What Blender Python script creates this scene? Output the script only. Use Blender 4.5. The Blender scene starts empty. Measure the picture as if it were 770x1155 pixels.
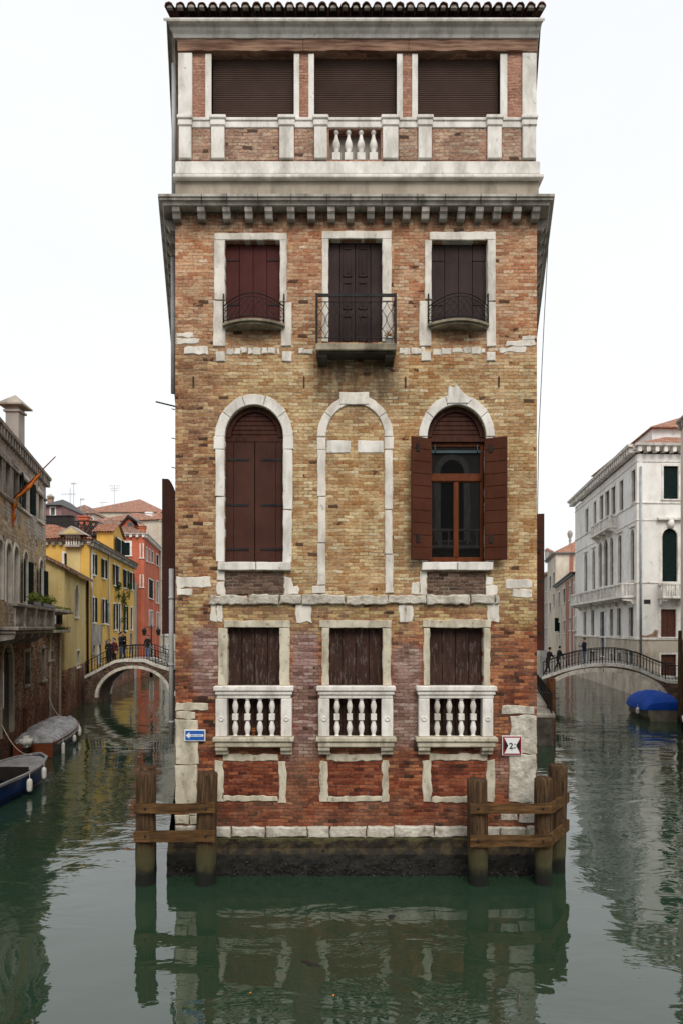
import bpy, bmesh, math, random
from math import pi, sin, cos, radians as R
from mathutils import Vector, Matrix, noise as mnoise
from mathutils.geometry import tessellate_polygon
random.seed(11)
SC = bpy.context.scene
COL = SC.collection
CAM = (0.0, 0.0, 5.0); FPX = 770.0; CX = 385.0; HY = 708.0
rnd = random.uniform

# ------------------------------------------------------------------ mesh builder
class MB:
    def __init__(s): s.v = []; s.f = []; s.m = []; s.sm = []
    def add(s, vs, fs, m=0, M=None, smooth=False):
        o = len(s.v)
        for p in vs:
            p = Vector(p); s.v.append(M @ p if M else p)
        for f in fs:
            s.f.append([i + o for i in f]); s.m.append(m); s.sm.append(smooth)
    def box(s, x0, x1, y0, y1, z0, z1, m=0, bev=0.0, M=None):
        if x0 > x1: x0, x1 = x1, x0
        if y0 > y1: y0, y1 = y1, y0
        if z0 > z1: z0, z1 = z1, z0
        if bev <= 0:
            vs = [(x0,y0,z0),(x1,y0,z0),(x1,y1,z0),(x0,y1,z0),(x0,y0,z1),(x1,y0,z1),(x1,y1,z1),(x0,y1,z1)]
            s.add(vs, [(0,3,2,1),(4,5,6,7),(0,1,5,4),(1,2,6,5),(2,3,7,6),(3,0,4,7)], m, M); return
        b = min(bev, (x1-x0)*.45, (y1-y0)*.45, (z1-z0)*.45)
        bm = bmesh.new(); bmesh.ops.create_cube(bm, size=1)
        for v in bm.verts:
            v.co = Vector(((x0+x1)/2+v.co.x*(x1-x0), (y0+y1)/2+v.co.y*(y1-y0), (z0+z1)/2+v.co.z*(z1-z0)))
        bmesh.ops.bevel(bm, geom=bm.edges[:], offset=b, segments=1, affect='EDGES')
        s.bm(bm, m, M)
    def bm(s, bm, m=0, M=None, smooth=False):
        bm.verts.index_update()
        s.add([v.co.copy() for v in bm.verts], [[v.index for v in f.verts] for f in bm.faces], m, M, smooth)
        bm.free()
    def prism(s, out, y0, y1, holes=(), m=0, M=None, bev=0.0):
        """polygon in (x,z) extruded from y0 (outer, front) to y1"""
        if y0 > y1: y0, y1 = y1, y0
        def area(p): return sum(p[i][0]*p[(i+1)%len(p)][1]-p[(i+1)%len(p)][0]*p[i][1] for i in range(len(p)))
        out = list(out)
        if area(out) < 0: out.reverse()
        hs = []
        for h in holes:
            h = list(h)
            if area(h) > 0: h.reverse()
            hs.append(h)
        loops = [out] + hs
        fl = loops
        if bev > 0 and not hs:
            n = len(out); ins = []
            for i in range(n):
                a = Vector(out[i-1]); b = Vector(out[i]); c = Vector(out[(i+1) % n])
                d1 = (b-a); d2 = (c-b)
                if d1.length < 1e-6: d1 = d2
                if d2.length < 1e-6: d2 = d1
                d1 = d1.normalized(); d2 = d2.normalized()
                nn = Vector((-d1.y-d2.y, d1.x+d2.x))
                if nn.length < 1e-4: nn = Vector((-d1.y, d1.x))
                nn.normalize(); k = max(.35, nn.dot(Vector((-d1.y, d1.x))))
                ins.append(tuple(b + nn*bev/k))
            fl = [ins]
        tri = tessellate_polygon([[Vector((p[0], p[1], 0)) for p in l] for l in fl])
        flat = [p for l in fl for p in l]; back = [p for l in loops for p in l]
        n = len(flat)
        vs = [(p[0], y0, p[1]) for p in flat] + [(p[0], y1, p[1]) for p in back]
        fs = []
        for t in tri:
            a, b, c = [flat[i] for i in t]
            cr = (b[0]-a[0])*(c[1]-a[1])-(b[1]-a[1])*(c[0]-a[0])
            t = list(t)
            if cr < 0: t.reverse()
            fs.append(t); fs.append([i+n for i in reversed(t)])
        if fl is not loops:
            mid = len(vs); vs += [(p[0], y0+bev, p[1]) for p in out]
            k = len(out)
            for i in range(k):
                j = (i+1) % k
                fs.append([i, mid+i, mid+j, j]); fs.append([mid+i, n+i, n+j, mid+j])
        else:
            o = 0
            for l in loops:
                k = len(l)
                for i in range(k):
                    j = (i+1) % k
                    fs.append([o+i, n+o+i, n+o+j, o+j])
                o += k
        s.add(vs, fs, m, M)
    def rough(s, x0, x1, z0, z1, yf, yb, jit=.012, bev=.012, m=0, step=.14, M=None):
        """roughly cut stone block"""
        if x0 > x1: x0, x1 = x1, x0
        if z0 > z1: z0, z1 = z1, z0
        pts = []
        def seg(a, b):
            L = math.dist(a, b); n = max(1, int(L/step))
            for i in range(n):
                t = i/n; j = jit
                pts.append((a[0]+(b[0]-a[0])*t+rnd(-j, j), a[1]+(b[1]-a[1])*t+rnd(-j, j)))
        seg((x0,z0),(x1,z0)); seg((x1,z0),(x1,z1)); seg((x1,z1),(x0,z1)); seg((x0,z1),(x0,z0))
        s.prism(pts, yf, yb, m=m, bev=bev, M=M)
    def tube(s, pts, r, seg=8, m=0, M=None, cap=True):
        pts = [Vector(p) for p in pts]; n = len(pts)
        rs = r if isinstance(r, (list, tuple)) else [r]*n
        vs = []; fs = []; up = None
        for i, p in enumerate(pts):
            t = (pts[min(i+1, n-1)] - pts[max(i-1, 0)])
            t = t.normalized() if t.length > 1e-9 else Vector((0,0,1))
            if up is None:
                up = t.orthogonal().normalized()
            up = (up - t*up.dot(t))
            up = up.normalized() if up.length > 1e-6 else t.orthogonal().normalized()
            b = t.cross(up)
            for k in range(seg):
                a = 2*pi*k/seg
                vs.append(p + (up*cos(a)+b*sin(a))*rs[i])
        for i in range(n-1):
            for k in range(seg):
                k2 = (k+1) % seg
                fs.append([i*seg+k, i*seg+k2, (i+1)*seg+k2, (i+1)*seg+k])
        if cap:
            fs.append([k for k in reversed(range(seg))]); fs.append([(n-1)*seg+k for k in range(seg)])
        s.add(vs, fs, m, M, smooth=seg > 5)
    def lathe(s, c, prof, seg=12, m=0, M=None, smooth=True):
        vs = []; fs = []; n = len(prof)
        for r, z in prof:
            for k in range(seg):
                a = 2*pi*k/seg
                vs.append((c[0]+r*cos(a), c[1]+r*sin(a), c[2]+z))
        for i in range(n-1):
            for k in range(seg):
                k2 = (k+1) % seg
                fs.append([i*seg+k, i*seg+k2, (i+1)*seg+k2, (i+1)*seg+k])
        fs.append([k for k in reversed(range(seg))]); fs.append([(n-1)*seg+k for k in range(seg)])
        s.add(vs, fs, m, M, smooth=smooth)
    def quadprof(s, prof, x0, x1, M=None, m=0, M0=0, M1=0):
        """cornice: profile [(y,z)...] swept along x; mitre offsets: x end = x0 + y*M0"""
        n = len(prof)
        vs = [(x0 + p[0]*M0, p[0], p[1]) for p in prof] + [(x1 - p[0]*M1, p[0], p[1]) for p in prof]
        fs = [[i, (i+1) % n, n+(i+1) % n, n+i] for i in range(n)]
        fs.append(list(reversed(range(n)))); fs.append([n+i for i in range(n)])
        s.add(vs, fs, m, M)

def build(name, mb, mats, parent=None, M=None, loc=None, fixn=True, kind=None):
    me = bpy.data.meshes.new(name)
    vs = [M @ v if M else v for v in mb.v]
    me.from_pydata([tuple(v) for v in vs], [], mb.f)
    if not isinstance(mats, (list, tuple)): mats = [mats]
    for m in mats: me.materials.append(m)
    me.polygons.foreach_set('material_index', mb.m)
    me.polygons.foreach_set('use_smooth', mb.sm)
    if fixn:
        bm = bmesh.new(); bm.from_mesh(me)
        bmesh.ops.recalc_face_normals(bm, faces=bm.faces[:]); bm.to_mesh(me); bm.free()
    uvl = me.uv_layers.new(name='UVMap')
    for p in me.polygons:
        n = p.normal
        if abs(n.z) > .75: t = Vector((1,0,0)); w = Vector((0,1,0))
        else:
            t = Vector((-n.y, n.x, 0)).normalized(); w = Vector((0,0,1))
            if abs(n.z) > .2: w = n.cross(t) * -1
            if w.z < 0: w = -w
        for li in p.loop_indices:
            co = me.vertices[me.loops[li].vertex_index].co
            uvl.data[li].uv = (co.dot(t), co.dot(w))
    me.update()
    o = bpy.data.objects.new(name, me); COL.objects.link(o)
    if parent: o.parent = parent
    if loc: o.location = loc
    if kind: o['kind'] = kind
    return o

def tag(o, label=None, cat=None, group=None, kind=None):
    if label: o['label'] = label
    if cat: o['category'] = cat
    if group: o['group'] = group
    if kind: o['kind'] = kind
    return o
def empty(name, loc, label=None, cat=None, group=None, rz=0):
    o = bpy.data.objects.new(name, None); COL.objects.link(o)
    o.location = loc; o.rotation_euler = (0, 0, rz); o.empty_display_size = .3
    return tag(o, label, cat, group)
def copy_tree(o, parent=None):
    c = o.copy(); COL.objects.link(c)
    if parent: c.parent = parent
    for ch in list(o.children): copy_tree(ch, c)
    return c

# ------------------------------------------------------------------ materials
def ramp(nt, fac, stops, interp='LINEAR'):
    r = nt.nodes.new('ShaderNodeValToRGB'); r.color_ramp.interpolation = interp
    e = r.color_ramp.elements
    while len(e) > 2: e.remove(e[-1])
    for i, (p, c) in enumerate(stops):
        el = e[i] if i < 2 else e.new(p)
        el.position = p; el.color = (c[0], c[1], c[2], 1) if not isinstance(c, (int, float)) else (c, c, c, 1)
    if fac is not None: nt.links.new(fac, r.inputs[0])
    return r.outputs[0]
def noise(nt, vec, scale, detail=4, rough=.55, dist=0, out=0):
    n = nt.nodes.new('ShaderNodeTexNoise'); n.inputs['Scale'].default_value = scale
    n.inputs['Detail'].default_value = detail; n.inputs['Roughness'].default_value = rough
    n.inputs['Distortion'].default_value = dist
    nt.links.new(vec, n.inputs['Vector']); return n.outputs[out]
def mix(nt, fac, a, b, mode='MIX'):
    n = nt.nodes.new('ShaderNodeMix'); n.data_type = 'RGBA'; n.blend_type = mode
    for s, v in ((n.inputs['Factor'], fac), (n.inputs['A'], a), (n.inputs['B'], b)):
        if isinstance(v, (int, float)): s.default_value = v if s.type == 'VALUE' else (v, v, v, 1)
        elif isinstance(v, tuple): s.default_value = (v[0], v[1], v[2], 1)
        else: nt.links.new(v, s)
    return n.outputs['Result']
def math_(nt, op, a, b=0.0, clamp=False):
    n = nt.nodes.new('ShaderNodeMath'); n.operation = op; n.use_clamp = clamp
    for i, v in enumerate((a, b)):
        if isinstance(v, (int, float)): n.inputs[i].default_value = v
        else: nt.links.new(v, n.inputs[i])
    return n.outputs[0]
def mapr(nt, v, a, b, c=0.0, d=1.0, smooth=True):
    n = nt.nodes.new('ShaderNodeMapRange'); n.interpolation_type = 'SMOOTHSTEP' if smooth else 'LINEAR'
    nt.links.new(v, n.inputs[0])
    for i, x in enumerate((a, b, c, d)): n.inputs[i+1].default_value = x
    return n.outputs[0]
def scalev(nt, vec, s):
    n = nt.nodes.new('ShaderNodeMapping'); n.inputs['Scale'].default_value = s
    nt.links.new(vec, n.inputs[0]); return n.outputs[0]
def newmat(name):
    m = bpy.data.materials.new(name); m.use_nodes = True
    nt = m.node_tree; b = nt.nodes['Principled BSDF']
    tc = nt.nodes.new('ShaderNodeTexCoord')
    return m, nt, b, tc
def bump(nt, b, h, strength=.5, dist=.02, prev=None):
    n = nt.nodes.new('ShaderNodeBump'); n.inputs['Strength'].default_value = strength
    n.inputs['Distance'].default_value = dist; nt.links.new(h, n.inputs['Height'])
    if prev is not None: nt.links.new(prev, n.inputs['Normal'])
    nt.links.new(n.outputs[0], b.inputs['Normal']); return n.outputs[0]

def surf(name, c1, c2, scale=3, rough=.85, bs=.3, bscale=30, stretch=(1,1,1), dirt=None, dirt_amt=.5,
         dscale=1.5, dstretch=(1,1,.35), metal=0, spec=.12, bd=.01, wear=None, wear_t=(.6,.68), wear_scale=6, coat=0):
    m, nt, b, tc = newmat(name); ob = tc.outputs['Object']
    v = scalev(nt, ob, stretch)
    col = ramp(nt, noise(nt, v, scale, 6, .6), [(.32, c1), (.68, c2)])
    if wear:
        col = mix(nt, ramp(nt, noise(nt, v, wear_scale, 8, .65), [(wear_t[0], 0), (wear_t[1], 1)]), col, wear)
    if dirt:
        d = ramp(nt, noise(nt, scalev(nt, ob, dstretch), dscale, 8, .65), [(.45, 0), (.75, 1)])
        col = mix(nt, math_(nt, 'MULTIPLY', d, dirt_amt), col, dirt)
    nt.links.new(col, b.inputs['Base Color'])
    b.inputs['Roughness'].default_value = rough; b.inputs['Metallic'].default_value = metal
    b.inputs['Specular IOR Level'].default_value = spec; b.inputs['Coat Weight'].default_value = coat
    if bs > 0: bump(nt, b, noise(nt, v, bscale, 6, .65), bs, bd)
    return m

def brick(name, palette, mortar, zones=None, bw=.205, rh=.070, ms=.011, holes=.05, patch=None, smear=.35,
          bs=.7, patch_t=(.56,.62), patch_scale=.9, erode=0, stains_and_shade=None, zdark=None, soot=None, soot_t=(.5,.75)):
    """palette: list of ramp stops of the brick colours. zones: [(palette, mask_fn)] laid over in turn"""
    m, nt, b, tc = newmat(name); ob = tc.outputs['Object']; uv = tc.outputs['UV']
    wob = nt.nodes.new('ShaderNodeVectorMath'); wob.operation = 'MULTIPLY_ADD'
    nt.links.new(noise(nt, ob, 2.2, 3, .5, out=1), wob.inputs[0]); wob.inputs[1].default_value = (.09,.07,0)
    nt.links.new(uv, wob.inputs[2])
    wob2 = nt.nodes.new('ShaderNodeVectorMath'); wob2.operation = 'MULTIPLY_ADD'
    nt.links.new(noise(nt, ob, 16, 2, .5, out=1), wob2.inputs[0]); wob2.inputs[1].default_value = (.034,.022,0)
    nt.links.new(wob.outputs[0], wob2.inputs[2])
    def bt(c1, c2, mo, msz):
        n = nt.nodes.new('ShaderNodeTexBrick'); n.offset = .5; n.squash = 1
        for i, c in zip((1, 2, 3), (c1, c2, mo)): n.inputs[i].default_value = (c, c, c, 1)
        n.inputs['Scale'].default_value = 1; n.inputs['Mortar Size'].default_value = msz
        n.inputs['Mortar Smooth'].default_value = .35; n.inputs['Bias'].default_value = 0
        n.inputs['Brick Width'].default_value = bw; n.inputs['Row Height'].default_value = rh
        nt.links.new(wob2.outputs[0], n.inputs[0]); return n
    t = bt(0, 1, .5, ms); t2 = bt(0, 1, 0, 0)
    rv = math_(nt, 'ADD', math_(nt, 'MULTIPLY', t2.outputs['Color'], .72), math_(nt, 'MULTIPLY', noise(nt, ob, 3.5, 5, .7), .56))
    rv = math_(nt, 'SUBTRACT', rv, .14)
    col = ramp(nt, rv, palette)
    masks = []
    for pal, fn in (zones or []):
        mk = fn(nt, ob); masks.append(mk)
        col = mix(nt, mk, col, ramp(nt, rv, pal))
    # mortar
    mm = math_(nt, 'MULTIPLY', t.outputs['Fac'], mapr(nt, noise(nt, ob, 1.3, 4, .6), .3, .7, .45, 1.0))
    mcol = ramp(nt, noise(nt, ob, 5, 5, .6), [(.3, tuple(x*.75 for x in mortar)), (.7, mortar)])
    jcol = ramp(nt, noise(nt, ob, 2.1, 7, .72), [(.40, tuple(x*.22 for x in mortar)), (.62, mortar)])
    if zdark: jcol = mix(nt, zmask(zdark[0], zdark[1], .3, 1.0)(nt, ob), mix(nt, .72, jcol, (.06,.022,.014)), jcol)
    if erode:   # worn areas where the courses blur into one another
        ek = ramp(nt, noise(nt, ob, .9, 5, .6), [(.42, 0), (.62, 1)])
        col = mix(nt, math_(nt, 'MULTIPLY', ek, erode), col, ramp(nt, noise(nt, scalev(nt, ob, (1,1,2.6)), 6, 8, .75), [(.30, palette[0][1]), (.42, palette[1][1]), (.52, palette[2][1]), (.66, palette[3][1])]) if False else mix(nt, noise(nt, scalev(nt, ob, (1,1,3)), 7, 8, .75), tuple(.5*x for x in mortar), mortar))
        mm = math_(nt, 'MULTIPLY', mm, mapr(nt, noise(nt, ob, 1.9, 5, .6), .35, .6, .35, 1.0))
    col = mix(nt, mm, col, jcol)
    # smears of lime over the bricks
    sm = ramp(nt, noise(nt, scalev(nt, ob, (1,1,1.8)), 7, 9, .72), [(.57, 0), (.66, 1)])
    col = mix(nt, math_(nt, 'MULTIPLY', sm, smear), col, mcol)
    if patch:
        pk = ramp(nt, noise(nt, ob, patch_scale, 8, .6), [(patch_t[0], 0), (patch_t[1], 1)])
        col = mix(nt, math_(nt, 'MULTIPLY', pk, .85), col, patch)
    # fine value break-up
    col = mix(nt, .8, col, ramp(nt, noise(nt, scalev(nt, ob, (1,1,1.6)), 15, 8, .78), [(.34, .30), (.5, .95), (.68, 1.5)]), 'MULTIPLY')
    col = mix(nt, .7, col, ramp(nt, noise(nt, ob, 1.4, 5, .65), [(.34, .62), (.6, 1.1)]), 'MULTIPLY')
    # missing and burnt bricks
    hv = math_(nt, 'MULTIPLY', t2.outputs['Color'], 1.0)
    hk = math_(nt, 'LESS_THAN', math_(nt, 'ADD', hv, math_(nt, 'MULTIPLY', noise(nt, ob, 2.7, 3, .5), .25)), holes+.1)
    col = mix(nt, math_(nt, 'MULTIPLY', hk, .75), col, (.035,.022,.016))
    if stains_and_shade:
        sm_ = math_(nt, 'MULTIPLY', stains_and_shade(nt, ob), mapr(nt, noise(nt, scalev(nt, ob, (2.5,1,.6)), 2.2, 7, .7), .3, .6, .25, 1))
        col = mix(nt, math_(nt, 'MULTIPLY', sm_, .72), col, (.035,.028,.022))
    if soot:
        sk = ramp(nt, noise(nt, scalev(nt, ob, (1,1,.5)), 1.1, 8, .65), [(soot_t[0], 0), (soot_t[1], 1)])
        col = mix(nt, math_(nt, 'MULTIPLY', sk, soot), col, (.045,.037,.03))
    nt.links.new(col, b.inputs['Base Color']); b.inputs['Roughness'].default_value = .92
    b.inputs['Specular IOR Level'].default_value = .15
    h = math_(nt, 'SUBTRACT', math_(nt, 'ADD', math_(nt, 'MULTIPLY', t2.outputs['Color'], .4), noise(nt, ob, 30, 6, .7)), math_(nt, 'MULTIPLY', t.outputs['Fac'], .8))
    h = math_(nt, 'SUBTRACT', h, math_(nt, 'MULTIPLY', hk, 2.0))
    bump(nt, b, h, bs, .016)
    return m

def sepz(nt, ob):
    s = nt.nodes.new('ShaderNodeSeparateXYZ'); nt.links.new(ob, s.inputs[0]); return s
def zmask(z0, z1, namp=.5, nscale=1.2, invert=False):
    def fn(nt, ob):
        z = math_(nt, 'ADD', sepz(nt, ob).outputs[2], math_(nt, 'MULTIPLY', math_(nt, 'SUBTRACT', noise(nt, ob, nscale, 6, .6), .5), namp*4))
        return mapr(nt, z, z0, z1, 1.0 if invert else 0.0, 0.0 if invert else 1.0)
    return fn
def bandmask(za, zb, zc, zd, namp=.5, nscale=1.2, thr=None, tscale=1.0):
    def fn(nt, ob):
        nn = math_(nt, 'MULTIPLY', math_(nt, 'SUBTRACT', noise(nt, ob, nscale, 6, .6), .5), namp*4)
        z = math_(nt, 'ADD', sepz(nt, ob).outputs[2], nn)
        a = math_(nt, 'MULTIPLY', mapr(nt, z, za, zb), mapr(nt, z, zc, zd, 1, 0))
        if thr:
            a = math_(nt, 'MULTIPLY', a, ramp(nt, noise(nt, ob, tscale, 6, .6), [(thr[0], 0), (thr[1], 1)]))
        return a
    return fn
def xmask(x0, x1, namp=.5, nscale=1.0, zr=None):
    def fn(nt, ob):
        s = sepz(nt, ob)
        x = math_(nt, 'ADD', s.outputs[0], math_(nt, 'MULTIPLY', math_(nt, 'SUBTRACT', noise(nt, ob, nscale, 6, .6), .5), namp*4))
        a = mapr(nt, x, x0, x1, 1, 0)
        if zr: a = math_(nt, 'MULTIPLY', a, math_(nt, 'MULTIPLY', mapr(nt, s.outputs[2], zr[0], zr[0]+.6), mapr(nt, s.outputs[2], zr[1]-.6, zr[1], 1, 0)))
        return a
    return fn

def boxmask(boxes, soft=.12, namp=.25, nscale=2.2):
    def fn(nt, ob):
        s = sepz(nt, ob); n1 = math_(nt, 'MULTIPLY', math_(nt, 'SUBTRACT', noise(nt, ob, nscale, 7, .65), .5), namp*4)
        n2 = math_(nt, 'MULTIPLY', math_(nt, 'SUBTRACT', noise(nt, ob, nscale*1.3, 7, .65), .5), namp*4)
        x = math_(nt, 'ADD', s.outputs[0], n1); z = math_(nt, 'ADD', s.outputs[2], n2); tot = None
        for (x0, x1, z0, z1) in boxes:
            a = math_(nt, 'MULTIPLY', math_(nt, 'MULTIPLY', mapr(nt, x, x0-soft, x0+soft), mapr(nt, x, x1-soft, x1+soft, 1, 0)),
                      math_(nt, 'MULTIPLY', mapr(nt, z, z0-soft, z0+soft), mapr(nt, z, z1-soft, z1+soft, 1, 0)))
            tot = a if tot is None else math_(nt, 'MAXIMUM', tot, a)
        return tot
    return fn
# palettes (real-world albedo)
P_BROWN = [(0,(.09,.035,.018)), (.3,(.26,.10,.045)), (.55,(.38,.19,.09)), (.8,(.48,.30,.15)), (1,(.62,.50,.34))]
P_ORANGE = [(0,(.25,.08,.038)), (.3,(.44,.175,.085)), (.55,(.54,.29,.16)), (.8,(.60,.38,.24)), (1,(.72,.58,.45))]
P_TAN = [(0,(.26,.09,.03)), (.25,(.41,.21,.08)), (.55,(.51,.335,.17)), (.8,(.62,.455,.24)), (1,(.74,.65,.50))]
P_RED = [(0,(.05,.014,.010)), (.3,(.16,.038,.020)), (.6,(.34,.10,.040)), (.85,(.44,.19,.085)), (1,(.50,.34,.22))]
P_DEEP = [(0,(.05,.013,.008)), (.45,(.19,.042,.020)), (.8,(.31,.095,.042)), (1,(.36,.14,.09))]
P_PURP = [(0,(.12,.06,.055)), (.35,(.23,.115,.10)), (.7,(.36,.225,.205)), (1,(.54,.44,.40))]
P_YEL = [(0,(.12,.05,.03)), (.3,(.30,.15,.07)), (.6,(.46,.32,.13)), (1,(.60,.46,.24))]
MT = {}
def fxs(px): return (px-385)/55
MT['facade'] = brick('facade_brick', P_ORANGE, (.52,.42,.29), holes=.035, smear=.36, erode=.22, stains_and_shade=boxmask([(fxs(250),fxs(320),10.95,11.15),(fxs(484),fxs(552),10.95,11.15),(fxs(354),fxs(450),9.6,10.6),(-3.6,4.2,13.1,14)], .22, .10), zdark=(3.6, 5.6), soot=.5, soot_t=(.58,.8), zones=[  # black soot under the balconies; the strip below the cornice is mostly painted shade
    (P_TAN, zmask(10.0, 11.6, .5, .8, invert=True)),
    (P_BROWN, xmask(-2.9, -1.9, .35, 1.4, (4.5, 11))),
    (P_RED, zmask(4.7, 5.9, .55, 1.3, invert=True)),
    (P_YEL, bandmask(4.7, 5.2, 5.45, 5.8, .28, 2.6, (.40,.52), 2.4)),
    (P_PURP, boxmask([(fxs(330),fxs(359),2.3,4.9),(fxs(444),fxs(474),2.5,4.6),(fxs(218),fxs(246),3.6,5.0),(fxs(560),fxs(575),1.4,2.6),(fxs(322),fxs(338),1.2,2.4)], .10, .13, 2.6)),
    (P_DEEP, zmask(1.6, 2.8, .5, 1.3, invert=True))])
MT['side_brick'] = brick('side_brick', P_ORANGE, (.42,.37,.3), holes=.04, soot=.4)
MT['panel_brick'] = brick('panel_brick', P_DEEP, (.22,.12,.09), holes=.02, smear=.15, rh=.07)
MT['dark_panel'] = brick('dark_panel_brick', [(0,(.05,.03,.024)),(.5,(.12,.07,.05)),(1,(.24,.15,.11))], (.30,.26,.21), holes=.06, smear=.15)
MT['loggia_brick'] = brick('loggia_brick', [(0,(.28,.13,.09)),(.4,(.42,.24,.16)),(.8,(.50,.34,.24)),(1,(.6,.5,.4))], (.48,.42,.35), holes=.05, smear=.3, soot=.35)
MT['fine_brick'] = brick('fine_brick', [(0,(.33,.15,.10)),(.5,(.42,.21,.145)),(1,(.50,.28,.20))], (.40,.27,.2), holes=-.1, smear=.05, bw=.2, rh=.06, bs=.3)
MT['bank_brick'] = brick('bank_brick', [(0,(.04,.02,.012)),(.35,(.21,.082,.038)),(.7,(.42,.20,.10)),(1,(.70,.56,.42))], (.50,.41,.30), holes=.10, smear=.62, erode=.15, patch=(.34,.27,.20), patch_t=(.58,.68), patch_scale=.5, soot=.7, soot_t=(.42,.7),
    zones=[(P_DEEP, zmask(1.2, 2.6, .5, .8, invert=True))])
MT['stucco_old'] = brick('old_stucco', [(0,(.22,.13,.085)),(.4,(.42,.31,.21)),(.7,(.58,.48,.37)),(1,(.70,.64,.56))], (.56,.48,.39), holes=.03, smear=.5, patch=(.56,.41,.24), patch_t=(.50,.58), patch_scale=.5, soot=.3, bw=.3, rh=.15, ms=.03, zones=[([(0,(.40,.37,.33)),(.5,(.50,.465,.42)),(1,(.58,.54,.49))], zmask(8.9,9.3,.1,1.0))])
MT['stone'] = surf('istrian_stone', (.62,.575,.505), (.78,.735,.665), 2.5, .8, .35, 22, dirt=(.20,.17,.14), dirt_amt=.75, dscale=3.2, wear=(.38,.35,.31), wear_t=(.60,.70), wear_scale=9)
MT['stone_clean'] = surf('white_stone', (.67,.635,.585), (.81,.78,.735), 2.0, .8, .2, 30, dirt=(.24,.205,.165), dirt_amt=.8, dscale=3.0, wear=(.42,.38,.32), wear_t=(.62,.70), wear_scale=7)
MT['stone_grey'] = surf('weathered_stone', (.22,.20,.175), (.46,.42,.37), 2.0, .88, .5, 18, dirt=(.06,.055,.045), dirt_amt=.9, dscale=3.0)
MT['stone_rough'] = surf('rough_stone', (.40,.36,.30), (.66,.62,.54), 4, .9, 1.0, 9, dirt=(.16,.13,.10), dirt_amt=.8, dscale=5, bd=.05, dstretch=(1,1,1))
MT['stone_cream'] = surf('cream_stone', (.46,.41,.31), (.64,.585,.47), 3, .85, .6, 20, dirt=(.12,.095,.065), dirt_amt=.85, dscale=4, wear=(.30,.25,.18), wear_t=(.60,.66), wear_scale=8)
MT['stone_ochre'] = surf('lichened_stone', (.16,.135,.095), (.40,.35,.26), 3.0, .88, .5, 18, dirt=(.04,.035,.025), dirt_amt=.9, dscale=4)
MT['dark_stone'] = surf('dark_stone', (.035,.03,.025), (.10,.09,.075), 3.0, .9, .5, 18)  # very dark stone; on the central balcony's underside it stands in for shade
MT['fascia'] = surf('beige_fascia', (.34,.29,.225), (.44,.385,.31), 1.5, .9, .3, 20, dirt=(.10,.085,.07), dirt_amt=.75, dscale=2.2)
MT['cornice_dark'] = surf('stained_cornice_stone', (.30,.275,.24), (.55,.51,.46), 2.2, .88, .4, 18, dirt=(.05,.045,.04), dirt_amt=.95, dscale=2.4, dstretch=(1.5,1.5,.7))
MT['beam'] = surf('old_beam', (.10,.045,.03), (.42,.26,.18), 2.6, .85, .9, 8, stretch=(.5,1,6), dirt=(.05,.025,.018), dirt_amt=.7, dscale=3, dstretch=(.4,1,4))
def shutter_mat(name, c, c2, pitch=0, horizontal=False, rough=.7, peel=None):
    m, nt, b, tc = newmat(name); ob = tc.outputs['Object']
    col = ramp(nt, noise(nt, scalev(nt, ob, (5,5,.6)), 2.2, 6, .65), [(.3, c), (.7, c2)])
    col = mix(nt, math_(nt, 'MULTIPLY', ramp(nt, noise(nt, ob, 1.3, 5, .6), [(.4,0),(.8,1)]), .5), col, tuple(x*1.7+.01 for x in c2))
    if peel:
        pk = ramp(nt, noise(nt, scalev(nt, ob, (4,4,.8)), 6, 8, .7), [(.54,0),(.60,1)])
        col = mix(nt, pk, col, peel)
    nt.links.new(col, b.inputs['Base Color']); b.inputs['Roughness'].default_value = rough; b.inputs['Specular IOR Level'].default_value = .12
    bump(nt, b, noise(nt, scalev(nt, ob, (6,6,.7)), 5, 6, .6), .25, .01)
    return m
MT['sh_wine'] = shutter_mat('wine_shutter_paint', (.050,.013,.012), (.070,.019,.016))
MT['sh_dark'] = shutter_mat('dark_shutter_paint', (.026,.016,.016), (.040,.025,.023))
MT['sh_brown'] = shutter_mat('brown_shutter_paint', (.040,.016,.011), (.056,.022,.015))
MT['sh_chestnut'] = shutter_mat('chestnut_shutter_paint', (.050,.014,.007), (.068,.020,.009))  # redder chestnut brown for the open leaves
MT['sh_wood'] = shutter_mat('lunette_boards', (.022,.008,.006), (.058,.020,.012), peel=(.075,.03,.02))
MT['sh_peel'] = shutter_mat('peeling_boards', (.022,.012,.010), (.050,.024,.018), rough=.8, peel=(.095,.07,.06))
MT['roller'] = surf('roller_shutter', (.085,.052,.042), (.11,.07,.057), 2, .55, .1, 10)
MT['frame_wood'] = surf('varnished_frame', (.085,.022,.008), (.14,.040,.014), 4, .45, .3, 10, stretch=(4,4,.6))
MT['iron'] = surf('black_iron', (.012,.012,.014), (.03,.028,.028), 6, .55, .2, 40)
MT['lead'] = surf('grey_pipe', (.28,.30,.31), (.42,.44,.45), 3, .5, .2, 20, dirt=(.12,.09,.07), dirt_amt=.5)
MT['rod'] = surf('dark_rod', (.03,.05,.055), (.06,.09,.10), 3, .5, .2, 20)
MT['tile'] = surf('terracotta_tile', (.20,.075,.045), (.46,.24,.16), 5, .9, .4, 30, dirt=(.10,.07,.05), dirt_amt=.8, dscale=3, dstretch=(1,1,1), wear=(.52,.40,.31), wear_t=(.58,.7), wear_scale=4)
MT['tile_dark'] = surf('sooty_tile', (.07,.03,.022), (.22,.10,.07), 6, .9, .4, 30, dirt=(.03,.022,.02), dirt_amt=.8, dscale=4, dstretch=(1,1,1), wear=(.42,.36,.31), wear_t=(.60,.68), wear_scale=7)
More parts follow.
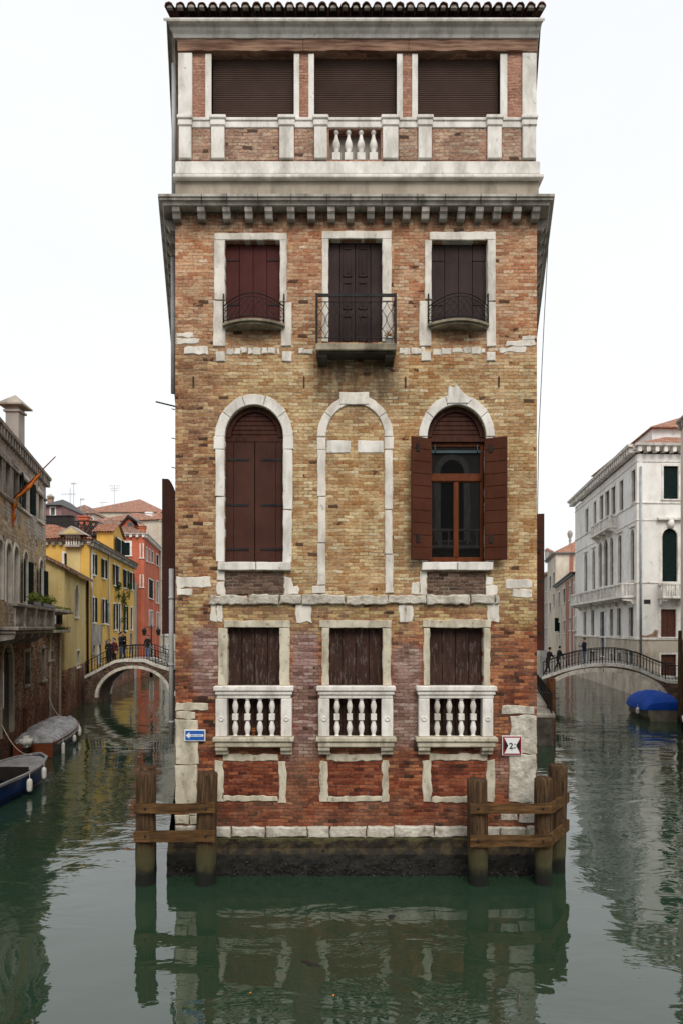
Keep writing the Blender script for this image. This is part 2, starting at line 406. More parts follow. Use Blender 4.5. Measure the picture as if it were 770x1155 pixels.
def plaster(name, c, c2, dirt, amt=.6, sc=.6):
    return surf(name, c, c2, sc, .93, .3, 18, dirt=dirt, dirt_amt=amt, dscale=.8, dstretch=(1,1,.55), wear=tuple(x*.72 for x in c), wear_t=(.58,.75), wear_scale=2.2)
MT['yellow'] = plaster('yellow_plaster', (.60,.36,.075), (.68,.44,.12), (.38,.22,.07), .55)
MT['pale_yellow'] = plaster('pale_yellow_plaster', (.52,.40,.17), (.62,.50,.24), (.32,.24,.12), .6)
MT['red'] = plaster('red_plaster', (.46,.115,.065), (.54,.17,.10), (.30,.08,.05), .6)
MT['cream'] = plaster('cream_plaster', (.50,.43,.34), (.66,.60,.51), (.30,.24,.18), .6)
MT['grey_pl'] = plaster('grey_plaster', (.30,.275,.25), (.42,.39,.35), (.17,.15,.13), .6)
MT['white_pl'] = plaster('white_plaster', (.70,.68,.65), (.82,.805,.78), (.44,.39,.33), .6)
MT['pink_pl'] = plaster('pink_plaster', (.30,.12,.09), (.40,.20,.15), (.20,.10,.08), .5)
MT['mauve_pl'] = plaster('mauve_plaster', (.20,.115,.115), (.28,.17,.165), (.12,.07,.07), .5)
MT['stained_cream'] = plaster('stained_cream_render', (.42,.36,.29), (.58,.52,.44), (.20,.14,.10), .85)
MT['wall_stone'] = plaster('rendered_basement', (.30,.265,.22), (.44,.40,.34), (.10,.085,.07), .8)
MT['green_sh'] = surf('dark_green_shutter', (.006,.013,.012), (.011,.022,.020), 4, .85, .1, 20, spec=.05)
MT['grey_sh'] = surf('grey_shutter', (.07,.078,.08), (.12,.13,.13), 4, .85, .1, 20)
MT['brown_sh'] = surf('small_brown_shutter', (.07,.028,.018), (.10,.04,.026), 4, .6, .1, 20)
m, nt, b, tc = newmat('dark_pane'); b.inputs['Base Color'].default_value = (.010,.012,.013,1); b.inputs['Roughness'].default_value = .10; b.inputs['Specular IOR Level'].default_value = .35
bump(nt, b, noise(nt, tc.outputs['Object'], 1.5, 2), .05, .05); MT['pane'] = m
m, nt, b, tc = newmat('window_glass'); b.inputs['Base Color'].default_value = (.006,.006,.006,1); b.inputs['Roughness'].default_value = .015; b.inputs['IOR'].default_value = 1.6
bump(nt, b, noise(nt, tc.outputs['Object'], 1.2, 1), .03, .03); MT['pane_main'] = m
m, nt, b, tc = newmat('clear_glass')
tr = nt.nodes.new('ShaderNodeBsdfTransparent'); gl = nt.nodes.new('ShaderNodeBsdfGlossy'); gl.inputs['Roughness'].default_value = .02
fr = nt.nodes.new('ShaderNodeFresnel'); fr.inputs[0].default_value = 1.5; mx = nt.nodes.new('ShaderNodeMixShader')
nt.links.new(math_(nt, 'MULTIPLY', fr.outputs[0], 1.0), mx.inputs[0]); nt.links.new(tr.outputs[0], mx.inputs[1]); nt.links.new(gl.outputs[0], mx.inputs[2])
nt.links.new(mx.outputs[0], nt.nodes['Material Output'].inputs[0]); tr.inputs[0].default_value = (.75,.78,.78,1); MT['glass'] = m
MT['room'] = surf('dark_room', (.03,.026,.022), (.05,.042,.036), 1, .9, 0)
MT['curtain'] = surf('net_curtain', (.42,.40,.36), (.55,.53,.48), 3, .9, .5, 6, stretch=(8,8,.5))
# timber fenders: brown above, algae and black weed towards the water
def timber(name, c, c2, wl=.35):
    m, nt, b, tc = newmat(name); ob = tc.outputs['Object']
    v = scalev(nt, ob, (7,7,.5))
    col = ramp(nt, noise(nt, v, 3.2, 9, .78), [(.36, c), (.5, c2), (.66, tuple(min(1, x*2.3) for x in c2))])
    col = mix(nt, ramp(nt, noise(nt, scalev(nt, ob, (14,14,.6)), 3.5, 4, .6), [(.60, 0), (.66, 1)]), col, (.006,.004,.003))
    z = math_(nt, 'ADD', sepz(nt, ob).outputs[2], math_(nt, 'MULTIPLY', noise(nt, ob, 7, 5), .35))
    col = mix(nt, mapr(nt, z, wl+.35, wl+.75, 1, 0), col, mix(nt, noise(nt, ob, 9, 5), (.045,.045,.018), (.10,.085,.04)))
    col = mix(nt, mapr(nt, z, wl+.02, wl+.25, 1, 0), col, (.012,.014,.010))
    nt.links.new(col, b.inputs['Base Color']); b.inputs['Roughness'].default_value = .85; b.inputs['Specular IOR Level'].default_value = .25
    bump(nt, b, noise(nt, v, 4, 8, .75), 1.0, .05); return m
MT['timber'] = timber('mooring_timber', (.022,.012,.006), (.078,.044,.021))
MT['rail_wood'] = surf('fender_board', (.030,.014,.006), (.165,.088,.036), 3.2, .8, 1.0, 7, stretch=(.8,4,7), dirt=(.03,.022,.012), dirt_amt=.7, dscale=3)
# mossy plinth
m, nt, b, tc = newmat('weedy_plinth'); ob = tc.outputs['Object']
z = math_(nt, 'ADD', sepz(nt, ob).outputs[2], math_(nt, 'MULTIPLY', math_(nt, 'SUBTRACT', noise(nt, ob, 3.0, 6, .65), .5), .35))
n1 = noise(nt, ob, 11, 8, .7)
weed = mix(nt, ramp(nt, n1, [(.45,0),(.7,1)]), (.004,.005,.003), (.030,.022,.014))
moss = mix(nt, ramp(nt, noise(nt, ob, 4, 6, .65), [(.45,0),(.68,1)]), (.018,.012,.006), (.095,.068,.024))
col = mix(nt, mapr(nt, z, .36, .50, 0, 1), weed, moss)
col = mix(nt, mapr(nt, z, .66, .74, 0, 1), col, mix(nt, n1, (.045,.040,.012), (.17,.155,.05)))
nt.links.new(col, b.inputs['Base Color']); b.inputs['Roughness'].default_value = .7
bump(nt, b, noise(nt, ob, 24, 8, .75), 1.0, .05); MT['plinth'] = m
MT['mussel'] = surf('mussel_shell', (.008,.008,.010), (.035,.030,.028), 14, .45, .4, 40, wear=(.22,.20,.17), wear_t=(.62,.68), wear_scale=18)
# water
m, nt, b, tc = newmat('canal_water'); ob = tc.outputs['Object']
b.inputs['Base Color'].default_value = (.018,.039,.022,1); b.inputs['Roughness'].default_value = .02; b.inputs['IOR'].default_value = 1.85
b.inputs['Specular IOR Level'].default_value = .5
h1 = noise(nt, scalev(nt, ob, (.55,1.0,1)), 1.1, 3, .5, .8)
h2 = noise(nt, scalev(nt, ob, (.6,1.0,1)), 4.0, 3, .55, .4)
msk = ramp(nt, noise(nt, ob, .16, 3, .5), [(.40, .07), (.64, 1)])
h = math_(nt, 'MULTIPLY', math_(nt, 'ADD', h1, math_(nt, 'MULTIPLY', h2, .16)), msk)
bump(nt, b, h, .34, .14); MT['water'] = m
MT['leaf'] = surf('plant_leaf', (.045,.085,.012), (.20,.22,.035), 9, .6, .2, 20)
MT['leaf_dark'] = surf('dark_plant_leaf', (.018,.045,.012), (.05,.085,.02), 9, .6, .2, 20)
MT['flower'] = surf('orange_flower', (.55,.16,.02), (.70,.30,.04), 9, .7, 0)
MT['pot'] = surf('clay_pot', (.35,.12,.06), (.42,.17,.09), 4, .8, .1)
MT['potw'] = surf('white_pot', (.7,.7,.72), (.8,.8,.8), 4, .5, .1)
MT['white_plastic'] = surf('white_plastic', (.62,.61,.58), (.76,.75,.72), 6, .4, .1, dirt=(.2,.17,.13), dirt_amt=.5)
MT['tarp'] = surf('grey_tarpaulin', (.13,.13,.14), (.38,.38,.39), 4, .34, .8, 5, bd=.07, spec=.5)
MT['tarp_green'] = surf('dark_green_tarpaulin', (.008,.014,.014), (.02,.03,.03), 3, .5, .5, 7, bd=.03)
MT['tarp_blue'] = surf('blue_tarpaulin', (.002,.040,.27), (.004,.062,.38), 1.4, .7, .35, 4, bd=.03)
MT['hull_wood'] = surf('varnished_hull', (.11,.030,.014), (.17,.05,.022), 3, .4, .2, 8, stretch=(1,1,5))
MT['hull_dark'] = surf('dark_hull', (.018,.016,.016), (.035,.03,.028), 3, .4, .2, 8)
MT['hull_blue'] = surf('blue_hull', (.006,.035,.16), (.012,.055,.22), 2, .35, .2, 8, dirt=(.03,.035,.05), dirt_amt=.7)
MT['hull_grey'] = surf('grey_gunwale', (.20,.20,.205), (.30,.30,.30), 3, .6, .3, 15, dirt=(.08,.08,.08), dirt_amt=.6)
MT['hull_cream'] = surf('cream_hull', (.16,.145,.11), (.26,.24,.19), 2, .6, .2, 8, dirt=(.05,.045,.03), dirt_amt=.8)
MT['flag'] = surf('orange_cloth', (.42,.075,.012), (.60,.20,.03), 3, .85, .4, 8, dirt=(.25,.03,.01), dirt_amt=.6, dscale=4)
MT['skin'] = surf('skin', (.42,.24,.17), (.50,.30,.22), 4, .6, 0)
MT['coat_black'] = surf('black_coat', (.010,.010,.012), (.022,.021,.024), 5, .85, .2)
MT['coat_navy'] = surf('navy_coat', (.010,.014,.028), (.018,.024,.045), 5, .85, .2)
MT['coat_red'] = surf('maroon_coat', (.09,.015,.018), (.14,.025,.028), 5, .85, .2)
MT['jeans'] = surf('blue_jeans', (.06,.10,.19), (.12,.17,.28), 5, .85, .2)
MT['hair'] = surf('dark_hair', (.012,.009,.007), (.025,.018,.013), 8, .6, .2)
MT['black_tr'] = surf('dark_trousers', (.012,.012,.014), (.025,.024,.026), 5, .85, .2)
def flat(name, c, rough=.4):
    m, nt, b, tc = newmat(name)
    col = mix(nt, noise(nt, tc.outputs['Object'], 30, 4), tuple(x*.85 for x in c), c)
    nt.links.new(col, b.inputs['Base Color']); b.inputs['Roughness'].default_value = rough; return m
MT['sign_blue'] = flat('sign_blue', (.010,.10,.42)); MT['sign_white'] = flat('sign_white', (.78,.78,.78))
MT['sign_red'] = flat('sign_red', (.30,.008,.012)); MT['sign_black'] = flat('sign_black', (.01,.01,.01))
MT['rust'] = surf('rusted_pile', (.045,.020,.012), (.13,.055,.025), 4, .9, .8, 14)
MT['paving'] = surf('trachyte_paving', (.22,.21,.20), (.34,.33,.31), 3, .9, .4, 10, dirt=(.1,.09,.08), dirt_amt=.6)
# ------------------------------------------------------------------ walls seen as frames: u along the wall, -y outward, z up
class WF:
    def __init__(s, root, A, B):
        s.root = root; r = root.location
        d = (Vector(B) - Vector(A)); s.L = d.length; d.normalize(); s.d = d; s.A = Vector(A)
        s.M = Matrix.Translation((A[0]-r.x, A[1]-r.y, -r.z)) @ Matrix.Rotation(math.atan2(d.y, d.x), 4, 'Z')
        s.open = []
    def loc(s, px, py):
        k = (px-CX)/FPX
        u = (k*s.A.y - s.A.x)/(s.d.x - k*s.d.y); Y = s.A.y + u*s.d.y
        return u, CAM[2] - (py-HY)*Y/FPX
    def u(s, px): return s.loc(px, 700)[0]
    def z(s, px, py): return s.loc(px, py)[1]
    def wall(s, z0, z1, mat, th=.35, name='wall', u0=None, u1=None, outline=None, m2=None):
        u0 = 0 if u0 is None else u0; u1 = s.L if u1 is None else u1
        mb = MB(); out = outline or [(u0,z0),(u1,z0),(u1,z1),(u0,z1)]
        hs = []
        for h in s.open:
            if min(p[0] for p in h) < u0+.02 or max(p[0] for p in h) > u1-.02: continue
            if max(p[1] for p in h) < z0+.02 or min(p[1] for p in h) > z1-.02: continue
            hs.append([(p[0], min(max(p[1], z0+.02), z1-.02)) for p in h])
        mb.prism(out, 0, th, hs)
        return build(name, mb, mat, s.root, s.M)

def arch_pts(x0, x1, z0, zs, n=12):
    """outline of an arched opening, springing at zs"""
    c = (x0+x1)/2; r = (x1-x0)/2
    return [(x0,z0),(x1,z0)] + [(c+r*cos(pi*i/n), zs+r*sin(pi*i/n)) for i in range(n+1)]

def window(wf, u0, u1, z0, z1, arch=False, fw=.12, fm='stone_clean', fill='pane', leaves=None, recess=.14, sill=True,
           proud=.03, cut=True, label=None, lintel=False, leaf_w=None, name='window', bars=True, boards=False, flower=False):
    if u0 > u1: u0, u1 = u1, u0
    if z0 > z1: z0, z1 = z1, z0
    r = (u1-u0)/2; c = (u0+u1)/2
    zs = z1 - r if arch else z1
    pts = arch_pts(u0, u1, z0, zs, 8) if arch else [(u0,z0),(u1,z0),(u1,z1),(u0,z1)]
    if cut: wf.open.append(pts)
    mb = MB()
    if fw > 0:
        if arch:
            o = arch_pts(u0-fw, u1+fw, z0, zs, 10)
            # U shape
            n = 10
            out = [(u0-fw, z0)] + [(c-(r+fw)*cos(pi*i/n), zs+(r+fw)*sin(pi*i/n)) for i in range(n+1)] + [(u1+fw, z0), (u1-.01, z0)] + \
                  [(c+(r-.01)*cos(pi*i/n), zs+(r-.01)*sin(pi*i/n)) for i in range(n+1)] + [(u0+.01, z0)]
            mb.prism(out, -proud, recess-.01)
        else:
            out = [(u0-fw,z0),(u0-fw,z1+fw),(u1+fw,z1+fw),(u1+fw,z0),(u1-.01,z0),(u1-.01,z1-.01),(u0+.01,z1-.01),(u0+.01,z0)]
            mb.prism(out, -proud, recess-.01)
        if lintel: mb.box(u0-fw*1.6, u1+fw*1.6, -.16, .0, z1+fw+.004, z1+fw+.12)
    else:
        mb.box(u0, u0+.02, .02, recess, z0, zs); mb.box(u1-.02, u1, .02, recess, z0, zs)
    w = build(name, mb, MT[fm], wf.root, wf.M)
    if label: w['label'] = label
    f = MB()
    fp = arch_pts(u0+.003, u1-.003, z0+.003, zs, 8) if arch else [(u0+.003,z0+.003),(u1-.003,z0+.003),(u1-.003,z1-.003),(u0+.003,z1-.003)]
    f.prism(fp, recess, recess+.04)
    closed = fill not in ('pane',)
    p = build('shutter' if closed else 'pane', f, MT[fill], w, wf.M)
    if not closed and bars:
        g = MB(); g.box(c-.03, c+.03, recess-.03, recess-.002, z0, z1-.01)
        g.box(u0+.01, u1-.01, recess-.026, recess-.004, z0+(z1-z0)*.68, z0+(z1-z0)*.68+.05)
        g.box(u0+.01, u0+.06, recess-.03, recess-.002, z0, zs); g.box(u1-.06, u1-.01, recess-.03, recess-.002, z0, zs)
        build('sash', g, MT['grey_sh'] if fm != 'stone_grey' else MT['brown_sh'], w, wf.M)
    if closed:
        g = MB(); g.box(c-.008, c+.008, recess-.012, recess+.002, z0, z1-.02)
        build('meeting_strip', g, MT['iron'], w, wf.M)
    if sill:
        g = MB(); g.box(u0-fw-.05, u1+fw+.05, -.11, recess, z0-.11, z0-.003, bev=.015); build('sill', g, MT[fm], w, wf.M)
    if leaves:
        lw = leaf_w or (u1-u0)/2
        for sx in (-1, 1):
            g = MB(); a = u0-fw*.2 if sx < 0 else u1+fw*.2
            ang = R(8) if leaf_w is None else R(8)
            Mx = Matrix.Translation((a, -proud-.01, 0)) @ Matrix.Rotation(-ang*sx if sx > 0 else ang, 4, 'Z')
            x0, x1 = (0, lw) if sx > 0 else (-lw, 0)
            g.box(x0, x1, -.04, 0, z0+.03, zs if arch else z1)
            n = max(3, int((z1-z0)/.16))
            for i in range(n):
                zz = z0+.08 + i*((zs if arch else z1)-z0-.12)/n
                g.box(x0+.05, x1-.05, -.052, -.036, zz, zz+.09)
            build('shutter', g, MT[leaves], w, wf.M @ Mx)
    return w

def tile_sheet(name, parent, P0, P1, up, mat, pitch=.22, row=.36, clip=(), cap=True, amp=.055, M=None):
    """corrugated roof: eave from P0 to P1, 'up' the vector up the slope; clip = list of (point, normal) planes (keep the -normal side)"""
    P0 = Vector(P0); P1 = Vector(P1); up = Vector(up)
    e = P1-P0; L = e.length; e.normalize(); S = up.length; s = up.normalized(); n = e.cross(s).normalized()
    if n.z < 0: n = -n
    nt = max(1, round(L/pitch)); nr = max(1, round(S/row)); k = 6
    bm = bmesh.new(); rows = []
    for j in range(nr+1):
        for half in (0, 1):
            if half == 1 and j == nr: continue
            t = (j+half*.985)/nr if j < nr else 1.0
            lift = (.03 if half == 0 else 0.0)
            r_ = []
            for i in range(nt*k+1):
                a = 2*pi*i/k
                h = amp*(abs(cos(a/2))**.7) - .0
                jx = mnoise.noise(Vector((i//k*3.1, j*1.7, 5)))*.012
                r_.append(bm.verts.new(P0 + e*(L*i/(nt*k)) + s*(S*t + jx*3) + n*(h+lift+jx)))
            rows.append(r_)
    for a in range(len(rows)-1):
        for i in range(nt*k):
            bm.faces.new((rows[a][i], rows[a][i+1], rows[a+1][i+1], rows[a+1][i]))
    for p, nn in clip:
        bmesh.ops.bisect_plane(bm, geom=bm.verts[:]+bm.edges[:]+bm.faces[:], plane_co=p, plane_no=nn, clear_outer=True)
    mb = MB(); mb.bm(bm)
    o = build(name, mb, mat, parent, M, fixn=False)
    return o

# ================================================================== SETTING
def sheet(name, x0, x1, y0, y1, z, mat, kind='structure'):
    mb = MB(); mb.add([(x0,y0,z),(x1,y0,z),(x1,y1,z),(x0,y1,z)], [(0,1,2,3)])
    return build(name, mb, mat, kind=kind)
sheet('water', -900, 900, -300, 1800, 0, MT['water'])

# ================================================================== THE BRICK PALACE
D0 = 14.0
def fx(px, d=0): return (px-CX)*(D0-d)/FPX
def fz(py, d=0): return CAM[2]-(py-HY)*(D0-d)/FPX
main = empty('brick_palace', (0, D0, 0), 'tall narrow brick palace with white stone trim standing between two canals', 'building')
FW = WF(main, (0, D0), (1, D0))
XL, XR = fx(198), fx(605)
zCor = fz(249)          # underside of main cornice
dL = Vector((-.213, 1)).normalized(); dR = Vector((.2325, 1)).normalized()
DEPTH = 14.0
BL = (XL-.213*DEPTH, D0+DEPTH); BR = (XR+.2325*DEPTH, D0+DEPTH)
LW = WF(main, BL, (XL, D0)); RW = WF(main, (XR, D0), BR)

def fbox(px0, px1, py0, py1, d=0.0, back=.1, m=0, mb=None, bev=.012, dd=None):
    mb.box(fx(px0, d), fx(px1, d), -d, back, fz(py1, d), fz(py0, d), m, bev)
def frough(mb, px0, px1, py0, py1, d=.03, back=.08, jit=.007, bev=.012, step=.13):
    mb.rough(fx(px0), fx(px1), fz(py1), fz(py0), -d, back, jit, bev, step=step)

# ---- upper windows (with balconies)
UW = [(253.8, 316, 271.5, 366, 'sh_wine'), (370, 431, 270, 386, 'sh_dark'), (486, 549.4, 271.5, 366, 'sh_dark')]
for i, (a, b_, t, u, sm) in enumerate(UW):
    x0, x1, z0, z1 = fx(a), fx(b_), fz(u), fz(t)
    FW.open.append([(x0,z0),(x1,z0),(x1,z1),(x0,z1)])
    mb = MB()
    if i == 0:
        for r_ in ((242,324,263.4,271.5),(242,254,271.5,339),(316,323.6,271.5,341),(241,255,340,391),(317,329,342,391),(244,254,397,408),(318.5,329,397,408)): frough(mb, *r_, back=.2)
    elif i == 1:
        for r_ in ((363,441,261,270),(363,370.4,270,386),(430.6,441,270,340),(430.6,442,341,386)): frough(mb, *r_, back=.2)
    else:
        for r_ in ((484,558,262,271.5),(478.5,486,271.5,338),(549,558,271.5,340),(472,485.5,340,391),(548,558.5,341,391),(474,485,397,407.5),(548,558,397,407)): frough(mb, *r_, back=.2)
    w = build('window', mb, MT['stone'], main, FW.M)
    w['label'] = ['wine-red boarded window on the left of the top brick floor', 'balcony door with dark panelled shutters', 'dark boarded window on the right of the top brick floor'][i]
    sh = MB(); yy = .13
    if i == 1:
        xs = [370, 383, 400.5, 418, 431]
        for k in range(4):
            l, r2 = fx(xs[k])+.006, fx(xs[k+1])-.006
            sh.box(l, r2, yy, yy+.05, z0, z1, bev=.006)
            if k in (1, 2):
                for (pa, pb) in ((276,309),(315,346),(353,382)):
                    # recessed panel with raised mouldings
                    A0, A1, B0, B1 = l+.06, r2-.06, fz(pb), fz(pa)
                    for q in ((A0,A1,B0,B0+.03),(A0,A1,B1-.03,B1),(A0,A0+.025,B0,B1),(A1-.025,A1,B0,B1)):
                        sh.box(q[0], q[1], yy-.018, yy+.002, q[2], q[3], bev=.006)
                    sh.box(A0+.07, A1-.07, yy-.012, yy+.002, B0+.07, B1-.07, bev=.01)
        sh.box(x0, x1, yy+.052, yy+.08, z0, z1)
    else:
        n = 4
        for k in range(n):
            l = x0 + (x1-x0)*k/n; r2 = x0+(x1-x0)*(k+1)/n
            sh.box(l+.004, r2-.004, yy, yy+.04, z0, z1-.02, bev=.006)
        sh.box(x0, x1, yy+.042, yy+.07, z0, z1)
    s_ = build('shutter', sh, MT[sm], w, FW.M)
    if i != 1:
        for zz in (z0+.45, z1-.35):
            for qa_, qb_ in ((x0+.01, x0+.28), (x1-.28, x1-.01)):
                hg = MB(); hg.box(qa_, qb_, yy-.012, yy+.001, zz, zz+.03); build('strap_hinge', hg, MT['sh_dark'], w, FW.M)
# bowed window balconies with iron rails
def bow(px0, px1, pytop, pybot, side):
    d = .32
    x0, x1 = fx(px0, d*.6), fx(px1, d*.6); c = (x0+x1)/2; w_ = x1-x0
    n = 14
    def yb(t): return -(.10 + .26*sin(pi*t)**.8)
    mb = MB()
    zt, zb = fz(360, .3), fz(369, .3)
    # slab: curved front, two mouldings
    for (o, za, zc) in ((0, zt-.045, zt), (.05, zt-.09, zt-.048)):
        pl = [(x0+o, .05)] + [(x0+o+(w_-2*o)*i/n, yb(i/n)+o) for i in range(n+1)] + [(x1-o, .05)]
        vs = [(p[0], p[1], za) for p in pl] + [(p[0], p[1], zc) for p in pl]; k = len(pl)
        mb.add(vs, [list(range(k)), list(range(k, 2*k))] + [[i, (i+1) % k, k+(i+1) % k, k+i] for i in range(k)])
    b = build('balcony', mb, MT['stone_ochre'], main, FW.M)
    g = MB(); zr0 = zt+.06
    def top(t): return zt + .36 + .16*sin(pi*t)
    P = lambda t, z: (x0+.02+(w_-.04)*t, yb(t)+.03, z)
    ts = [i/n for i in range(n+1)]
    g.tube([P(t, zr0) for t in ts], .011, 6); g.tube([P(t, top(t)) for t in ts], .013, 6); g.tube([P(t, top(t)-.07) for t in ts], .008, 6)
    for t in (0, 1): g.tube([P(t, zt-.02), P(t, zt+.62)], .016, 6)
    nb = 9
    for k in range(nb):   # interlaced bars that curve in and out
        for sg in (-1, 1):
            tc_ = (k+.5)/nb; pts = []
            for j in range(9):
                q = j/8; t = min(1, max(0, tc_ + sg*(.055*cos(2*pi*q)-.0))); zz = zr0 + (top(t)-.07-zr0)*q
                pts.append(P(t, zz))
            g.tube(pts, .006, 5, cap=False)
    for t in (0, 1):
        g.tube([P(t, zt+.62), (x0+.02+(w_-.04)*t, .06, zt+.62)], .011, 6); g.tube([P(t, zr0), (x0+.02+(w_-.04)*t, .06, zr0)], .011, 6)
    build('railing', g, MT['iron'], b, FW.M)
bow(250, 321, 0, 0, 0); bow(482.5, 552.5, 0, 0, 0)
# central balcony
d = .42
x0, x1 = fx(356, d), fx(447, d); zt, zb = fz(387, d), fz(394.5, d)
mb = MB(); mb.box(x0, x1, -d, .05, zb, zt, bev=.01)
bal = build('balcony', mb, MT['stone_ochre'], main, FW.M)
mb = MB(); mb.box(x0+.05, x1-.05, -d+.06, .05, zb-.035, zb-.003, bev=.01); build('soffit', mb, MT['dark_stone'], bal, FW.M)  # shade below the slab put into the soffit colour
for (a, b_) in ((358, 369), (434, 444)):
    mb = MB(); X0, X1 = fx(a, d*.6), fx(b_, d*.6)
    q = [(-d+.10, zb-.037), (-d+.13, zb-.10), (-d+.22, zb-.15), (-.10, zb-.18), (.05, zb-.18), (.05, zb-.037)]
    mb.quadprof(q, X0, X1); build('bracket', mb, MT['dark_stone'], bal, FW.M)  # brackets coloured dark to paint in the balcony's shadow
g = MB(); yf = -d+.04; zr = fz(332, d); xa, xb = x0+.02, x1-.02
for (p, q) in (((xa,yf),(xb,yf)), ((xa,yf),(xa,.05)), ((xb,yf),(xb,.05))):
    g.box(min(p[0],q[0])-.014, max(p[0],q[0])+.014, min(p[1],q[1])-.014, max(p[1],q[1])+.014, zr-.03, zr+.03)
    for zz in (zr-.13, zt+.12): g.tube([(p[0],p[1],zz),(q[0],q[1],zz)], .009, 6)
for x in (xa, xb): g.box(x-.022, x+.022, yf-.022, yf+.022, zt, zr+.035)
def lens(p, q, n):
    for k in range(n):
        for sg in (-1, 1):
            pts = []
            for j in range(11):
                s_ = j/10; t = (k+.5)/n + sg*cos(2*pi*s_*.5*2)*.5/n*.95
                zz = zt+.12 + (zr-.13-zt-.12)*s_
                pts.append((p[0]+(q[0]-p[0])*t, p[1]+(q[1]-p[1])*t, zz))
            g.tube(pts, .0065, 5, cap=False)
lens((xa,yf), (xb,yf), 9); lens((xa,yf), (xa,.05), 3); lens((xb,yf), (xb,.05), 3)
build('railing', g, MT['iron'], bal, FW.M)

# ---- arched windows of the main floor
cM1 = (fx(254)+fx(319.5))/2
def arch_surround(mb, pxo0, pxi0, pxi1, pxo1, pysp, pytopo, pytopi, yf=-.04, yb=.2, seg=5, keyed=True):
    """voussoirs, slightly irregular"""
    c = (fx(pxi0)+fx(pxi1))/2; ri = (fx(pxi1)-fx(pxi0))/2; rx = (fx(pxo1)-fx(pxo0))/2
    zs = fz(pysp); hi = fz(pytopi)-zs; ho = fz(pytopo)-zs
    for k in range(seg):
        a0 = pi*k/seg+.006; a1 = pi*(k+1)/seg-.006; n = 6; pts = []
        j = rnd(-.008, .008)
        for i in range(n+1):
            a = a0+(a1-a0)*i/n; w = rnd(-.007, .007)
            pts.append((c+(rx+j+w)*cos(a), zs+(ho+j+w)*sin(a)))
        for i in range(n, -1, -1):
            a = a0+(a1-a0)*i/n
            pts.append((c+(ri)*cos(a), zs+(hi)*sin(a)))
        mb.prism(pts, yf, yb, bev=.012)
    return c, ri, zs, hi
def arch_open(pxi0, pxi1, pysp, pytopi, pybot, n=14):
    c = (fx(pxi0)+fx(pxi1))/2; r = (fx(pxi1)-fx(pxi0))/2; zs = fz(pysp); h = fz(pytopi)-zs; z0 = fz(pybot)
    return [(c-r, z0), (c+r, z0)] + [(c+r*cos(pi*i/n), zs+h*sin(pi*i/n)) for i in range(n+1)]
def lunette(w, pxi0, pxi1, pysp, pytopi, mat='sh_wood'):
    c = (fx(pxi0)+fx(pxi1))/2; r = (fx(pxi1)-fx(pxi0))/2-.004; zs = fz(pysp)+.002; h = fz(pytopi)-fz(pysp)-.004
    mb = MB(); n = 7
    for k in range(n):   # horizontal boards
        za = h*k/n; zb_ = h*(k+1)/n-.012
        xa = r*math.sqrt(max(0, 1-(za/h)**2)); xb = r*math.sqrt(max(0.003, 1-(zb_/h)**2))
        mb.prism([(c-xa, zs+za), (c+xa, zs+za), (c+xb, zs+zb_), (c-xb, zs+zb_)], .15, .18, bev=.004)
    mb.prism([(c+r*cos(pi*i/14), zs+h*sin(pi*i/14)) for i in range(15)], .185, .2)
    o = build('lunette', mb, MT[mat], w, FW.M)
    mb = MB(); n = 18; ro = r; ri = r-.10
    pts = [(c+ro*cos(pi*i/n), zs+h*sin(pi*i/n)) for i in range(n+1)] + [(c+ri*cos(pi*i/n), zs+(h-.10)*sin(pi*i/n)) for i in range(n, -1, -1)]
    mb.prism(pts, .10, .148); mb.box(c-r, c+r, .10, .147, zs-.07, zs+.02)
    build('lunette_frame', mb, MT[mat], w, FW.M)
# left one: shutters closed
FW.open.append(arch_open(254, 319.5, 493, 457, 634))
mb = MB(); arch_surround(mb, 243, 254, 319.5, 330.5, 493, 445, 457)
for r_ in ((241.4,254,492.5,507),(319.5,331,492.5,507),(243.5,253.8,507.5,560),(244,253.8,561,634),(319.5,330,507.5,575),(319.5,329.5,576,634)): frough(mb, *r_, d=.04, back=.2)
w = build('window', mb, MT['stone_clean'], main, FW.M); w['label'] = 'arched window with closed brown shutters'
lunette(w, 254, 319.5, 493, 457)
for (a, b_) in ((254, 286.6), (287, 319.5)):
    mb = MB(); X0, X1 = fx(a)+.004, fx(b_)-.004; Z0, Z1 = fz(633.5), fz(497)
    st = X0+(X1-X0)*.27 if a < 260 else X0+(X1-X0)*.73
    mb.box(X0, st-.003, .11, .15, Z0, Z1, bev=.005); mb.box(st+.003, X1, .11, .15, Z0, Z1, bev=.005); mb.box(X0, X1, .152, .18, Z0, Z1)
    sh = build('shutter', mb, MT['sh_brown'], w, FW.M)
    for py in (517, 568.5, 619):
        mb = MB(); zz = fz(py); q0, q1 = (X0+.01, X0+.47) if a < 260 else (X1-.47, X1-.01)
        mb.box(q0, q1, .098, .111, zz-.022, zz+.022); build('strap_hinge', mb, MT['iron'], sh, FW.M)
mb = MB(); frough(mb, 247, 289, 634.5, 643.5, d=.12, back=.15); frough(mb, 290, 328.5, 634.5, 643.5, d=.12, back=.15)
build('sill', mb, MT['stone_clean'], w, FW.M)
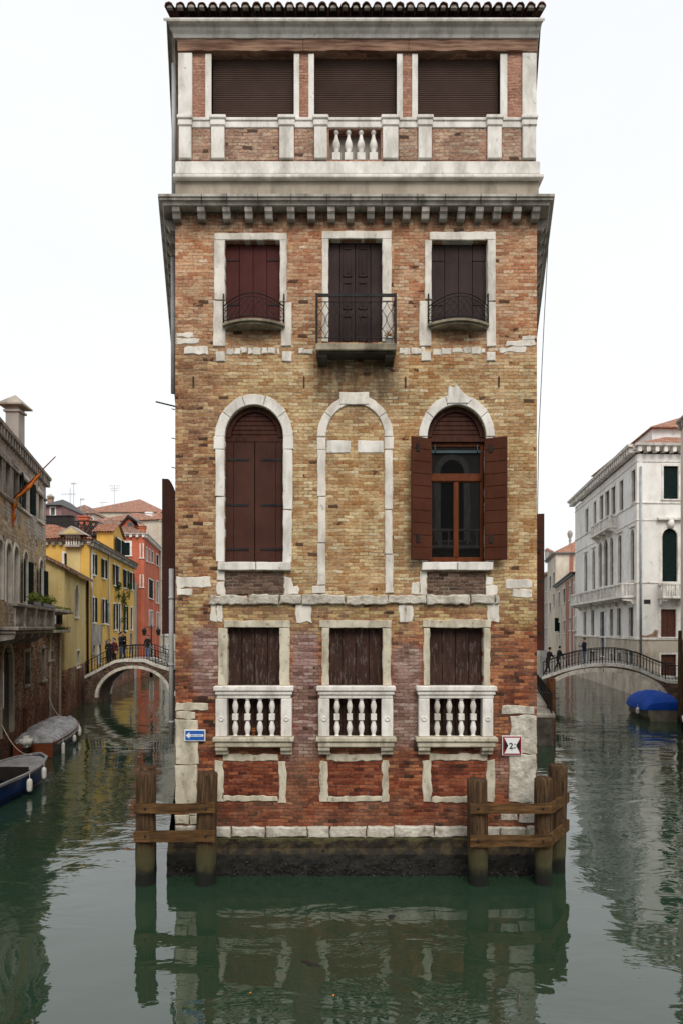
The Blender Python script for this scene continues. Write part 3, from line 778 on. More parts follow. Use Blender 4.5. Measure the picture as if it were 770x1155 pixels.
# blind arch in the middle
mb = MB(); arch_surround(mb, 357.7, 367.5, 433.4, 443, 493, 446, 456, yf=-.035, yb=.05, seg=5)
for r_ in ((357.5,367.6,493.5,507.5),(433,443.5,493.5,507),(358,367.5,508,560),(358.5,367.5,561,612),(358,367,613,660),(352,367,661,669.5),(433.4,442.5,508,575),(433.4,442,576,625),(434,443,626,669)): frough(mb, *r_, d=.035, back=.05)
frough(mb, 383, 416, 443, 457, d=.05, back=.05)
bl = build('blind_arch', mb, MT['stone'], main, FW.M)
mb = MB(); frough(mb, 368.5, 395, 497, 511, d=.015, back=.05); frough(mb, 403, 432, 497, 511, d=.015, back=.05)
build('impost_stone', mb, MT['stone_clean'], bl, FW.M)
# right one: shutters open, window behind
FW.open.append(arch_open(481.5, 547.6, 493, 457, 634))
mb = MB(); arch_surround(mb, 472.5, 481.5, 547.6, 558.5, 493, 445, 457)
pk = [(503,456),(505,436),(511,438),(513,434),(522,444),(531,452),(527,456)]
mb.prism([(fx(a), fz(c)) for a, c in pk], -.06, .05, bev=.015)
for r_ in ((474,481.6,493.5,560),(474.5,481.6,561,634),(547.6,556,493.5,570),(547.6,555.5,571,634)): frough(mb, *r_, d=.03, back=.2)
w = build('window', mb, MT['stone_clean'], main, FW.M); w['label'] = 'arched window with open shutters and a glazed frame'
lunette(w, 481.5, 547.6, 493, 457)
# leaves opened out
for sg, (a, b_, t0, t1, v0, v1) in ((-1, (462.7, 487.5, 497, 496, 634, 634.5)), (1, (543.3, 567.8, 495, 490.5, 632, 633))):
    mb = MB(); hx = fx(484.5) if sg < 0 else fx(546)
    wl = .44; zt_, zb_ = fz(495.5), fz(632.5)
    ang = R(24)
    Mx = Matrix.Translation((hx, -.02, 0)) @ Matrix.Rotation(ang if sg < 0 else -ang, 4, 'Z')
    q0, q1 = (-wl-.02, 0) if sg < 0 else (0, wl+.02)
    mb.box(q0, q1, -.05, -.012, zb_, zt_, bev=.006)
    npan = 10
    for k in range(npan):
        za = zb_+(zt_-zb_)*k/npan
        mb.box(q0+.015, q1-.015, -.060, -.045, za+.012, za+(zt_-zb_)/npan-.010, bev=.004)
    sh = build('shutter', mb, MT['sh_chestnut'], w, FW.M @ Mx)
    for zz in (zb_+.35, zt_-.3): mb = MB(); mb.box(q0+.1, q0+.17, -.075, -.05, zz, zz+.16); build('latch', mb, MT['iron'], sh, FW.M @ Mx)
mb = MB(); X0, X1, Z0, Z1 = fx(484), fx(546.5), fz(633), fz(496.5); y = .17
zt1 = fz(532); zt2 = fz(542)
for (a, b_, c_, e_) in ((X0,X0+.07,Z0,Z1),(X1-.07,X1,Z0,Z1),(X0+.07,X1-.07,Z1-.09,Z1),(X0+.07,X1-.07,zt2,zt1),(X0+.07,X1-.07,Z0,Z0+.10)): mb.box(a, b_, y, y+.07, c_, e_, bev=.008)
xm = (X0+X1)/2; mb.box(xm-.055, xm+.055, y-.012, y+.06, Z0+.10, zt2, bev=.01); mb.box(X0+.03, X1-.03, y-.02, y-.001, zt2+.02, zt1-.06, bev=.008)
build('window_frame', mb, MT['frame_wood'], w, FW.M)
mb = MB(); mb.box(X0+.05, X1-.05, y+.03, y+.036, Z0+.05, Z1-.05); build('pane', mb, MT['pane_main'], w, FW.M)
mb = MB(); mb.box(X0+.06, X1-.06, y-.03, y-.005, fz(509), fz(506)); mb.box(X0+.12,X0+.14,y-.03,y-.004,fz(509),fz(499)); mb.box(X1-.14,X1-.12,y-.03,y-.004,fz(509),fz(499)); build('awning_rod', mb, MT['rod'], w, FW.M)
mb = MB(); frough(mb, 475, 514, 634.5, 643.5, d=.12, back=.15); frough(mb, 515, 554.5, 634.5, 643.5, d=.12, back=.15); build('sill', mb, MT['stone_clean'], w, FW.M)
# brick aprons under both arched windows
for (a, b_, c_, d_) in ((253.5,320,645,671),(481.5,547,645,671)):
    mb = MB(); mb.box(fx(a), fx(b_), -.012, .05, fz(d_), fz(c_)); build('apron_panel', mb, MT['dark_panel'], main, FW.M)
# ---- loose white stones in the brickwork
mb = MB()
for r_ in ((199.5,218,375.5,381),(199.5,225,381.5,388),(207,236,391.5,400),(570,603,384,390.5),(589,603,378.5,384),(562,593,391.5,398),
           (199.5,238,651,663),(199.5,218,664,671),(569,599.5,654,663.5),(578,599,664.5,674),(245,253,644.5,655),(245,254,656,671),(320.5,330,651,671),(330,337,661,671),
           (473,481,645,671),(463,473,657,671),(547.5,555,651,660),(547.5,560,661,671),
           (237.5,244,682.5,701),(244.8,252,682,702),(334,351,682,702),(449.5,456,682,701),(456.6,465,682,701),(549,562,682,702)): mb = MB(); frough(mb, *r_, d=.012+rnd(0,.012), back=.05, jit=.022, bev=.012, step=.09); build('stone_insert', mb, MT['stone'], main, FW.M)
for (a, e, py) in ((256,316,396),(337,356,396.5),(449,480,396),(487,548,396)):   # broken string of small stones
    x = a
    while x < e-3:
        w_ = rnd(5, 13); w_ = min(w_, e-x)
        mb = MB(); frough(mb, x, x+w_-.8, py-rnd(2.5,4.5), py+rnd(2.5,4.5), d=rnd(.008,.03), back=.05, jit=.02, bev=.015, step=.07); x += w_; build('stone_insert', mb, MT['stone'], main, FW.M)
# rough string course
mb = MB(); x = 237
while x < 560:
    w_ = min(rnd(24, 52), 563-x)
    frough(mb, x, x+w_-1, 671.5+rnd(-.8,.8), 681.5+rnd(-1,1), d=rnd(.06,.085), back=.05, jit=.02, bev=.02, step=.08); x += w_
build('string_course', mb, MT['stone_rough'], main, FW.M)
# ---- ground floor windows with balustrades
prof = [(.052,0),(.052,.05),(.030,.06),(.032,.09),(.058,.17),(.060,.22),(.036,.31),(.030,.325)]
def baluster(mb, x, y, z0, z1, k=1.0):
    H = z1-z0; hb = H/2
    mb.box(x-.058*k, x+.058*k, y-.058*k, y+.058*k, z0+H*.43, z0+H*.60, bev=.006)
    lo = [(.055,0),(.055,.06),(.034,.08),(.038,.16),(.062,.45),(.060,.60),(.036,.90),(.030,1)]
    mb.lathe((x,y,z0), [(r*k, t*H*.43) for r, t in lo], 12)
    hi = [(.030,0),(.036,.10),(.060,.40),(.060,.55),(.036,.84),(.030,.92),(.052,.94),(.052,1)]
    mb.lathe((x,y,z0+H*.60), [(r*k, t*H*.40) for r, t in hi], 12)
GW = [(257,316,708,772), (371,431,708,772), (484,544.6,708,772)]
GS = [((253,327,700,708),(246.5,257.3,708.5,773),(315.8,327,708.5,773)),
      ((360,441,699.5,708),(363,371,708.5,773),(431,440.5,708.5,773)),
      ((476,553,699,708),(477,484,708.5,773),(544.5,552,708.5,773))]
BP = [(241,331,243,256,317,329,(265.7,279.5,293.5,307)), (357,446,359,371.5,430,443,(380,394,407.3,421)), (469,560,472,484,544,556,(492.5,506,519.5,533))]
for i in range(3):
    a, b_, t, u = GW[i]; x0, x1, z0, z1 = fx(a), fx(b_), fz(840), fz(t)
    FW.open.append([(x0,z0),(x1,z0),(x1,z1),(x0,z1)])
    mb = MB()
    for r_ in GS[i]: frough(mb, *r_, d=.04, back=.2, jit=.010)
    w = build('window', mb, MT['stone_cream'], main, FW.M)
    w['label'] = ['left', 'middle', 'right'][i] + ' canal-level window with peeling boards'
    mb = MB(); n = 4
    for k in range(n):
        l = x0+(x1-x0)*k/n; r2 = x0+(x1-x0)*(k+1)/n; o = rnd(0, .012)
        mb.box(l+.006, r2-.006, .14+o, .18+o, z0, z1-.01, bev=.008)
    mb.box(x0, x1, .20, .24, z0, z1); build('shutter', mb, MT['sh_peel'], w, FW.M)
    # balustrade
    p0, p1, a0, a1, b0, b1, bs_ = BP[i]; d = .20
    mb = MB()
    X0, X1 = fx(p0, d), fx(p1, d)
    mb.box(X0, X1, -d-.03, .06, fz(779.5,d), fz(774,d), bev=.015); mb.box(X0+.03, X1-.03, -d, .06, fz(784,d), fz(779.8,d), bev=.015); mb.box(X0+.06, X1-.06, -d+.03, .06, fz(788,d), fz(784.2,d), bev=.01)
    bl = build('balustrade', mb, MT['stone_clean'], main, FW.M)
    for (q0, q1) in ((a0, a1), (b0, b1)):
        mb = MB(); mb.box(fx(q0,d), fx(q1,d), -d+.02, .06, fz(831.3,d), fz(788.3,d), bev=.012)
        c = (fx(q0,d)+fx(q1,d))/2; zc = fz(811,d)
        Mx = Matrix.Translation((c, -d+.022, zc)) @ Matrix.Rotation(pi/2, 4, 'X')
        mb.lathe((0,0,0), [(.055,0),(.055,.012),(.035,.02),(.03,.014)], 14, M=Mx)
        build('post', mb, MT['stone_clean'], bl, FW.M)
    for px in bs_:
        mb = MB(); baluster(mb, fx(px, d-.1), -.10, fz(831.2,d), fz(788.4,d), 1.0); build('baluster', mb, MT['stone_clean'], bl, FW.M)
    mb = MB(); mb.box(X0-.01, X1+.01, -d-.06, .06, fz(836.5,d), fz(831.5,d), bev=.015); mb.box(X0+.03, X1-.03, -d-.02, .06, fz(843,d), fz(836.8,d), bev=.02)
    build('ledge', mb, MT['stone_cream'], bl, FW.M)
    for (q0, q1) in ((a0, a1+.5), (b0-.5, b1)):
        mb = MB(); zc = fz(843.3,d); q = [(-d, zc), (-d+.01, zc-.06), (-d+.07, zc-.09), (-d+.08, zc-.15), (.05, zc-.18), (.05, zc)]
        mb.quadprof(q, fx(q0,d), fx(q1,d)); build('bracket', mb, MT['stone_cream'], bl, FW.M)
    # blind panel below
    mb = MB()
    P = [((252,314,850.5,858),(242.5,252,858,905),(314.5,323,858,905),(252,314,897.5,903.5)),
         ((368,430,850.5,858),(360.5,370,858,904),(430.5,438,858,904),(368,432,898,904)),
         ((484,549,850,857.5),(476,486,857,904),(548,557,857,904),(486,548,898,905))][i]
    for r_ in P: frough(mb, *r_, d=.03, back=.05, jit=.02, step=.1)
    pn = build('blind_panel', mb, MT['stone_cream'], main, FW.M)
    mb = MB(); mb.box(fx(P[1][1]), fx(P[2][0]), -.006, .05, fz(897), fz(858.5)); build('panel_brickwork', mb, MT['panel_brick'], pn, FW.M)
for px in (218.5, 343, 457, 562):   # iron wall ties
    mb = MB(); mb.box(fx(px)-.012, fx(px)+.012, -.03, .02, fz(437), fz(425)); build('wall_tie', mb, MT['iron'], main, FW.M)
# ---- corner stones
mb = MB()
for r_ in ((198.5,235,793,801.5),(198.5,220,802.5,811),(198.5,224,812,862),(198.5,222,863,908),(197.5,212,909,918),(213,224,910,919),(198,214,919.5,929),(215,232,920,930)): frough(mb, *r_, d=.03, back=.3, jit=.018)
build('corner_stone', mb, MT['stone_cream'], main, FW.M)
mb = MB()
for r_ in ((565,602.5,796,806),(575,604.5,806.8,850),(573.5,604,851,905),(590,604,906,915),(575,589,907,916),(565,583,917,926),(585,604,917,928)): frough(mb, *r_, d=.03, back=.3, jit=.02)
build('corner_stone', mb, MT['stone_rough'], main, FW.M)
# ---- plinth
zp = fz(944)
mb = MB(); x = 198
while x < 604:
    w_ = min(rnd(22, 48), 606-x)
    if 606-(x+w_) < 10: w_ = 606-x
    frough(mb, x, x+w_-1, 932+rnd(-.8,.5), 943.5, d=rnd(.07,.10), back=.2, jit=.016, bev=.025, step=.1); x += w_
build('plinth_course', mb, MT['stone_rough'], main, FW.M)
mb = MB(); bm = bmesh.new()
x0, x1 = fx(189, .2), fx(611, .2)
foot = [(x0, -.16), (x1, -.16), (x1+.2325*DEPTH, DEPTH), (x0-.213*DEPTH, DEPTH)]
nX = 90; nZ = 14
vs = []; fs = []
for j in range(nZ+1):
    for i in range(nX+1):
        zz = -.6 + (zp-.0+.6)*j/nZ; xx = x0+(x1-x0)*i/nX
        o = -.16 + mnoise.noise(Vector((xx*3, 0, zz*5)))*.05 - (.08 if zz < .45 else 0) + mnoise.noise(Vector((xx*9, 3, zz*11)))*.03
        vs.append((xx, o, zz))
for j in range(nZ):
    for i in range(nX):
        a = j*(nX+1)+i; fs.append((a, a+1, a+nX+2, a+nX+1))
mb.add(vs, fs)
L4 = [(x0,-.17),(x1,-.17),(x1+.2325*DEPTH,DEPTH),(x0-.213*DEPTH,DEPTH)]
mb.add([(x0,-.15,-.6),(x0,-.15,zp),(x0-.213*DEPTH,DEPTH,zp),(x0-.213*DEPTH,DEPTH,-.6)], [(0,1,2,3)])
mb.add([(x1,-.15,-.6),(x1,-.15,zp),(x1+.2325*DEPTH,DEPTH,zp),(x1+.2325*DEPTH,DEPTH,-.6)], [(0,1,2,3)])
mb.add([(x0,-.16,zp),(x1,-.16,zp),(x1,.1,zp),(x0,.1,zp)], [(0,1,2,3)])
build('plinth', mb, MT['plinth'], main, FW.M)
mb = MB()   # mussels and weed clinging at the waterline
for _ in range(1500):
    x = rnd(x0, x1); z = abs(random.gauss(.10, .14))-.03
    if z > .5: continue
    r_ = rnd(.014, .038); vs = []
    Mx = Matrix.Translation((x, -.24+rnd(-.02,.05), z)) @ Matrix.Rotation(rnd(0, 6.28), 4, (rnd(-1,1), rnd(-1,1), rnd(-1,1)+.01))
    mb.add([(0,0,r_*1.6),(r_,0,0),(0,r_*.6,0),(-r_,0,0),(0,-r_*.6,0),(0,0,-r_)], [(0,1,2),(0,2,3),(0,3,4),(0,4,1),(5,2,1),(5,3,2),(5,4,3),(5,1,4)], M=Mx)
tag(build('mussel_crust', mb, MT['mussel'], main, FW.M), kind='stuff')

# ---- walls
zTopWall = fz(240)
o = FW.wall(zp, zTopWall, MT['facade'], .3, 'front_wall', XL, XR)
# side windows (closed), some with open leaves
for (u_from, lab) in ((3.2,0),(7.2,0),(10.6,0)):
    window(LW, LW.L-u_from-1.0, LW.L-u_from, 5.9, 8.6, arch=True, fill='sh_brown')
    window(LW, LW.L-u_from-1.0, LW.L-u_from, 10.9, 12.7, fill='sh_dark')
    window(LW, LW.L-u_from-1.0, LW.L-u_from, 3.4, 5.0, fill='sh_peel')
    window(RW, u_from, u_from+1.0, 5.9, 8.6, arch=True, fill='sh_brown')
    window(RW, u_from, u_from+1.0, 10.9, 12.7, fill='sh_dark')
    window(RW, u_from, u_from+1.0, 3.4, 5.0, fill='sh_peel')
LW.wall(zp, zTopWall, MT['side_brick'], .3, 'side_wall', 0, LW.L-.31); RW.wall(zp, zTopWall, MT['side_brick'], .3, 'side_wall', .31, RW.L)
bw = WF(main, BR, BL); bw.wall(zp, zTopWall+4.5, MT['side_brick'], .3, 'rear_wall', .31, bw.L-.31)
# big shutters standing open on the flanks
def flank_shutter(wf, u, z0, z1, wd, curved, sg, mat):
    mb = MB()
    if curved:
        out = [(0,z0),(wd,z0),(wd,z1-.02)]; n = 8
        out += [(wd*(1-i/n), z1-.45*(1-cos(pi/2*i/n))**1.0) for i in range(1, n)] + [(0, z1-.45)]
        out = [(0,z0),(wd,z0),(wd,z1)] + [(wd*(.62-.62*i/n), z1 - .42*(i/n)**1.6) for i in range(n+1)]
    else: out = [(0,z0),(wd,z0),(wd,z1),(0,z1)]
    mb.prism(out, -.025, .025, bev=.006)
    Mx = wf.M @ Matrix.Translation((u, 0, 0)) @ Matrix.Rotation(-pi/2, 4, 'Z')
    s_ = build('shutter', mb, MT[mat], main, Mx)
    mb = MB()
    for zz in (z0+.4, (z0+z1)/2, z1-.7): mb.box(.02, wd-.03, -.032, -.026, zz, zz+.05)
    mb.box(wd*.3, wd*.7, -.05, -.028, z1-.95, z1-.85)
    build('strap_hinge', mb, MT['iron'], s_, Mx)
flank_shutter(LW, LW.L-1.7, 4.86, 8.40, .34, True, -1, 'sh_brown')
flank_shutter(RW, 2.6, 4.45, 7.75, .30, False, 1, 'sh_brown')

# ---- downpipes
mb = MB(); wpx = LW.M
def lwp(u, y, z): return (LW.L-u, y, z)
mb.tube([lwp(.35,-.09,fz(845)+.05), lwp(.35,-.09,fz(640))], .05, 10, M=LW.M)
for z in (3.0, 4.2, 5.6): mb.tube([lwp(.35,-.09,z), lwp(.35,-.09,z+.05)], .06, 10, M=LW.M)
pp = build('downpipe', mb, MT['lead'], main)
mb = MB(); mb.tube([lwp(1.2,-.08,10.2), lwp(1.2,-.08,13.2)], .05, 10, M=LW.M); build('downpipe', mb, MT['lead'], main)
mb = MB(); mb.tube([lwp(.6,.02,9.72), lwp(.6,-.42,9.80)], .018, 6, M=LW.M); build('wall_rod', mb, MT['iron'], main)
mb = MB()
for k in range(7): mb.tube([lwp(.5,.02,5.9+k*.62), lwp(.5,-.09,5.9+k*.62+.02)], .010, 5, M=LW.M)
build('cable_bracket', mb, MT['iron'], main)
mb = MB(); pts = []
for k in range(12): pts.append((XR+.04+.18*sin(pi*k/11*.5), .25, 13.3-k*.75))
mb.tube([(XR+.38,.5,13.1),(XR+.28,.45,11.5),(XR+.15,.4,9.0),(XR+.10,.35,6.6)], .008, 5); build('cable', mb, MT['iron'], main)

# ---- main cornice (front and both flanks) with brackets
ov = .33
zc1, zc0 = fz(218.5, ov), fz(231.5, ov-.1)
P = [(.25,zc0),(-ov+.10,zc0),(-ov+.08,zc0+.05),(-ov+.03,zc0+.07),(-ov+.03,zc1-.07),(-ov,zc1-.05),(-ov,zc1),(.25,zc1)]
tl = .213; 
def cornice(wf, P, u0, u1, ext0, ext1, mat, name, m0=0, m1=0):
    mb = MB(); mb.quadprof(P, u0-ext0, u1+ext1, M0=m0, M1=m1)
    return build(name, mb, mat, main, wf.M)
s_ = .90   # mitre factor at the slightly obtuse corners
cor = cornice(FW, P, XL, XR, 0, 0, MT['cornice_dark'], 'cornice', m0=.80, m1=.80)
mb = MB()
for i in range(1, 12):   # joints: thin dark grooves as raised lead flashing seams
    mb = MB(); x = XL+(XR-XL)*i/12+rnd(-.15,.15); mb.box(x-.006, x+.006, -ov-.004, -ov+.04, zc1-.19, zc1-.002); build('joint', mb, MT['iron'], cor, FW.M)
cL = cornice(LW, P, 0, LW.L, 0, 0, MT['cornice_dark'], 'cornice', m1=.80); cR = cornice(RW, P, 0, RW.L, 0, 0, MT['cornice_dark'], 'cornice', m0=.80)
# frieze band of brick/stone behind the brackets
zb1 = fz(233, .2); zb0 = fz(248, .12)
def brk(parent, wf, u, hw=.075):
    mb = MB(); q = [(-ov+.12, zb1-.004), (-ov+.13, zb1-.09), (-ov+.17, zb1-.13), (-.13, zb0+.02), (-.10, zb0), (.02, zb0), (.02, zb1-.004)]
    mb.quadprof(q, u-hw, u+hw); return build('bracket', mb, MT['stone_grey'], parent, wf.M)
for px in (198.5,226.8,255.4,280.4,303,328,351,373.6,395,417.9,438.3,458.4,479.5,500,520,540.6,560.7,583.4,604.5): brk(cor, FW, fx(px, .2))
for k in range(28):
    brk(cL, LW, LW.L-.35-k*.48); brk(cR, RW, .35+k*.48)

# ---- attic storey (closed loggia)
att = main
zA0 = fz(218.5, ov)-.02
# fascia below ledge
mb = MB(); mb.box(fx(198.5), fx(606.5), -.03, .3, zA0-.1, fz(202.5)+.02); build('attic_fascia', mb, MT['fascia'], main, FW.M)
mb = MB(); mb.box(fx(195.5,.1), fx(612.5,.1), -.14, .3, fz(201,.12), fz(196,.12), bev=.02); 
mb.box(fx(198.5), fx(608), -.05, .3, fz(196,.05)+.003, fz(181.5,.05), bev=.015); build('attic_ledge', mb, MT['stone_clean'], main, FW.M)
AX0, AX1 = fx(201.5), fx(604)
AXW = [(239,331.7),(354.4,447),(470.5,563.3)]
mb = MB()
aw = WF(main, (0, D0), (1, D0))
for a, b_ in AXW: aw.open.append([(fx(a),fz(136)),(fx(b_),fz(136)),(fx(b_),fz(60)),(fx(a),fz(60))])
aw.open.append([(fx(371),fz(180)),(fx(429),fz(180)),(fx(429),fz(146)),(fx(371),fz(146))])
aw.wall(fz(182), fz(40), MT['fine_brick'], .25, 'loggia_wall', AX0, AX1)
mb = MB(); mb.box(fx(371)-.02, fx(429)+.02, .22, .24, fz(180), fz(146)); build('loggia_backing', mb, MT['grey_pl'], main, FW.M)
for a, b_ in AXW:
    mb = MB(); X0, X1, Z0, Z1 = fx(a), fx(b_), fz(134), fz(60); n = 34
    vs = []; h = (Z1-Z0)/n
    for k in range(n):
        z = Z0+h*k
        mb.add([(X0,.16,z),(X1,.16,z),(X1,.148,z+h*.35),(X0,.148,z+h*.35),(X1,.16,z+h*.86),(X0,.16,z+h*.86),(X1,.168,z+h*.9),(X0,.168,z+h*.9),(X1,.168,z+h),(X0,.168,z+h)],
               [(0,1,2,3),(3,2,4,5),(5,4,6,7),(7,6,8,9)])
    mb.box(X0,X1,.18,.2,Z0,Z1)
    build('roller_shutter', mb, MT['roller'], main, FW.M)
for a, b_ in ((201.8,217.5),(232,239),(331.7,337.8),(348,354.4),(447,453.6),(464,470.5),(563.3,571.2),(588,603.8)):
    mb = MB(); mb.box(fx(a), fx(b_), -.05 if b_-a > 10 else -.03, .18, fz(134), fz(61.5), bev=.008); build('pilaster', mb, MT['stone_clean'], main, FW.M)
# parapet: rail, pedestals, brick panels, balusters
mb = MB(); mb.box(fx(201.8), fx(604.5), -.05, .1, fz(137.5), fz(133.8), bev=.01); mb.box(fx(202.5), fx(603.8), -.03, .1, fz(145), fz(137.6), bev=.012)
prl = build('parapet', mb, MT['stone_clean'], main, FW.M)
for a, b_ in ((201.8,217.8),(238,255),(314.5,333),(353.5,370),(430,449.5),(470,487),(547.5,565.5),(587,604)):
    mb = MB(); mb.box(fx(a)+.02, fx(b_)-.02, -.075, .1, fz(181), fz(145.2), bev=.01)
    mb.box(fx(a)-.015, fx(b_)+.015, -.115, .1, fz(137.3), fz(133), bev=.015); mb.box(fx(a)+.0, fx(b_)-.0, -.095, .1, fz(144.8), fz(137.6), bev=.02)
    build('pedestal', mb, MT['stone_clean'], prl, FW.M)
for a, b_ in ((217.8,238),(255,314.5),(333,353.5),(449.5,470),(487,547.5),(565.5,587)):
    mb = MB(); mb.box(fx(a), fx(b_), -.012, .1, fz(181), fz(145.2)); build('brick_panel', mb, MT['loggia_brick'], prl, FW.M)
for px in (379.3,393,407,421):
    mb = MB(); z0, z1 = fz(181), fz(145.3); H = z1-z0; X = fx(px)
    mb.box(X-.085, X+.085, -.0, .14, z0, z0+H*.27, bev=.006)
    pr = [(.055,.27),(.06,.31),(.045,.33),(.075,.42),(.088,.52),(.075,.62),(.045,.74),(.032,.84),(.034,.88),(.055,.90),(.055,1)]
    mb.lathe((X,.06,z0), [(r*.95, t*H) for r, t in pr], 14); build('baluster', mb, MT['stone_clean'], prl, FW.M)
# flanks of the attic, set level with the walls
AL = WF(main, (fx(201.5)-.213*DEPTH, D0+DEPTH), (fx(201.5), D0)); AR = WF(main, (fx(604), D0), (fx(604)+.2325*DEPTH, D0+DEPTH))
AL.wall(zA0-.1, fz(40), MT['side_brick'], .25, 'side_wall', 0, AL.L-.26); AR.wall(zA0-.1, fz(40), MT['side_brick'], .25, 'side_wall', .26, AR.L)
mb = MB(); mb.tube([(AL.L-.3,-.1,zA0), (AL.L-.3,-.1,fz(60))], .045, 10, M=AL.M); build('downpipe', mb, MT['lead'], main)
# timber beam, two lengths
for (a, b_, t, u) in ((201.5,342,43.5,60.3),(342.5,460,42.5,60),(460.5,604,42,60.2)):
    mb = MB(); n = 16; X0, X1 = fx(a), fx(b_)
    vs = []; fs = []
    ring = [(-.07,fz(u)),(-.075,fz(u)+.12),(-.07,fz(t)-.08),(-.05,fz(t)),(.1,fz(t)),(.1,fz(u))]
    for i in range(n+1):
        for (y, z) in ring:
            vs.append((X0+(X1-X0)*i/n, y+mnoise.noise(Vector((i*.7+a, y*9, z)))*.018, z+mnoise.noise(Vector((i*.6, a+z*5, 3)))*.02))
    k = len(ring)
    for i in range(n):
        for j in range(k): fs.append((i*k+j, i*k+(j+1)%k, (i+1)*k+(j+1)%k, (i+1)*k+j))
    fs += [list(range(k)), [n*k+j for j in range(k)]]
    mb.add(vs, fs); build('timber_beam', mb, MT['beam'], main, FW.M)
# top cornice
o2 = .30
z1, z0 = fz(22, o2), fz(41.5, .12)
P2 = [(.2,z0),(-.10,z0),(-.12,z0+.06),(-.17,z0+.10),(-.20,z0+.18),(-o2+.02,z0+.20),(-o2,z0+.23),(-o2,z1-.03),(-o2-.015,z1),(.2,z1)]
cornice(FW, P2, AX0, AX1, 0, 0, MT['stone_clean'], 'top_cornice', m0=.73, m1=.28)
PL = [(y*.73 if y < 0 else y, z) for y, z in P2]; PR = [(y*.28 if y < 0 else y, z-.001) for y, z in P2]
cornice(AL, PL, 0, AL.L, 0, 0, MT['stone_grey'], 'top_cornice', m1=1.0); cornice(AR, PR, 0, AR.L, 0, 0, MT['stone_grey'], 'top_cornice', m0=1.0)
# roof: dark boarding and tiles
mb = MB(); zr = fz(21.5, .25)
xa, xb = fx(198, .25), fx(602, .25)
mb.add([(xa,-.2,zr-.02),(xb,-.2,zr-.02),(xb+.2325*DEPTH,DEPTH,zr-.02),(xa-.213*DEPTH,DEPTH,zr-.02),(xa,-.2,zr+.10),(xb,-.2,zr+.10),(xb+.2325*DEPTH,DEPTH,zr+.10),(xa-.213*DEPTH,DEPTH,zr+.10)],
       [(0,3,2,1),(4,5,6,7),(0,1,5,4),(1,2,6,5),(2,3,7,6),(3,0,4,7)])
rf = build('roof', mb, MT['sh_dark'], main, FW.M)
zt = zr+.11; sl = .32
pc = Vector((0, 5.0, zt+5.2*sl))
xl, xr = -3.43, 3.99
# hip planes
tile_sheet('roof_tiles', rf, (xl-.0,-.34,zt), (xr+.0,-.34,zt), (0, 5.6, 5.6*sl), MT['tile_dark'], pitch=.2195, clip=[(Vector((xl,-.34,zt)), Vector((-1,-.95,0))), (Vector((xr,-.34,zt)), Vector((1,-.95,0)))], amp=.075)
for sg in (-1, 1):
    ex = xl if sg < 0 else xr; k = -.213 if sg < 0 else .2325
    e0 = Vector((ex,-.34,zt)); e1 = Vector((ex+k*(DEPTH+.4),DEPTH+.05,zt))
    dd = (e1-e0).normalized(); nn = Vector((-sg*abs(dd.y), sg*dd.x*1.0, 0)).normalized(); 
    up = nn*6.2 + Vector((0,0,6.2*sl))
    ridge = Vector((.35 if sg > 0 else .35, 0, 0))
    tile_sheet('roof_tiles', rf, e0, e1, up, MT['tile_dark'], pitch=.22, clip=[(e0, Vector((1,.95,0)) * 0 + (Vector((1,-.95,0)) * -1 if sg > 0 else Vector((-1,-.95,0)) * -1)), (Vector((.3,0,0)), Vector((-1 if sg > 0 else 1,0,0)))], amp=.075)
# round cover tiles at the eave ends
mb = MB(); n = int(round((xr-xl)/.2195))
for i in range(n+1):
    x = xl + (xr-xl)*i/n; seg = 8; vs = []; j = rnd(-.012, .012)
    for (y, rr) in ((-.40, .088), (.1, .072)):
        for k in range(seg+1):
            a = pi*k/seg; vs.append((x+j+rr*cos(a), y+rnd(-.01,.01), zt+.015+(y+.4)*sl+rr*1.05*sin(a)))
        for k in range(seg+1):
            a = pi*k/seg; vs.append((x+j+(rr-.016)*cos(a), y, zt+.015+(y+.4)*sl+(rr-.016)*1.05*sin(a)))
    s2 = seg+1; fs = []
    for k in range(seg):
        fs += [(k, k+1, 2*s2+k+1, 2*s2+k), (s2+k, 3*s2+k, 3*s2+k+1, s2+k+1), (k, s2+k, s2+k+1, k+1)]
    mb.add(vs, fs)
# lime bedding closing the tile ends
for i in range(n+1):
    x = xl + (xr-xl)*i/n+rnd(-.01,.01); q = rnd(.045,.066)
    mb.prism([(x-q, zt+.012)] + [(x+q*cos(pi-pi*k/6), zt+.012+q*sin(pi*k/6)) for k in range(1, 6)] + [(x+q, zt+.012)], -.385+rnd(0,.02), -.30, m=1)
build('eave_tiles', mb, [MT['tile_dark'], MT['stone_grey']], rf, FW.M)

# rear wing behind, lower
rw = empty('rear_house', (BL[0], BL[1], 0), 'lower rendered house joined to the back of the brick palace', 'building')
e = 18.0
A1 = (BL[0]+.1, BL[1]+.02); B1 = (BL[0]-.213*e, BL[1]+e); A2 = (BR[0]-.1, BR[1]+.02); B2 = (BR[0]+.2325*e, BR[1]+e)
w1 = WF(rw, B1, A1); w2 = WF(rw, A2, B2); w3 = WF(rw, B2, B1)
for k in range(5):
    for (za, zb_) in ((1.8,3.2),(4.6,6.4),(7.8,9.4)):
        window(w1, 1.5+k*3.4, 2.5+k*3.4, za, zb_, fill='green_sh' if (k+int(za))%2 else 'pane'); window(w2, 1.5+k*3.4, 2.5+k*3.4, za, zb_, fill='pane' if k%2 else 'green_sh')
w1.wall(-.6, 10.6, MT['pale_yellow']); w2.wall(-.6, 10.6, MT['cream'], u0=.0); w3.wall(-.6, 10.6, MT['cream'], u0=.36, u1=w3.L-.36)
mb = MB(); r = rw.location
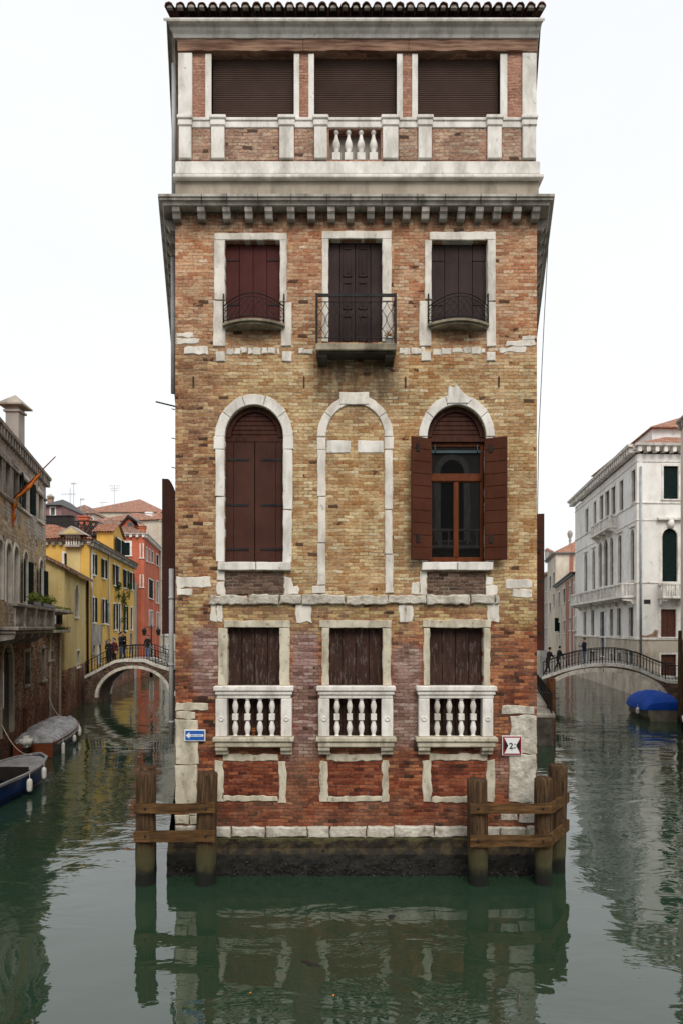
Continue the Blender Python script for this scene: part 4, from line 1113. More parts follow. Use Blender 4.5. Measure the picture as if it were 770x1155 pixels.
q = [Vector((p[0]-r.x, p[1]-r.y, 10.6)) for p in (A1, A2, B2, B1)]; rl = [Vector(((q[0].x+q[1].x)/2, q[0].y, 13.6)), Vector(((q[2].x+q[3].x)/2, q[2].y-3, 13.6))]
mb.add(q+rl, [(0,1,4),(1,2,5,4),(2,3,5),(3,0,4,5)]); build('roof', mb, MT['tile'], rw)
def at(px, py, Y): return Vector(((px-CX)*Y/FPX, Y, CAM[2]-(py-HY)*Y/FPX))
def leafy(mb, c, rad, n, size, m=0, M=None, droop=0):
    for _ in range(n):
        while True:
            p = Vector((rnd(-1,1), rnd(-1,1), rnd(-1,1)))
            if p.length < 1: break
        q = Vector((c[0]+p.x*rad[0], c[1]+p.y*rad[1], c[2]+p.z*rad[2]))
        s_ = size*rnd(.6, 1.3)
        Mx = Matrix.Translation(q) @ Matrix.Rotation(rnd(0,6.3), 4, 'Z') @ Matrix.Rotation(rnd(-1.1,1.1), 4, 'X') @ Matrix.Rotation(rnd(-1.1,1.1), 4, 'Y')
        if M: Mx = M @ Mx
        mb.add([(0,0,0),(s_*.35,s_*.5,s_*.08),(0,s_,0),(-s_*.35,s_*.5,s_*.08)], [(0,1,2),(0,2,3)], m, Mx)

# ================================================================== TIMBER FENDERS
def pile(root, x, y, zt, r, name='pile', mat='timber'):
    mb = MB(); n = 16; seg = 14; vs = []; fs = []; ph = rnd(0, 100); lx, ly = rnd(-.02,.02), rnd(-.02,.02)
    for j in range(n+1):
        z = -.8 + (zt+.8)*j/n
        for k in range(seg):
            a = 2*pi*k/seg
            rr = r*(1+.10*mnoise.noise(Vector((cos(a)*1.6+ph, sin(a)*1.6, z*.5)))+.05*mnoise.noise(Vector((cos(a)*4+ph, sin(a)*4, z*1.5))))
            if .0 < z < .45: rr *= .94
            vs.append((x+rr*cos(a)+lx*z, y+rr*sin(a)+ly*z, z))
    for j in range(n):
        for k in range(seg): fs.append((j*seg+k, j*seg+(k+1)%seg, (j+1)*seg+(k+1)%seg, (j+1)*seg+k))
    c = len(vs)
    for k in range(seg):
        v = vs[n*seg+k]; vs.append((x+lx*zt+(v[0]-x-lx*zt)*.86, y+ly*zt+(v[1]-y-ly*zt)*.86, zt+.035+rnd(-.012,.012)))
    vs.append((x+lx*zt, y+ly*zt, zt+.03))
    for k in range(seg): fs.append((n*seg+k, n*seg+(k+1)%seg, c+(k+1)%seg, c+k)); fs.append((c+k, c+(k+1)%seg, c+seg))
    mb.add(vs, fs, smooth=True); return build(name, mb, MT[mat], root)
def plank(root, P, Q, h=.2, th=.06, name='rail'):
    P = Vector(P); Q = Vector(Q); d = Q-P; L = d.length; mb = MB(); n = 8
    Mx = Matrix.Translation(P) @ d.to_track_quat('X', 'Z').to_matrix().to_4x4()
    bm_v = []; fs = []
    for i in range(n+1):
        x = L*i/n
        for (yy, zz) in ((-th/2,-h/2),(th/2,-h/2),(th/2,h/2),(-th/2,h/2)):
            bm_v.append((x, yy, zz+mnoise.noise(Vector((x*2+P.x*7, zz*3, P.z*5)))*.02))
    for i in range(n):
        for k in range(4): fs.append((i*4+k, i*4+(k+1)%4, (i+1)*4+(k+1)%4, (i+1)*4+k))
    fs += [(0,1,2,3), (n*4+3,n*4+2,n*4+1,n*4)]
    mb.add(bm_v, fs); return build(name, mb, MT['rail_wood'], root, Mx)
fl = empty('timber_fender', (0,0,0), 'timber mooring fender with straight rails at the left corner of the brick palace', 'mooring fender', 'timber fenders at the palace corners')
Y1 = 13.35
p1 = at(164, 873, Y1); p2 = at(232.5, 873, Y1); p3 = at(168, 866, 14.15)
for p, r in ((p1, .195), (p2, .20), (p3, .17)): pile(fl, p.x, p.y, p.z, r)
for (ya, yb_) in ((906,917),(937,949)):
    h = (yb_-ya)*(Y1-.25)/FPX; a = at(151.5, (ya+yb_)/2+.5, Y1-.23); b_ = at(243, (ya+yb_)/2, Y1-.23)
    plank(fl, a, b_, h); plank(fl, a+Vector((-.0,.10,-.03)), (a.x-.02, 14.45, a.z-.02), h*.9)
fr_ = empty('timber_fender', (0,0,0), 'timber mooring fender with a bent rail at the right corner of the brick palace', 'mooring fender', 'timber fenders at the palace corners')
p1 = at(539, 880, Y1); p2 = at(612, 879, Y1); p3 = at(627, 864, 14.05)
for p, r in ((p1, .20), (p2, .175), (p3, .185)): pile(fr_, p.x, p.y, p.z, r)
for (ya, yb_, dy) in ((906.5,918,-13),(942,955,-19)):
    h = (yb_-ya)*(Y1-.25)/FPX; a = at(529.5, (ya+yb_)/2, Y1-.23); b_ = at(621.5, (ya+yb_)/2-.5, Y1-.23)
    plank(fr_, a, b_, h); c = at(640, (ya+yb_)/2+dy, 14.25)
    plank(fr_, b_+Vector((-.03,0,0)), c, h)

for root_, ps_ in ((fl, (164, 232.5)), (fr_, (539, 612))):
    for px in ps_:
        for py in (912, 943 if root_ is fl else 948.5):
            q = at(px, py, Y1-.27); mb = MB(); mb.lathe((0,0,0), [(.022,0),(.022,.02),(.012,.028)], 8, M=Matrix.Translation(q) @ Matrix.Rotation(pi/2, 4, 'X')); build('bolt', mb, MT['iron'], root_)
# ================================================================== SIGNS ON THE PALACE
def text_mesh(s, size, M, name, mat, parent, bold=0):
    cu = bpy.data.curves.new('t', 'FONT'); cu.body = s; cu.size = size; cu.align_x = 'CENTER'; cu.align_y = 'CENTER'; cu.extrude = .001; cu.offset = bold
    o = bpy.data.objects.new('t', cu); COL.objects.link(o)
    dg = bpy.context.evaluated_depsgraph_get(); me = bpy.data.meshes.new_from_object(o.evaluated_get(dg))
    bpy.data.objects.remove(o); mb = MB(); mb.add([v.co.copy() for v in me.vertices], [list(p.vertices) for p in me.polygons])
    return build(name, mb, mat, parent, M)
def plate(root, M, x0, x1, z0, z1, y, mat, name):
    mb = MB(); mb.box(x0, x1, y, y+.006, z0, z1); return build(name, mb, MT[mat], root, M)
c = at(220, 829.5, D0-.07)
sg = empty('arrow_sign', (c.x, c.y, c.z), 'small blue sign with white arrow pointing left on the palace corner stone', 'sign')
w_, h_ = .205, .108; I = Matrix.Identity(4)
mb = MB(); mb.box(-w_-.01, w_+.01, .004, .03, -h_-.01, h_+.01, bev=.004); build('backplate', mb, MT['sign_white'], sg)
plate(sg, I, -w_+.012, w_-.012, -h_+.012, h_-.012, -.003, 'sign_blue', 'panel')
mb = MB(); mb.prism([(-w_+.022,0),(-w_+.10,.068),(-w_+.10,.024),(w_-.03,.024),(w_-.03,-.024),(-w_+.10,-.024),(-w_+.10,-.068)], -.007, -.004)
build('arrow', mb, MT['sign_white'], sg)
text_mesh('SENSO UNICO', .034, Matrix.Translation((.03,-.0085,0)) @ Matrix.Rotation(pi/2,4,'X'), 'lettering', MT['sign_blue'], sg, .0006)
c = at(577, 841, D0-.07)
sg = empty('width_sign', (c.x, c.y, c.z), 'square red and white channel width sign reading 2 on the palace corner', 'sign')
s_ = .195
mb = MB(); mb.box(-s_-.008, s_+.008, .004, .03, -s_-.008, s_+.008, bev=.004); build('backplate', mb, MT['sign_white'], sg)
plate(sg, I, -s_+.008, s_-.008, -s_+.008, s_-.008, -.003, 'sign_red', 'border')
plate(sg, I, -s_+.035, s_-.035, -s_+.035, s_-.035, -.0065, 'sign_white', 'panel')
for k in (-1, 1):
    mb = MB(); mb.prism([(k*(s_-.034),.155),(k*(s_-.034),-.155),(k*(s_-.115),-.0)], -.010, -.007); build('wedge', mb, MT['sign_black'], sg)
    mb = MB(); mb.prism([(k*(s_-.034),.158),(k*(s_-.034),.08),(k*(s_-.075),.08)], -.0125, -.0102); mb.prism([(k*(s_-.034),-.158),(k*(s_-.034),-.08),(k*(s_-.075),-.08)], -.0125, -.0102); build('wedge_tip', mb, MT['sign_red'], sg)
text_mesh('2', .17, Matrix.Translation((-.022,-.0115,-.01)) @ Matrix.Rotation(pi/2,4,'X'), 'numeral', MT['sign_black'], sg, .003)
text_mesh('m', .06, Matrix.Translation((.05,-.0115,-.04)) @ Matrix.Rotation(pi/2,4,'X'), 'unit', MT['sign_black'], sg, .001)
mb = MB(); mb.box(.03,.085,-.0115,-.0105,.025,.036); mb.box(-.015,-.004,-.0115,-.0105,-.10,-.085); build('mark', mb, MT['sign_black'], sg)

# flower pot on the central balcony, flowerpot by the balustrade
def flowerpot(loc, r, h, pot, nfl, label, leafn=40):
    t = empty('flowerpot', loc, label, 'flowerpot')
    mb = MB(); mb.lathe((0,0,0), [(r*.7,0),(r,h*.85),(r*1.08,h*.86),(r*1.08,h),(r*.9,h),(r*.88,h*.8)], 14); build('pot', mb, MT[pot], t)
    mb = MB(); leafy(mb, (0,0,h+r*.5), (r*.9,r*.9,r*.7), leafn, r*.5); build('leaves', mb, MT['leaf'], t)
    mb = MB(); leafy(mb, (0,-r*.2,h+r*.9), (r,r*.8,r*.5), nfl, r*.45); build('flowers', mb, MT['flower'], t)
p = at(439, 387.5, D0-.42); flowerpot((p.x, p.y, zt_bal), .085, .15, 'potw', 40, 'white pot of orange flowers on the right end of the iron balcony') if False else None
ZB = fz(387, .42)
flowerpot((fx(438.5,.3), D0-.28, ZB), .085, .15, 'potw', 45, 'white pot of orange flowers on the right end of the iron balcony')
flowerpot((fx(286), D0+.035, fz(831.2,.2)+.003), .05, .10, 'pot', 14, 'clay pot behind the balusters of the left stone balustrade', 14)

# floating leaves
for (px, py, s_) in ((441,1034,.10),(352,1088,.11),(345,1085,.07),(358,1089,.06),(407,1064,.05),(283,1120,.022),(376,1123,.026),(497,1051,.05)):
    Y = 3850/(py-HY); X = (px-CX)*Y/FPX; mb = MB(); n = 7
    pts = [(s_*cos(2*pi*k/n)*rnd(.6,1.2), s_*.6*sin(2*pi*k/n)*rnd(.6,1.2), rnd(0,.004)) for k in range(n)]
    mb.add(pts+[(p[0]*.9,p[1]*.9,p[2]+.004) for p in pts], [list(range(n)), list(range(n,2*n))]+[(k,(k+1)%n,n+(k+1)%n,n+k) for k in range(n)])
    o = build('floating_leaf', mb, MT['hull_dark'] if s_ > .045 else MT['flower'], loc=(X, Y, .004)); o.rotation_euler.z = rnd(0, 3)
    if s_ > .045: tag(o, 'small dark leaf floating on the green canal water in front of the palace', 'leaf', 'leaves floating on the canal')
    else: tag(o, 'tiny orange leaf floating on the dark reflection of the palace', 'leaf', 'orange leaves floating on the canal')

# ================================================================== BRIDGES
def bridge(name, label, A, B, depth, prof, arch, mspan, rail_h, posts, ring=(.19, 'stone_grey')):
    """prof: [(px,py)] top edge; arch: (pxc, half px, py spring, py crown)"""
    t = empty(name, (A[0], A[1], 0), label, 'bridge'); wf = WF(t, A, B)
    P = [wf.loc(a, b_) for a, b_ in prof]
    cu = wf.u(arch[0]); ha = abs(wf.u(arch[0]+arch[1])-wf.u(arch[0]-arch[1]))/2; zs = wf.z(arch[0], arch[2]); zc = wf.z(arch[0], arch[3]); n = 20
    def ar(k, e=0): a = pi*k/n; return (cu-(ha+e)*cos(a), zs+(zc+e-zs)*sin(a))
    u0, u1 = P[0][0], P[-1][0]
    out = P[::-1] + [(u0,-.6),(cu-ha,-.6)] + [ar(k) for k in range(n+1)] + [(cu+ha,-.6),(u1,-.6)]
    mb = MB(); mb.prism(out, 0, depth); build('span', mb, MT[mspan], t, wf.M)
    for (ya, yb_, nm) in ((-.05, .22, 'coping'), (depth-.22, depth+.05, 'coping')):
        mb = MB(); mb.prism([(a, z+.06) for a, z in P] + [(a, z-.14) for a, z in P[::-1]], ya, yb_, bev=.0); build(nm, mb, MT['stone_clean'], t, wf.M)
    for (ya, yb_) in ((-.04, .3), (depth-.3, depth+.04)):
        mb = MB()
        nv = 10
        for j in range(nv):
            m_ = 4; k0 = n*j/nv+.03; k1 = n*(j+1)/nv-.03
            mb.prism([ar(k0+(k1-k0)*i/m_, ring[0]) for i in range(m_+1)] + [ar(k0+(k1-k0)*i/m_, -.02) for i in range(m_, -1, -1)], ya, yb_)
        build('arch_ring', mb, MT[ring[1]], t, wf.M)
    # steps
    mb = MB(); k = 0
    ns = 22
    def ztop(u):
        for i in range(len(P)-1):
            if P[i][0] <= u <= P[i+1][0]: return P[i][1]+(P[i+1][1]-P[i][1])*(u-P[i][0])/(P[i+1][0]-P[i][0]+1e-9)
        return P[0][1] if u < P[0][0] else P[-1][1]
    for i in range(ns):
        a = u0+(u1-u0)*i/ns; b_ = u0+(u1-u0)*(i+1)/ns; z = max(ztop(a), ztop(b_))
        mb.box(a, b_, .225, depth-.225, z-.2, z+.005)
    build('steps', mb, MT['paving'], t, wf.M)
    for y in (.08, depth-.08):
        r = MB(); m_ = 24
        pts = [(u0+(u1-u0)*i/m_, y, ztop(u0+(u1-u0)*i/m_)+.05+rail_h) for i in range(m_+1)]
        r.tube(pts, .030, 6)
        r.tube([(a, b_, c_-rail_h*.22) for a, b_, c_ in pts], .014, 5); r.tube([(a, b_, c_-rail_h+.12) for a, b_, c_ in pts], .014, 5)
        rl = build('railing', r, MT['iron'], t, wf.M)
        for i in range(posts+1):
            u = u0+.05+(u1-u0-.1)*i/posts; z = ztop(u)+.05
            g = MB(); big = i % 4 == 0; g.tube([(u,y,z),(u,y,z+rail_h)], .032 if big else .015, 6)
            if not big: g.lathe((u,y,z+rail_h*.45), [(.016,0),(.032,.04),(.016,.08)], 6)
            build('railing_post' if big else 'baluster', g, MT['iron'], rl, wf.M)
    return t, wf, ztop
YB = 45.2
bl_, blw, blz = bridge('arched_bridge', 'small white stone arched footbridge with iron railing over the left canal', ((96-CX)*YB/FPX, YB), (-9.75, YB), 2.8,
    [(96,763),(108,757),(119,751),(130,745.5),(140,744),(163,744.5),(176,750),(196,756)], (151,41,787,753.5), 'dark_panel', .9, 30, ring=(.17, 'stone'))
A = ((611-CX)*46.2/FPX, 46.2); B = ((766-CX)*43.2/FPX, 43.2)
br_, brw, brz = bridge('arched_bridge', 'wide low stone arched footbridge with iron railing over the right canal', A, B, 3.2,
    [(611,764),(620,761),(634,756),(650,752),(668,749.5),(690,749),(706,751),(722,755.5),(738,763),(752,768),(766,769)], (680,66,786,757.5), 'dark_panel', .95, 44, ring=(.26, 'stone'))

# lamp on the left bridge
p = blw.M
u = blw.u(171)
lp = empty('street_lamp', ((171-CX)*48.4/FPX, 48.4, 0), 'black lamp post with two lanterns behind the left bridge railing', 'street lamp')
mb = MB(); z0 = 1.5; zt_ = at(171,708,48.4).z; mb.lathe((0,0,0), [(.12,z0),(.10,z0+.5),(.05,z0+.7),(.045,zt_),(.03,zt_+.2)], 8); mb.tube([(-.5,0,zt_-.1),(-.25,0,zt_+.1),(.25,0,zt_+.1),(.5,0,zt_-.1)], .02, 6); build('post', mb, MT['iron'], lp)
for sx in (-.5, .5):
    mb = MB(); mb.lathe((sx,0,zt_-.55), [(.10,0),(.17,.35),(.20,.36),(.05,.5),(.02,.56)], 6, smooth=False); build('lantern', mb, MT['iron'], lp)

# ================================================================== PEOPLE
def person(loc, rz, label, coat, legs, stride=.0, lean=0, arms='down', scale=1.0, hood=False, seat=0):
    t = tag(None, None) if False else None
    J = {}; V = []; E = []; RAD = []
    def j(n, p, r, par=None):
        J[n] = len(V); V.append(Vector(p)); RAD.append(r)
        if par is not None: E.append((J[par], J[n]))
    ly = lean
    j('pel', (0,0,.94), (.155,.115)); j('wai', (0,-.01-ly*.3,1.10), (.14,.105), 'pel'); j('che', (0,-ly*.7,1.30), (.175,.12), 'wai')
    j('nek', (0,-ly-.0,1.48), (.06,.06), 'che'); j('hd0', (0,-ly-.02,1.56), (.078,.085), 'nek'); j('hd1', (0,-ly-.03,1.65), (.082,.098), 'hd0'); j('hd2', (0,-ly-.02,1.73), (.058,.068), 'hd1')
    j('nos', (0,-ly-.135,1.625), (.013,.016), 'hd1')
    for s, nm in ((-1,'l'),(1,'r')):
        st = stride*s
        j('hip'+nm, (s*.09,0,.88), (.10,.105), 'pel'); j('kne'+nm, (s*.10,-.04-st*.5,.49), (.065,.07), 'hip'+nm)
        j('ank'+nm, (s*.10,.02-st+(.05 if st < 0 else 0),.10), (.045,.05), 'kne'+nm); j('toe'+nm, (s*.115,-.15-st,.04), (.04,.032), 'ank'+nm)
        j('sho'+nm, (s*.185,-ly*.9,1.40), (.072,.07), 'che')
        if arms == 'down' or (arms == 'one' and s < 0):
            e = (s*.25,.02-ly*.8+st*.4,1.12); w_ = (s*.26,-.05-ly*.8+st*.8,.88)
        else:
            e = (s*.25,-.05-ly,1.14); w_ = (s*.12,-.27-ly,1.20)
        j('elb'+nm, e, (.052,.052), 'sho'+nm); j('wri'+nm, w_, (.034,.034), 'elb'+nm)
        d = (Vector(w_)-Vector(e)).normalized(); pm = Vector(w_)+d*.07; j('pal'+nm, pm, (.038,.02), 'wri'+nm)
        sd = Vector((0,1,0)) if abs(d.z) > .6 else Vector((s,0,0)).cross(d).cross(d)
        sd = Vector((0,1,0)) if abs(d.z) > .6 else Vector((1,0,0))
        for k, L in enumerate((.07,.085,.08,.062)):
            o = sd*(-.027+.018*k); j('f%d%s' % (k,nm), pm+o+d*.045, (.009,.009), 'pal'+nm); j('g%d%s' % (k,nm), pm+o+d*(.04+L)+Vector((0,-.015,0)), (.007,.007), 'f%d%s' % (k,nm))
        j('th'+nm, Vector(w_)+d*.03-sd*.045, (.010,.010), 'wri'+nm); j('ti'+nm, Vector(w_)+d*.075-sd*.06, (.008,.008), 'th'+nm)
    me = bpy.data.meshes.new('p'); me.from_pydata([tuple(v*scale) for v in V], E, []); o = bpy.data.objects.new('p', me); COL.objects.link(o)
    md = o.modifiers.new('s', 'SKIN'); md.use_smooth_shade = True
    for i, r in enumerate(RAD): me.skin_vertices[0].data[i].radius = (r[0]*scale, r[1]*scale)
    me.skin_vertices[0].data[0].use_root = True
    sb = o.modifiers.new('u', 'SUBSURF'); sb.levels = 1
    dg = bpy.context.evaluated_depsgraph_get(); ev = bpy.data.meshes.new_from_object(o.evaluated_get(dg)); bpy.data.objects.remove(o)
    mats = [MT[coat], MT[legs], MT['skin'], MT['hair']]
    ev.materials.clear()
    for m_ in mats: ev.materials.append(m_)
    wr = [V[J['wril']]*scale, V[J['wrir']]*scale]
    for p in ev.polygons:
        c = p.center; z = c.z/scale; mi = 0
        if z < .84: mi = 1
        if z < .085: mi = 3
        if z > 1.50: mi = 2
        for w_ in wr:
            if (c-w_).length < .20*scale and abs(c.x) > .1*scale and z < 1.3 and (Vector(c)-w_).dot((w_-V[J['elbl' if w_.x < 0 else 'elbr']]*scale)) > 0: mi = 2
        p.material_index = mi; p.use_smooth = True
    b = bpy.data.objects.new('person', ev); COL.objects.link(b); b.location = loc; b.rotation_euler.z = rz
    tag(b, label, 'person')
    mb = MB(); hc = (V[J['hd1']]+Vector((0,.015,.03)))*scale
    n = 8
    vs = []; fs = []
    for a in range(7):
        th = pi*a/6*.62
        for k in range(12):
            ph = 2*pi*k/12
            fr2 = 1.0 if sin(ph) > -.35 else .55
            r = .094*scale
            vs.append((hc.x+r*sin(th*fr2*1.25)*cos(ph), hc.y+r*1.12*sin(th*fr2*1.25)*sin(ph), hc.z+r*1.12*cos(th*fr2*1.25)))
    for a in range(6):
        for k in range(12): fs.append((a*12+k, a*12+(k+1)%12, (a+1)*12+(k+1)%12, (a+1)*12+k))
    mb.add(vs, fs, smooth=True); build('hood' if hood else 'hair', mb, MT[coat if hood else 'hair'], b)
    return b
def on_bridge(wf, zf, px, dy):
    u = wf.u(px); p = wf.M @ Vector((u, dy, 0)); r = wf.root.location
    # shift so that it stays under px after moving back by dy
    X = p.x+r.x; Y = p.y+r.y; X = (px-CX)*Y/FPX
    v = wf.M.inverted() @ Vector((X-r.x, Y-r.y, 0)); return (X, Y, zf(v.x)+.012)
person(on_bridge(blw, blz, 123.5, 1.0), R(20), 'person in a black coat at the left end of the left bridge', 'coat_black', 'black_tr', .1, arms='fwd')
person(on_bridge(blw, blz, 129.5, 1.7), R(-30), 'person in a maroon coat beside the black-coated person on the left bridge', 'coat_red', 'black_tr', 0)
person(on_bridge(blw, blz, 136.5, .8), R(80), 'taller dark-coated person of the pair standing close together on the left bridge', 'coat_navy', 'jeans', .0, arms='fwd', scale=1.07)
person(on_bridge(blw, blz, 141.0, 1.1), R(-60), 'black-clad person of the pair standing close together on the left bridge', 'coat_black', 'black_tr', .0, arms='one', scale=1.08)
person(on_bridge(blw, blz, 167, 1.6), R(0), 'person in blue jeans at the right side of the left bridge near the lamp', 'coat_black', 'jeans', .12, scale=.92)
person(on_bridge(brw, brz, 617, 1.2), R(110), 'bent person in black climbing the left steps of the right bridge', 'coat_black', 'black_tr', .28, lean=.16, arms='fwd', scale=1.08)
person(on_bridge(brw, brz, 628.5, 1.4), R(100), 'second black-clad person on the left steps of the right bridge', 'coat_black', 'black_tr', .25, lean=.14, arms='one', scale=.98)
person(on_bridge(brw, brz, 658.5, 2.2), R(-80), 'person in a navy coat and pale jeans standing on the crown of the right bridge', 'coat_navy', 'jeans', .08, arms='fwd', scale=1.03)

# ================================================================== BUILDINGS
def eave(root, wf, u0, u1, z, mat='stone_grey', out=.35, h=.22, dent=0, name='eaves'):
    mb = MB(); P = [(.1,z-h),(-out*.35,z-h),(-out*.5,z-h*.5),(-out*.9,z-h*.4),(-out,z),(.1,z)]
    mb.quadprof(P, u0, u1); o = build(name, mb, MT[mat], root, wf.M)
    if dent:
        n = int((u1-u0)/dent)
        for i in range(min(n, 90)):
            m2 = MB(); u = u0+(i+.5)*(u1-u0)/n; m2.box(u-dent*.22, u+dent*.22, -out*.75, 0, z-h-.16, z-h*.45); build('dentil', m2, MT[mat], o, wf.M)
    return o
def pwin(wf, px0, px1, pyt, pyb, **k):
    """window given by its picture rectangle (top and bottom at its centre)"""
    c = (px0+px1)/2; return window(wf, wf.u(px0), wf.u(px1), wf.z(c, pyb), wf.z(c, pyt), **k)
def chimney(loc, w_, h, label=None, parent=None, mat='grey_pl', capm='tile', flare=1.7, M=None):
    mb = MB(); x, y, z = loc
    mb.box(x-w_/2, x+w_/2, y-w_/2, y+w_/2, z, z+h, bev=.01); mb.box(x-w_*.62, x+w_*.62, y-w_*.62, y+w_*.62, z+h*.93, z+h*.93+.08)
    o = build('chimney', mb, MT[mat], parent)
    mb = MB(); f = w_*flare/2; zt = z+h+.06
    mb.box(x-w_*.45, x+w_*.45, y-w_*.45, y+w_*.45, z+h, zt+.10)
    mb.add([(x-f,y-f,zt+.08),(x+f,y-f,zt+.08),(x+f,y+f,zt+.08),(x-f,y+f,zt+.08),(x-.03,y,zt+.08+f*.9),(x+.03,y,zt+.08+f*.9),(x-f,y-f,zt+.02),(x+f,y-f,zt+.02),(x+f,y+f,zt+.02),(x-f,y+f,zt+.02)],
           [(0,1,5,4),(1,2,5),(2,3,4,5),(3,0,4),(0,6,7,1),(1,7,8,2),(2,8,9,3),(3,9,6,0),(6,9,8,7)])
    build('chimney_cap', mb, MT[capm], o); return o
def hiproof(root, pts, z, zr, mat, inset=.45, ov=.3, name='roof'):
    """simple hipped roof with tiled slopes; pts: 4 world points, CCW"""
    r = root.location; c = sum((Vector(p) for p in pts), Vector((0,0)))/4
    P = [Vector(p) for p in pts]
    P = [p+(p-c).normalized()*ov for p in P]
    a = (P[0]+P[1])/2; b = (P[2]+P[3])/2; a2 = (P[1]+P[2])/2; b2 = (P[3]+P[0])/2
    if (a-b).length > (a2-b2).length: r0, r1 = a.lerp(b, inset*.8), b.lerp(a, inset*.8); order = 0
    else: r0, r1 = a2.lerp(b2, inset*.8), b2.lerp(a2, inset*.8); order = 1
    v = [(p.x-r.x, p.y-r.y, z) for p in P] + [(q.x-r.x, q.y-r.y, zr) for q in (r0, r1)] + [(p.x-r.x, p.y-r.y, z-.08) for p in P]
    fs = [(0,1,4),(1,2,5,4),(2,3,5),(3,0,4,5)] if order == 0 else [(1,2,4),(2,3,5,4),(3,0,5),(0,1,4,5)]
    fs += [(6,9,8,7),(0,6,7,1),(1,7,8,2),(2,8,9,3),(3,9,6,0)]
    mb = MB(); mb.add(v, fs); return build(name, mb, MT[mat], root)
MT['far_tile'] = None
def tilemat(name, c1, c2, c3, pitch=.22):
    m, nt, b, tc = newmat(name); uv = tc.outputs['UV']; ob = tc.outputs['Object']
    s = nt.nodes.new('ShaderNodeSeparateXYZ'); nt.links.new(uv, s.inputs[0])
    wv = math_(nt, 'ABSOLUTE', math_(nt, 'SINE', math_(nt, 'MULTIPLY', s.outputs[0], pi/pitch)))
    row = math_(nt, 'FRACT', math_(nt, 'DIVIDE', s.outputs[1], .36))
    col = ramp(nt, noise(nt, ob, 3.2, 6, .7), [(.3, c1), (.5, c2), (.7, c3)])
    cell = nt.nodes.new('ShaderNodeTexBrick'); cell.offset = 0
    for i, c in zip((1,2,3), (0,1,.5)): cell.inputs[i].default_value = (c,c,c,1)
    cell.inputs['Scale'].default_value = 1; cell.inputs['Mortar Size'].default_value = 0; cell.inputs['Brick Width'].default_value = pitch; cell.inputs['Row Height'].default_value = .36
    nt.links.new(uv, cell.inputs[0])
    col = mix(nt, .5, col, ramp(nt, cell.outputs['Color'], [(0, .45), (1, 1.4)]), 'MULTIPLY')
    nt.links.new(col, b.inputs['Base Color']); b.inputs['Roughness'].default_value = .9
    bump(nt, b, math_(nt, 'ADD', wv, math_(nt, 'MULTIPLY', row, -.4)), 1.0, .09); return m
MT['far_tile'] = tilemat('pantile_roof', (.17,.065,.04), (.36,.16,.10), (.50,.33,.24))
MT['far_tile_dark'] = tilemat('old_pantile_roof', (.13,.07,.05), (.25,.13,.09), (.36,.25,.19))

def volume(root, pts, z0, z1, mat, walls, names='wall'):
    """walls: dict edge index -> WF already holding openings; others plain"""
    n = len(pts); out = []
    for i in range(n):
        wf = walls.get(i) or WF(root, pts[i], pts[(i+1) % n])
        t = .3
        out.append(wf.wall(z0, z1, mat, t, 'wall', .301 if i % 2 else 0, wf.L-(.301 if i % 2 else 0)))
    return out

# ---------------- left bank: grey palazzo
LB = lambda Y: -15.4-.2416*(Y-37.7)
gp = empty('grey_palazzo', (LB(14), 14, 0), 'old grey stucco palazzo with a stone balcony and tall chimney at the left edge', 'building')
pts = [(LB(14),14),(LB(33),33),(LB(33)-12,35.5),(LB(14)-12,16.5)]
gw = WF(gp, pts[0], pts[1])
pwin(gw, 5.6, 11.5, 520, 560, fw=.14, fill='pane', bars=False, fm='stone_grey'); pwin(gw, 14.6, 20.5, 526, 566, fw=.14, bars=False, fm='stone_grey'); pwin(gw, -4, 2, 513, 553, fw=.14, bars=False, fm='stone_grey')
pwin(gw, 25.2, 33, 540, 577, fw=.12, fill='pane', leaves='green_sh', leaf_w=.62, fm='stone'); pwin(gw, 43, 48, 555, 588, fw=.12, fill='green_sh', fm='stone')
for (a, b_, t, u) in ((-2,3.4,608,676),(7,13,612,680),(15.8,21.2,616,683)): pwin(gw, a, b_, t, u, arch=True, fw=.14, bars=False, fm='stone', sill=False)
pwin(gw, 27, 31.5, 622, 680, arch=True, fw=.1, leaves='green_sh', leaf_w=.50, fill='pane', bars=False, fm='stone'); pwin(gw, 44.5, 49, 631, 688, arch=True, fw=.1, leaves='green_sh', leaf_w=.50, fill='green_sh', fm='stone')
g = pwin(gw, 2.6, 14.5, 727, 829, arch=True, fw=.22, bars=False, fm='wall_stone', sill=False, name='doorway')
pwin(gw, 28, 33.6, 735, 772, fw=.14, bars=False, fm='stone_grey'); pwin(gw, 47, 51, 731, 767, fw=.12, bars=False, fm='stone_grey')
zt_ = 11.85
cut = 8.1
mb = MB(); mb.prism([(0,-.6),(gw.L,-.6),(gw.L,cut),(0,cut)], 0, .35, [o for o in gw.open if o[0][1] < cut-2.6])
# one wall, two finishes: brick below, stucco above
low = [o for o in gw.open if max(p[1] for p in o) < 4.9]; up_ = [o for o in gw.open if max(p[1] for p in o) >= 4.9]
zc_ = 4.95
gw.open = low; gw.wall(-.6, zc_, MT['bank_brick']); gw.open = up_; gw.wall(zc_, zt_, MT['stucco_old'])
for i in (1, 2, 3):
    wf = WF(gp, pts[i], pts[(i+1) % 4]); wf.wall(-.6, zt_, MT['stucco_old'], u0=.36 if i != 2 else 0, u1=wf.L-(.36 if i != 2 else 0))
eave(gp, gw, -.3, gw.L+.2, zt_+.40, 'stone_grey', .24, .30, .42, 'cornice')
ew = WF(gp, pts[1], pts[2]); eave(gp, ew, .2, ew.L, zt_+.40, 'stone_grey', .24, .30, 0, 'cornice')
mb = MB(); mb.box(0, gw.L+.04, -.07, 0, zt_-.75, zt_-.62, bev=.02); build('string_course', mb, MT['stone_grey'], gp, gw.M)
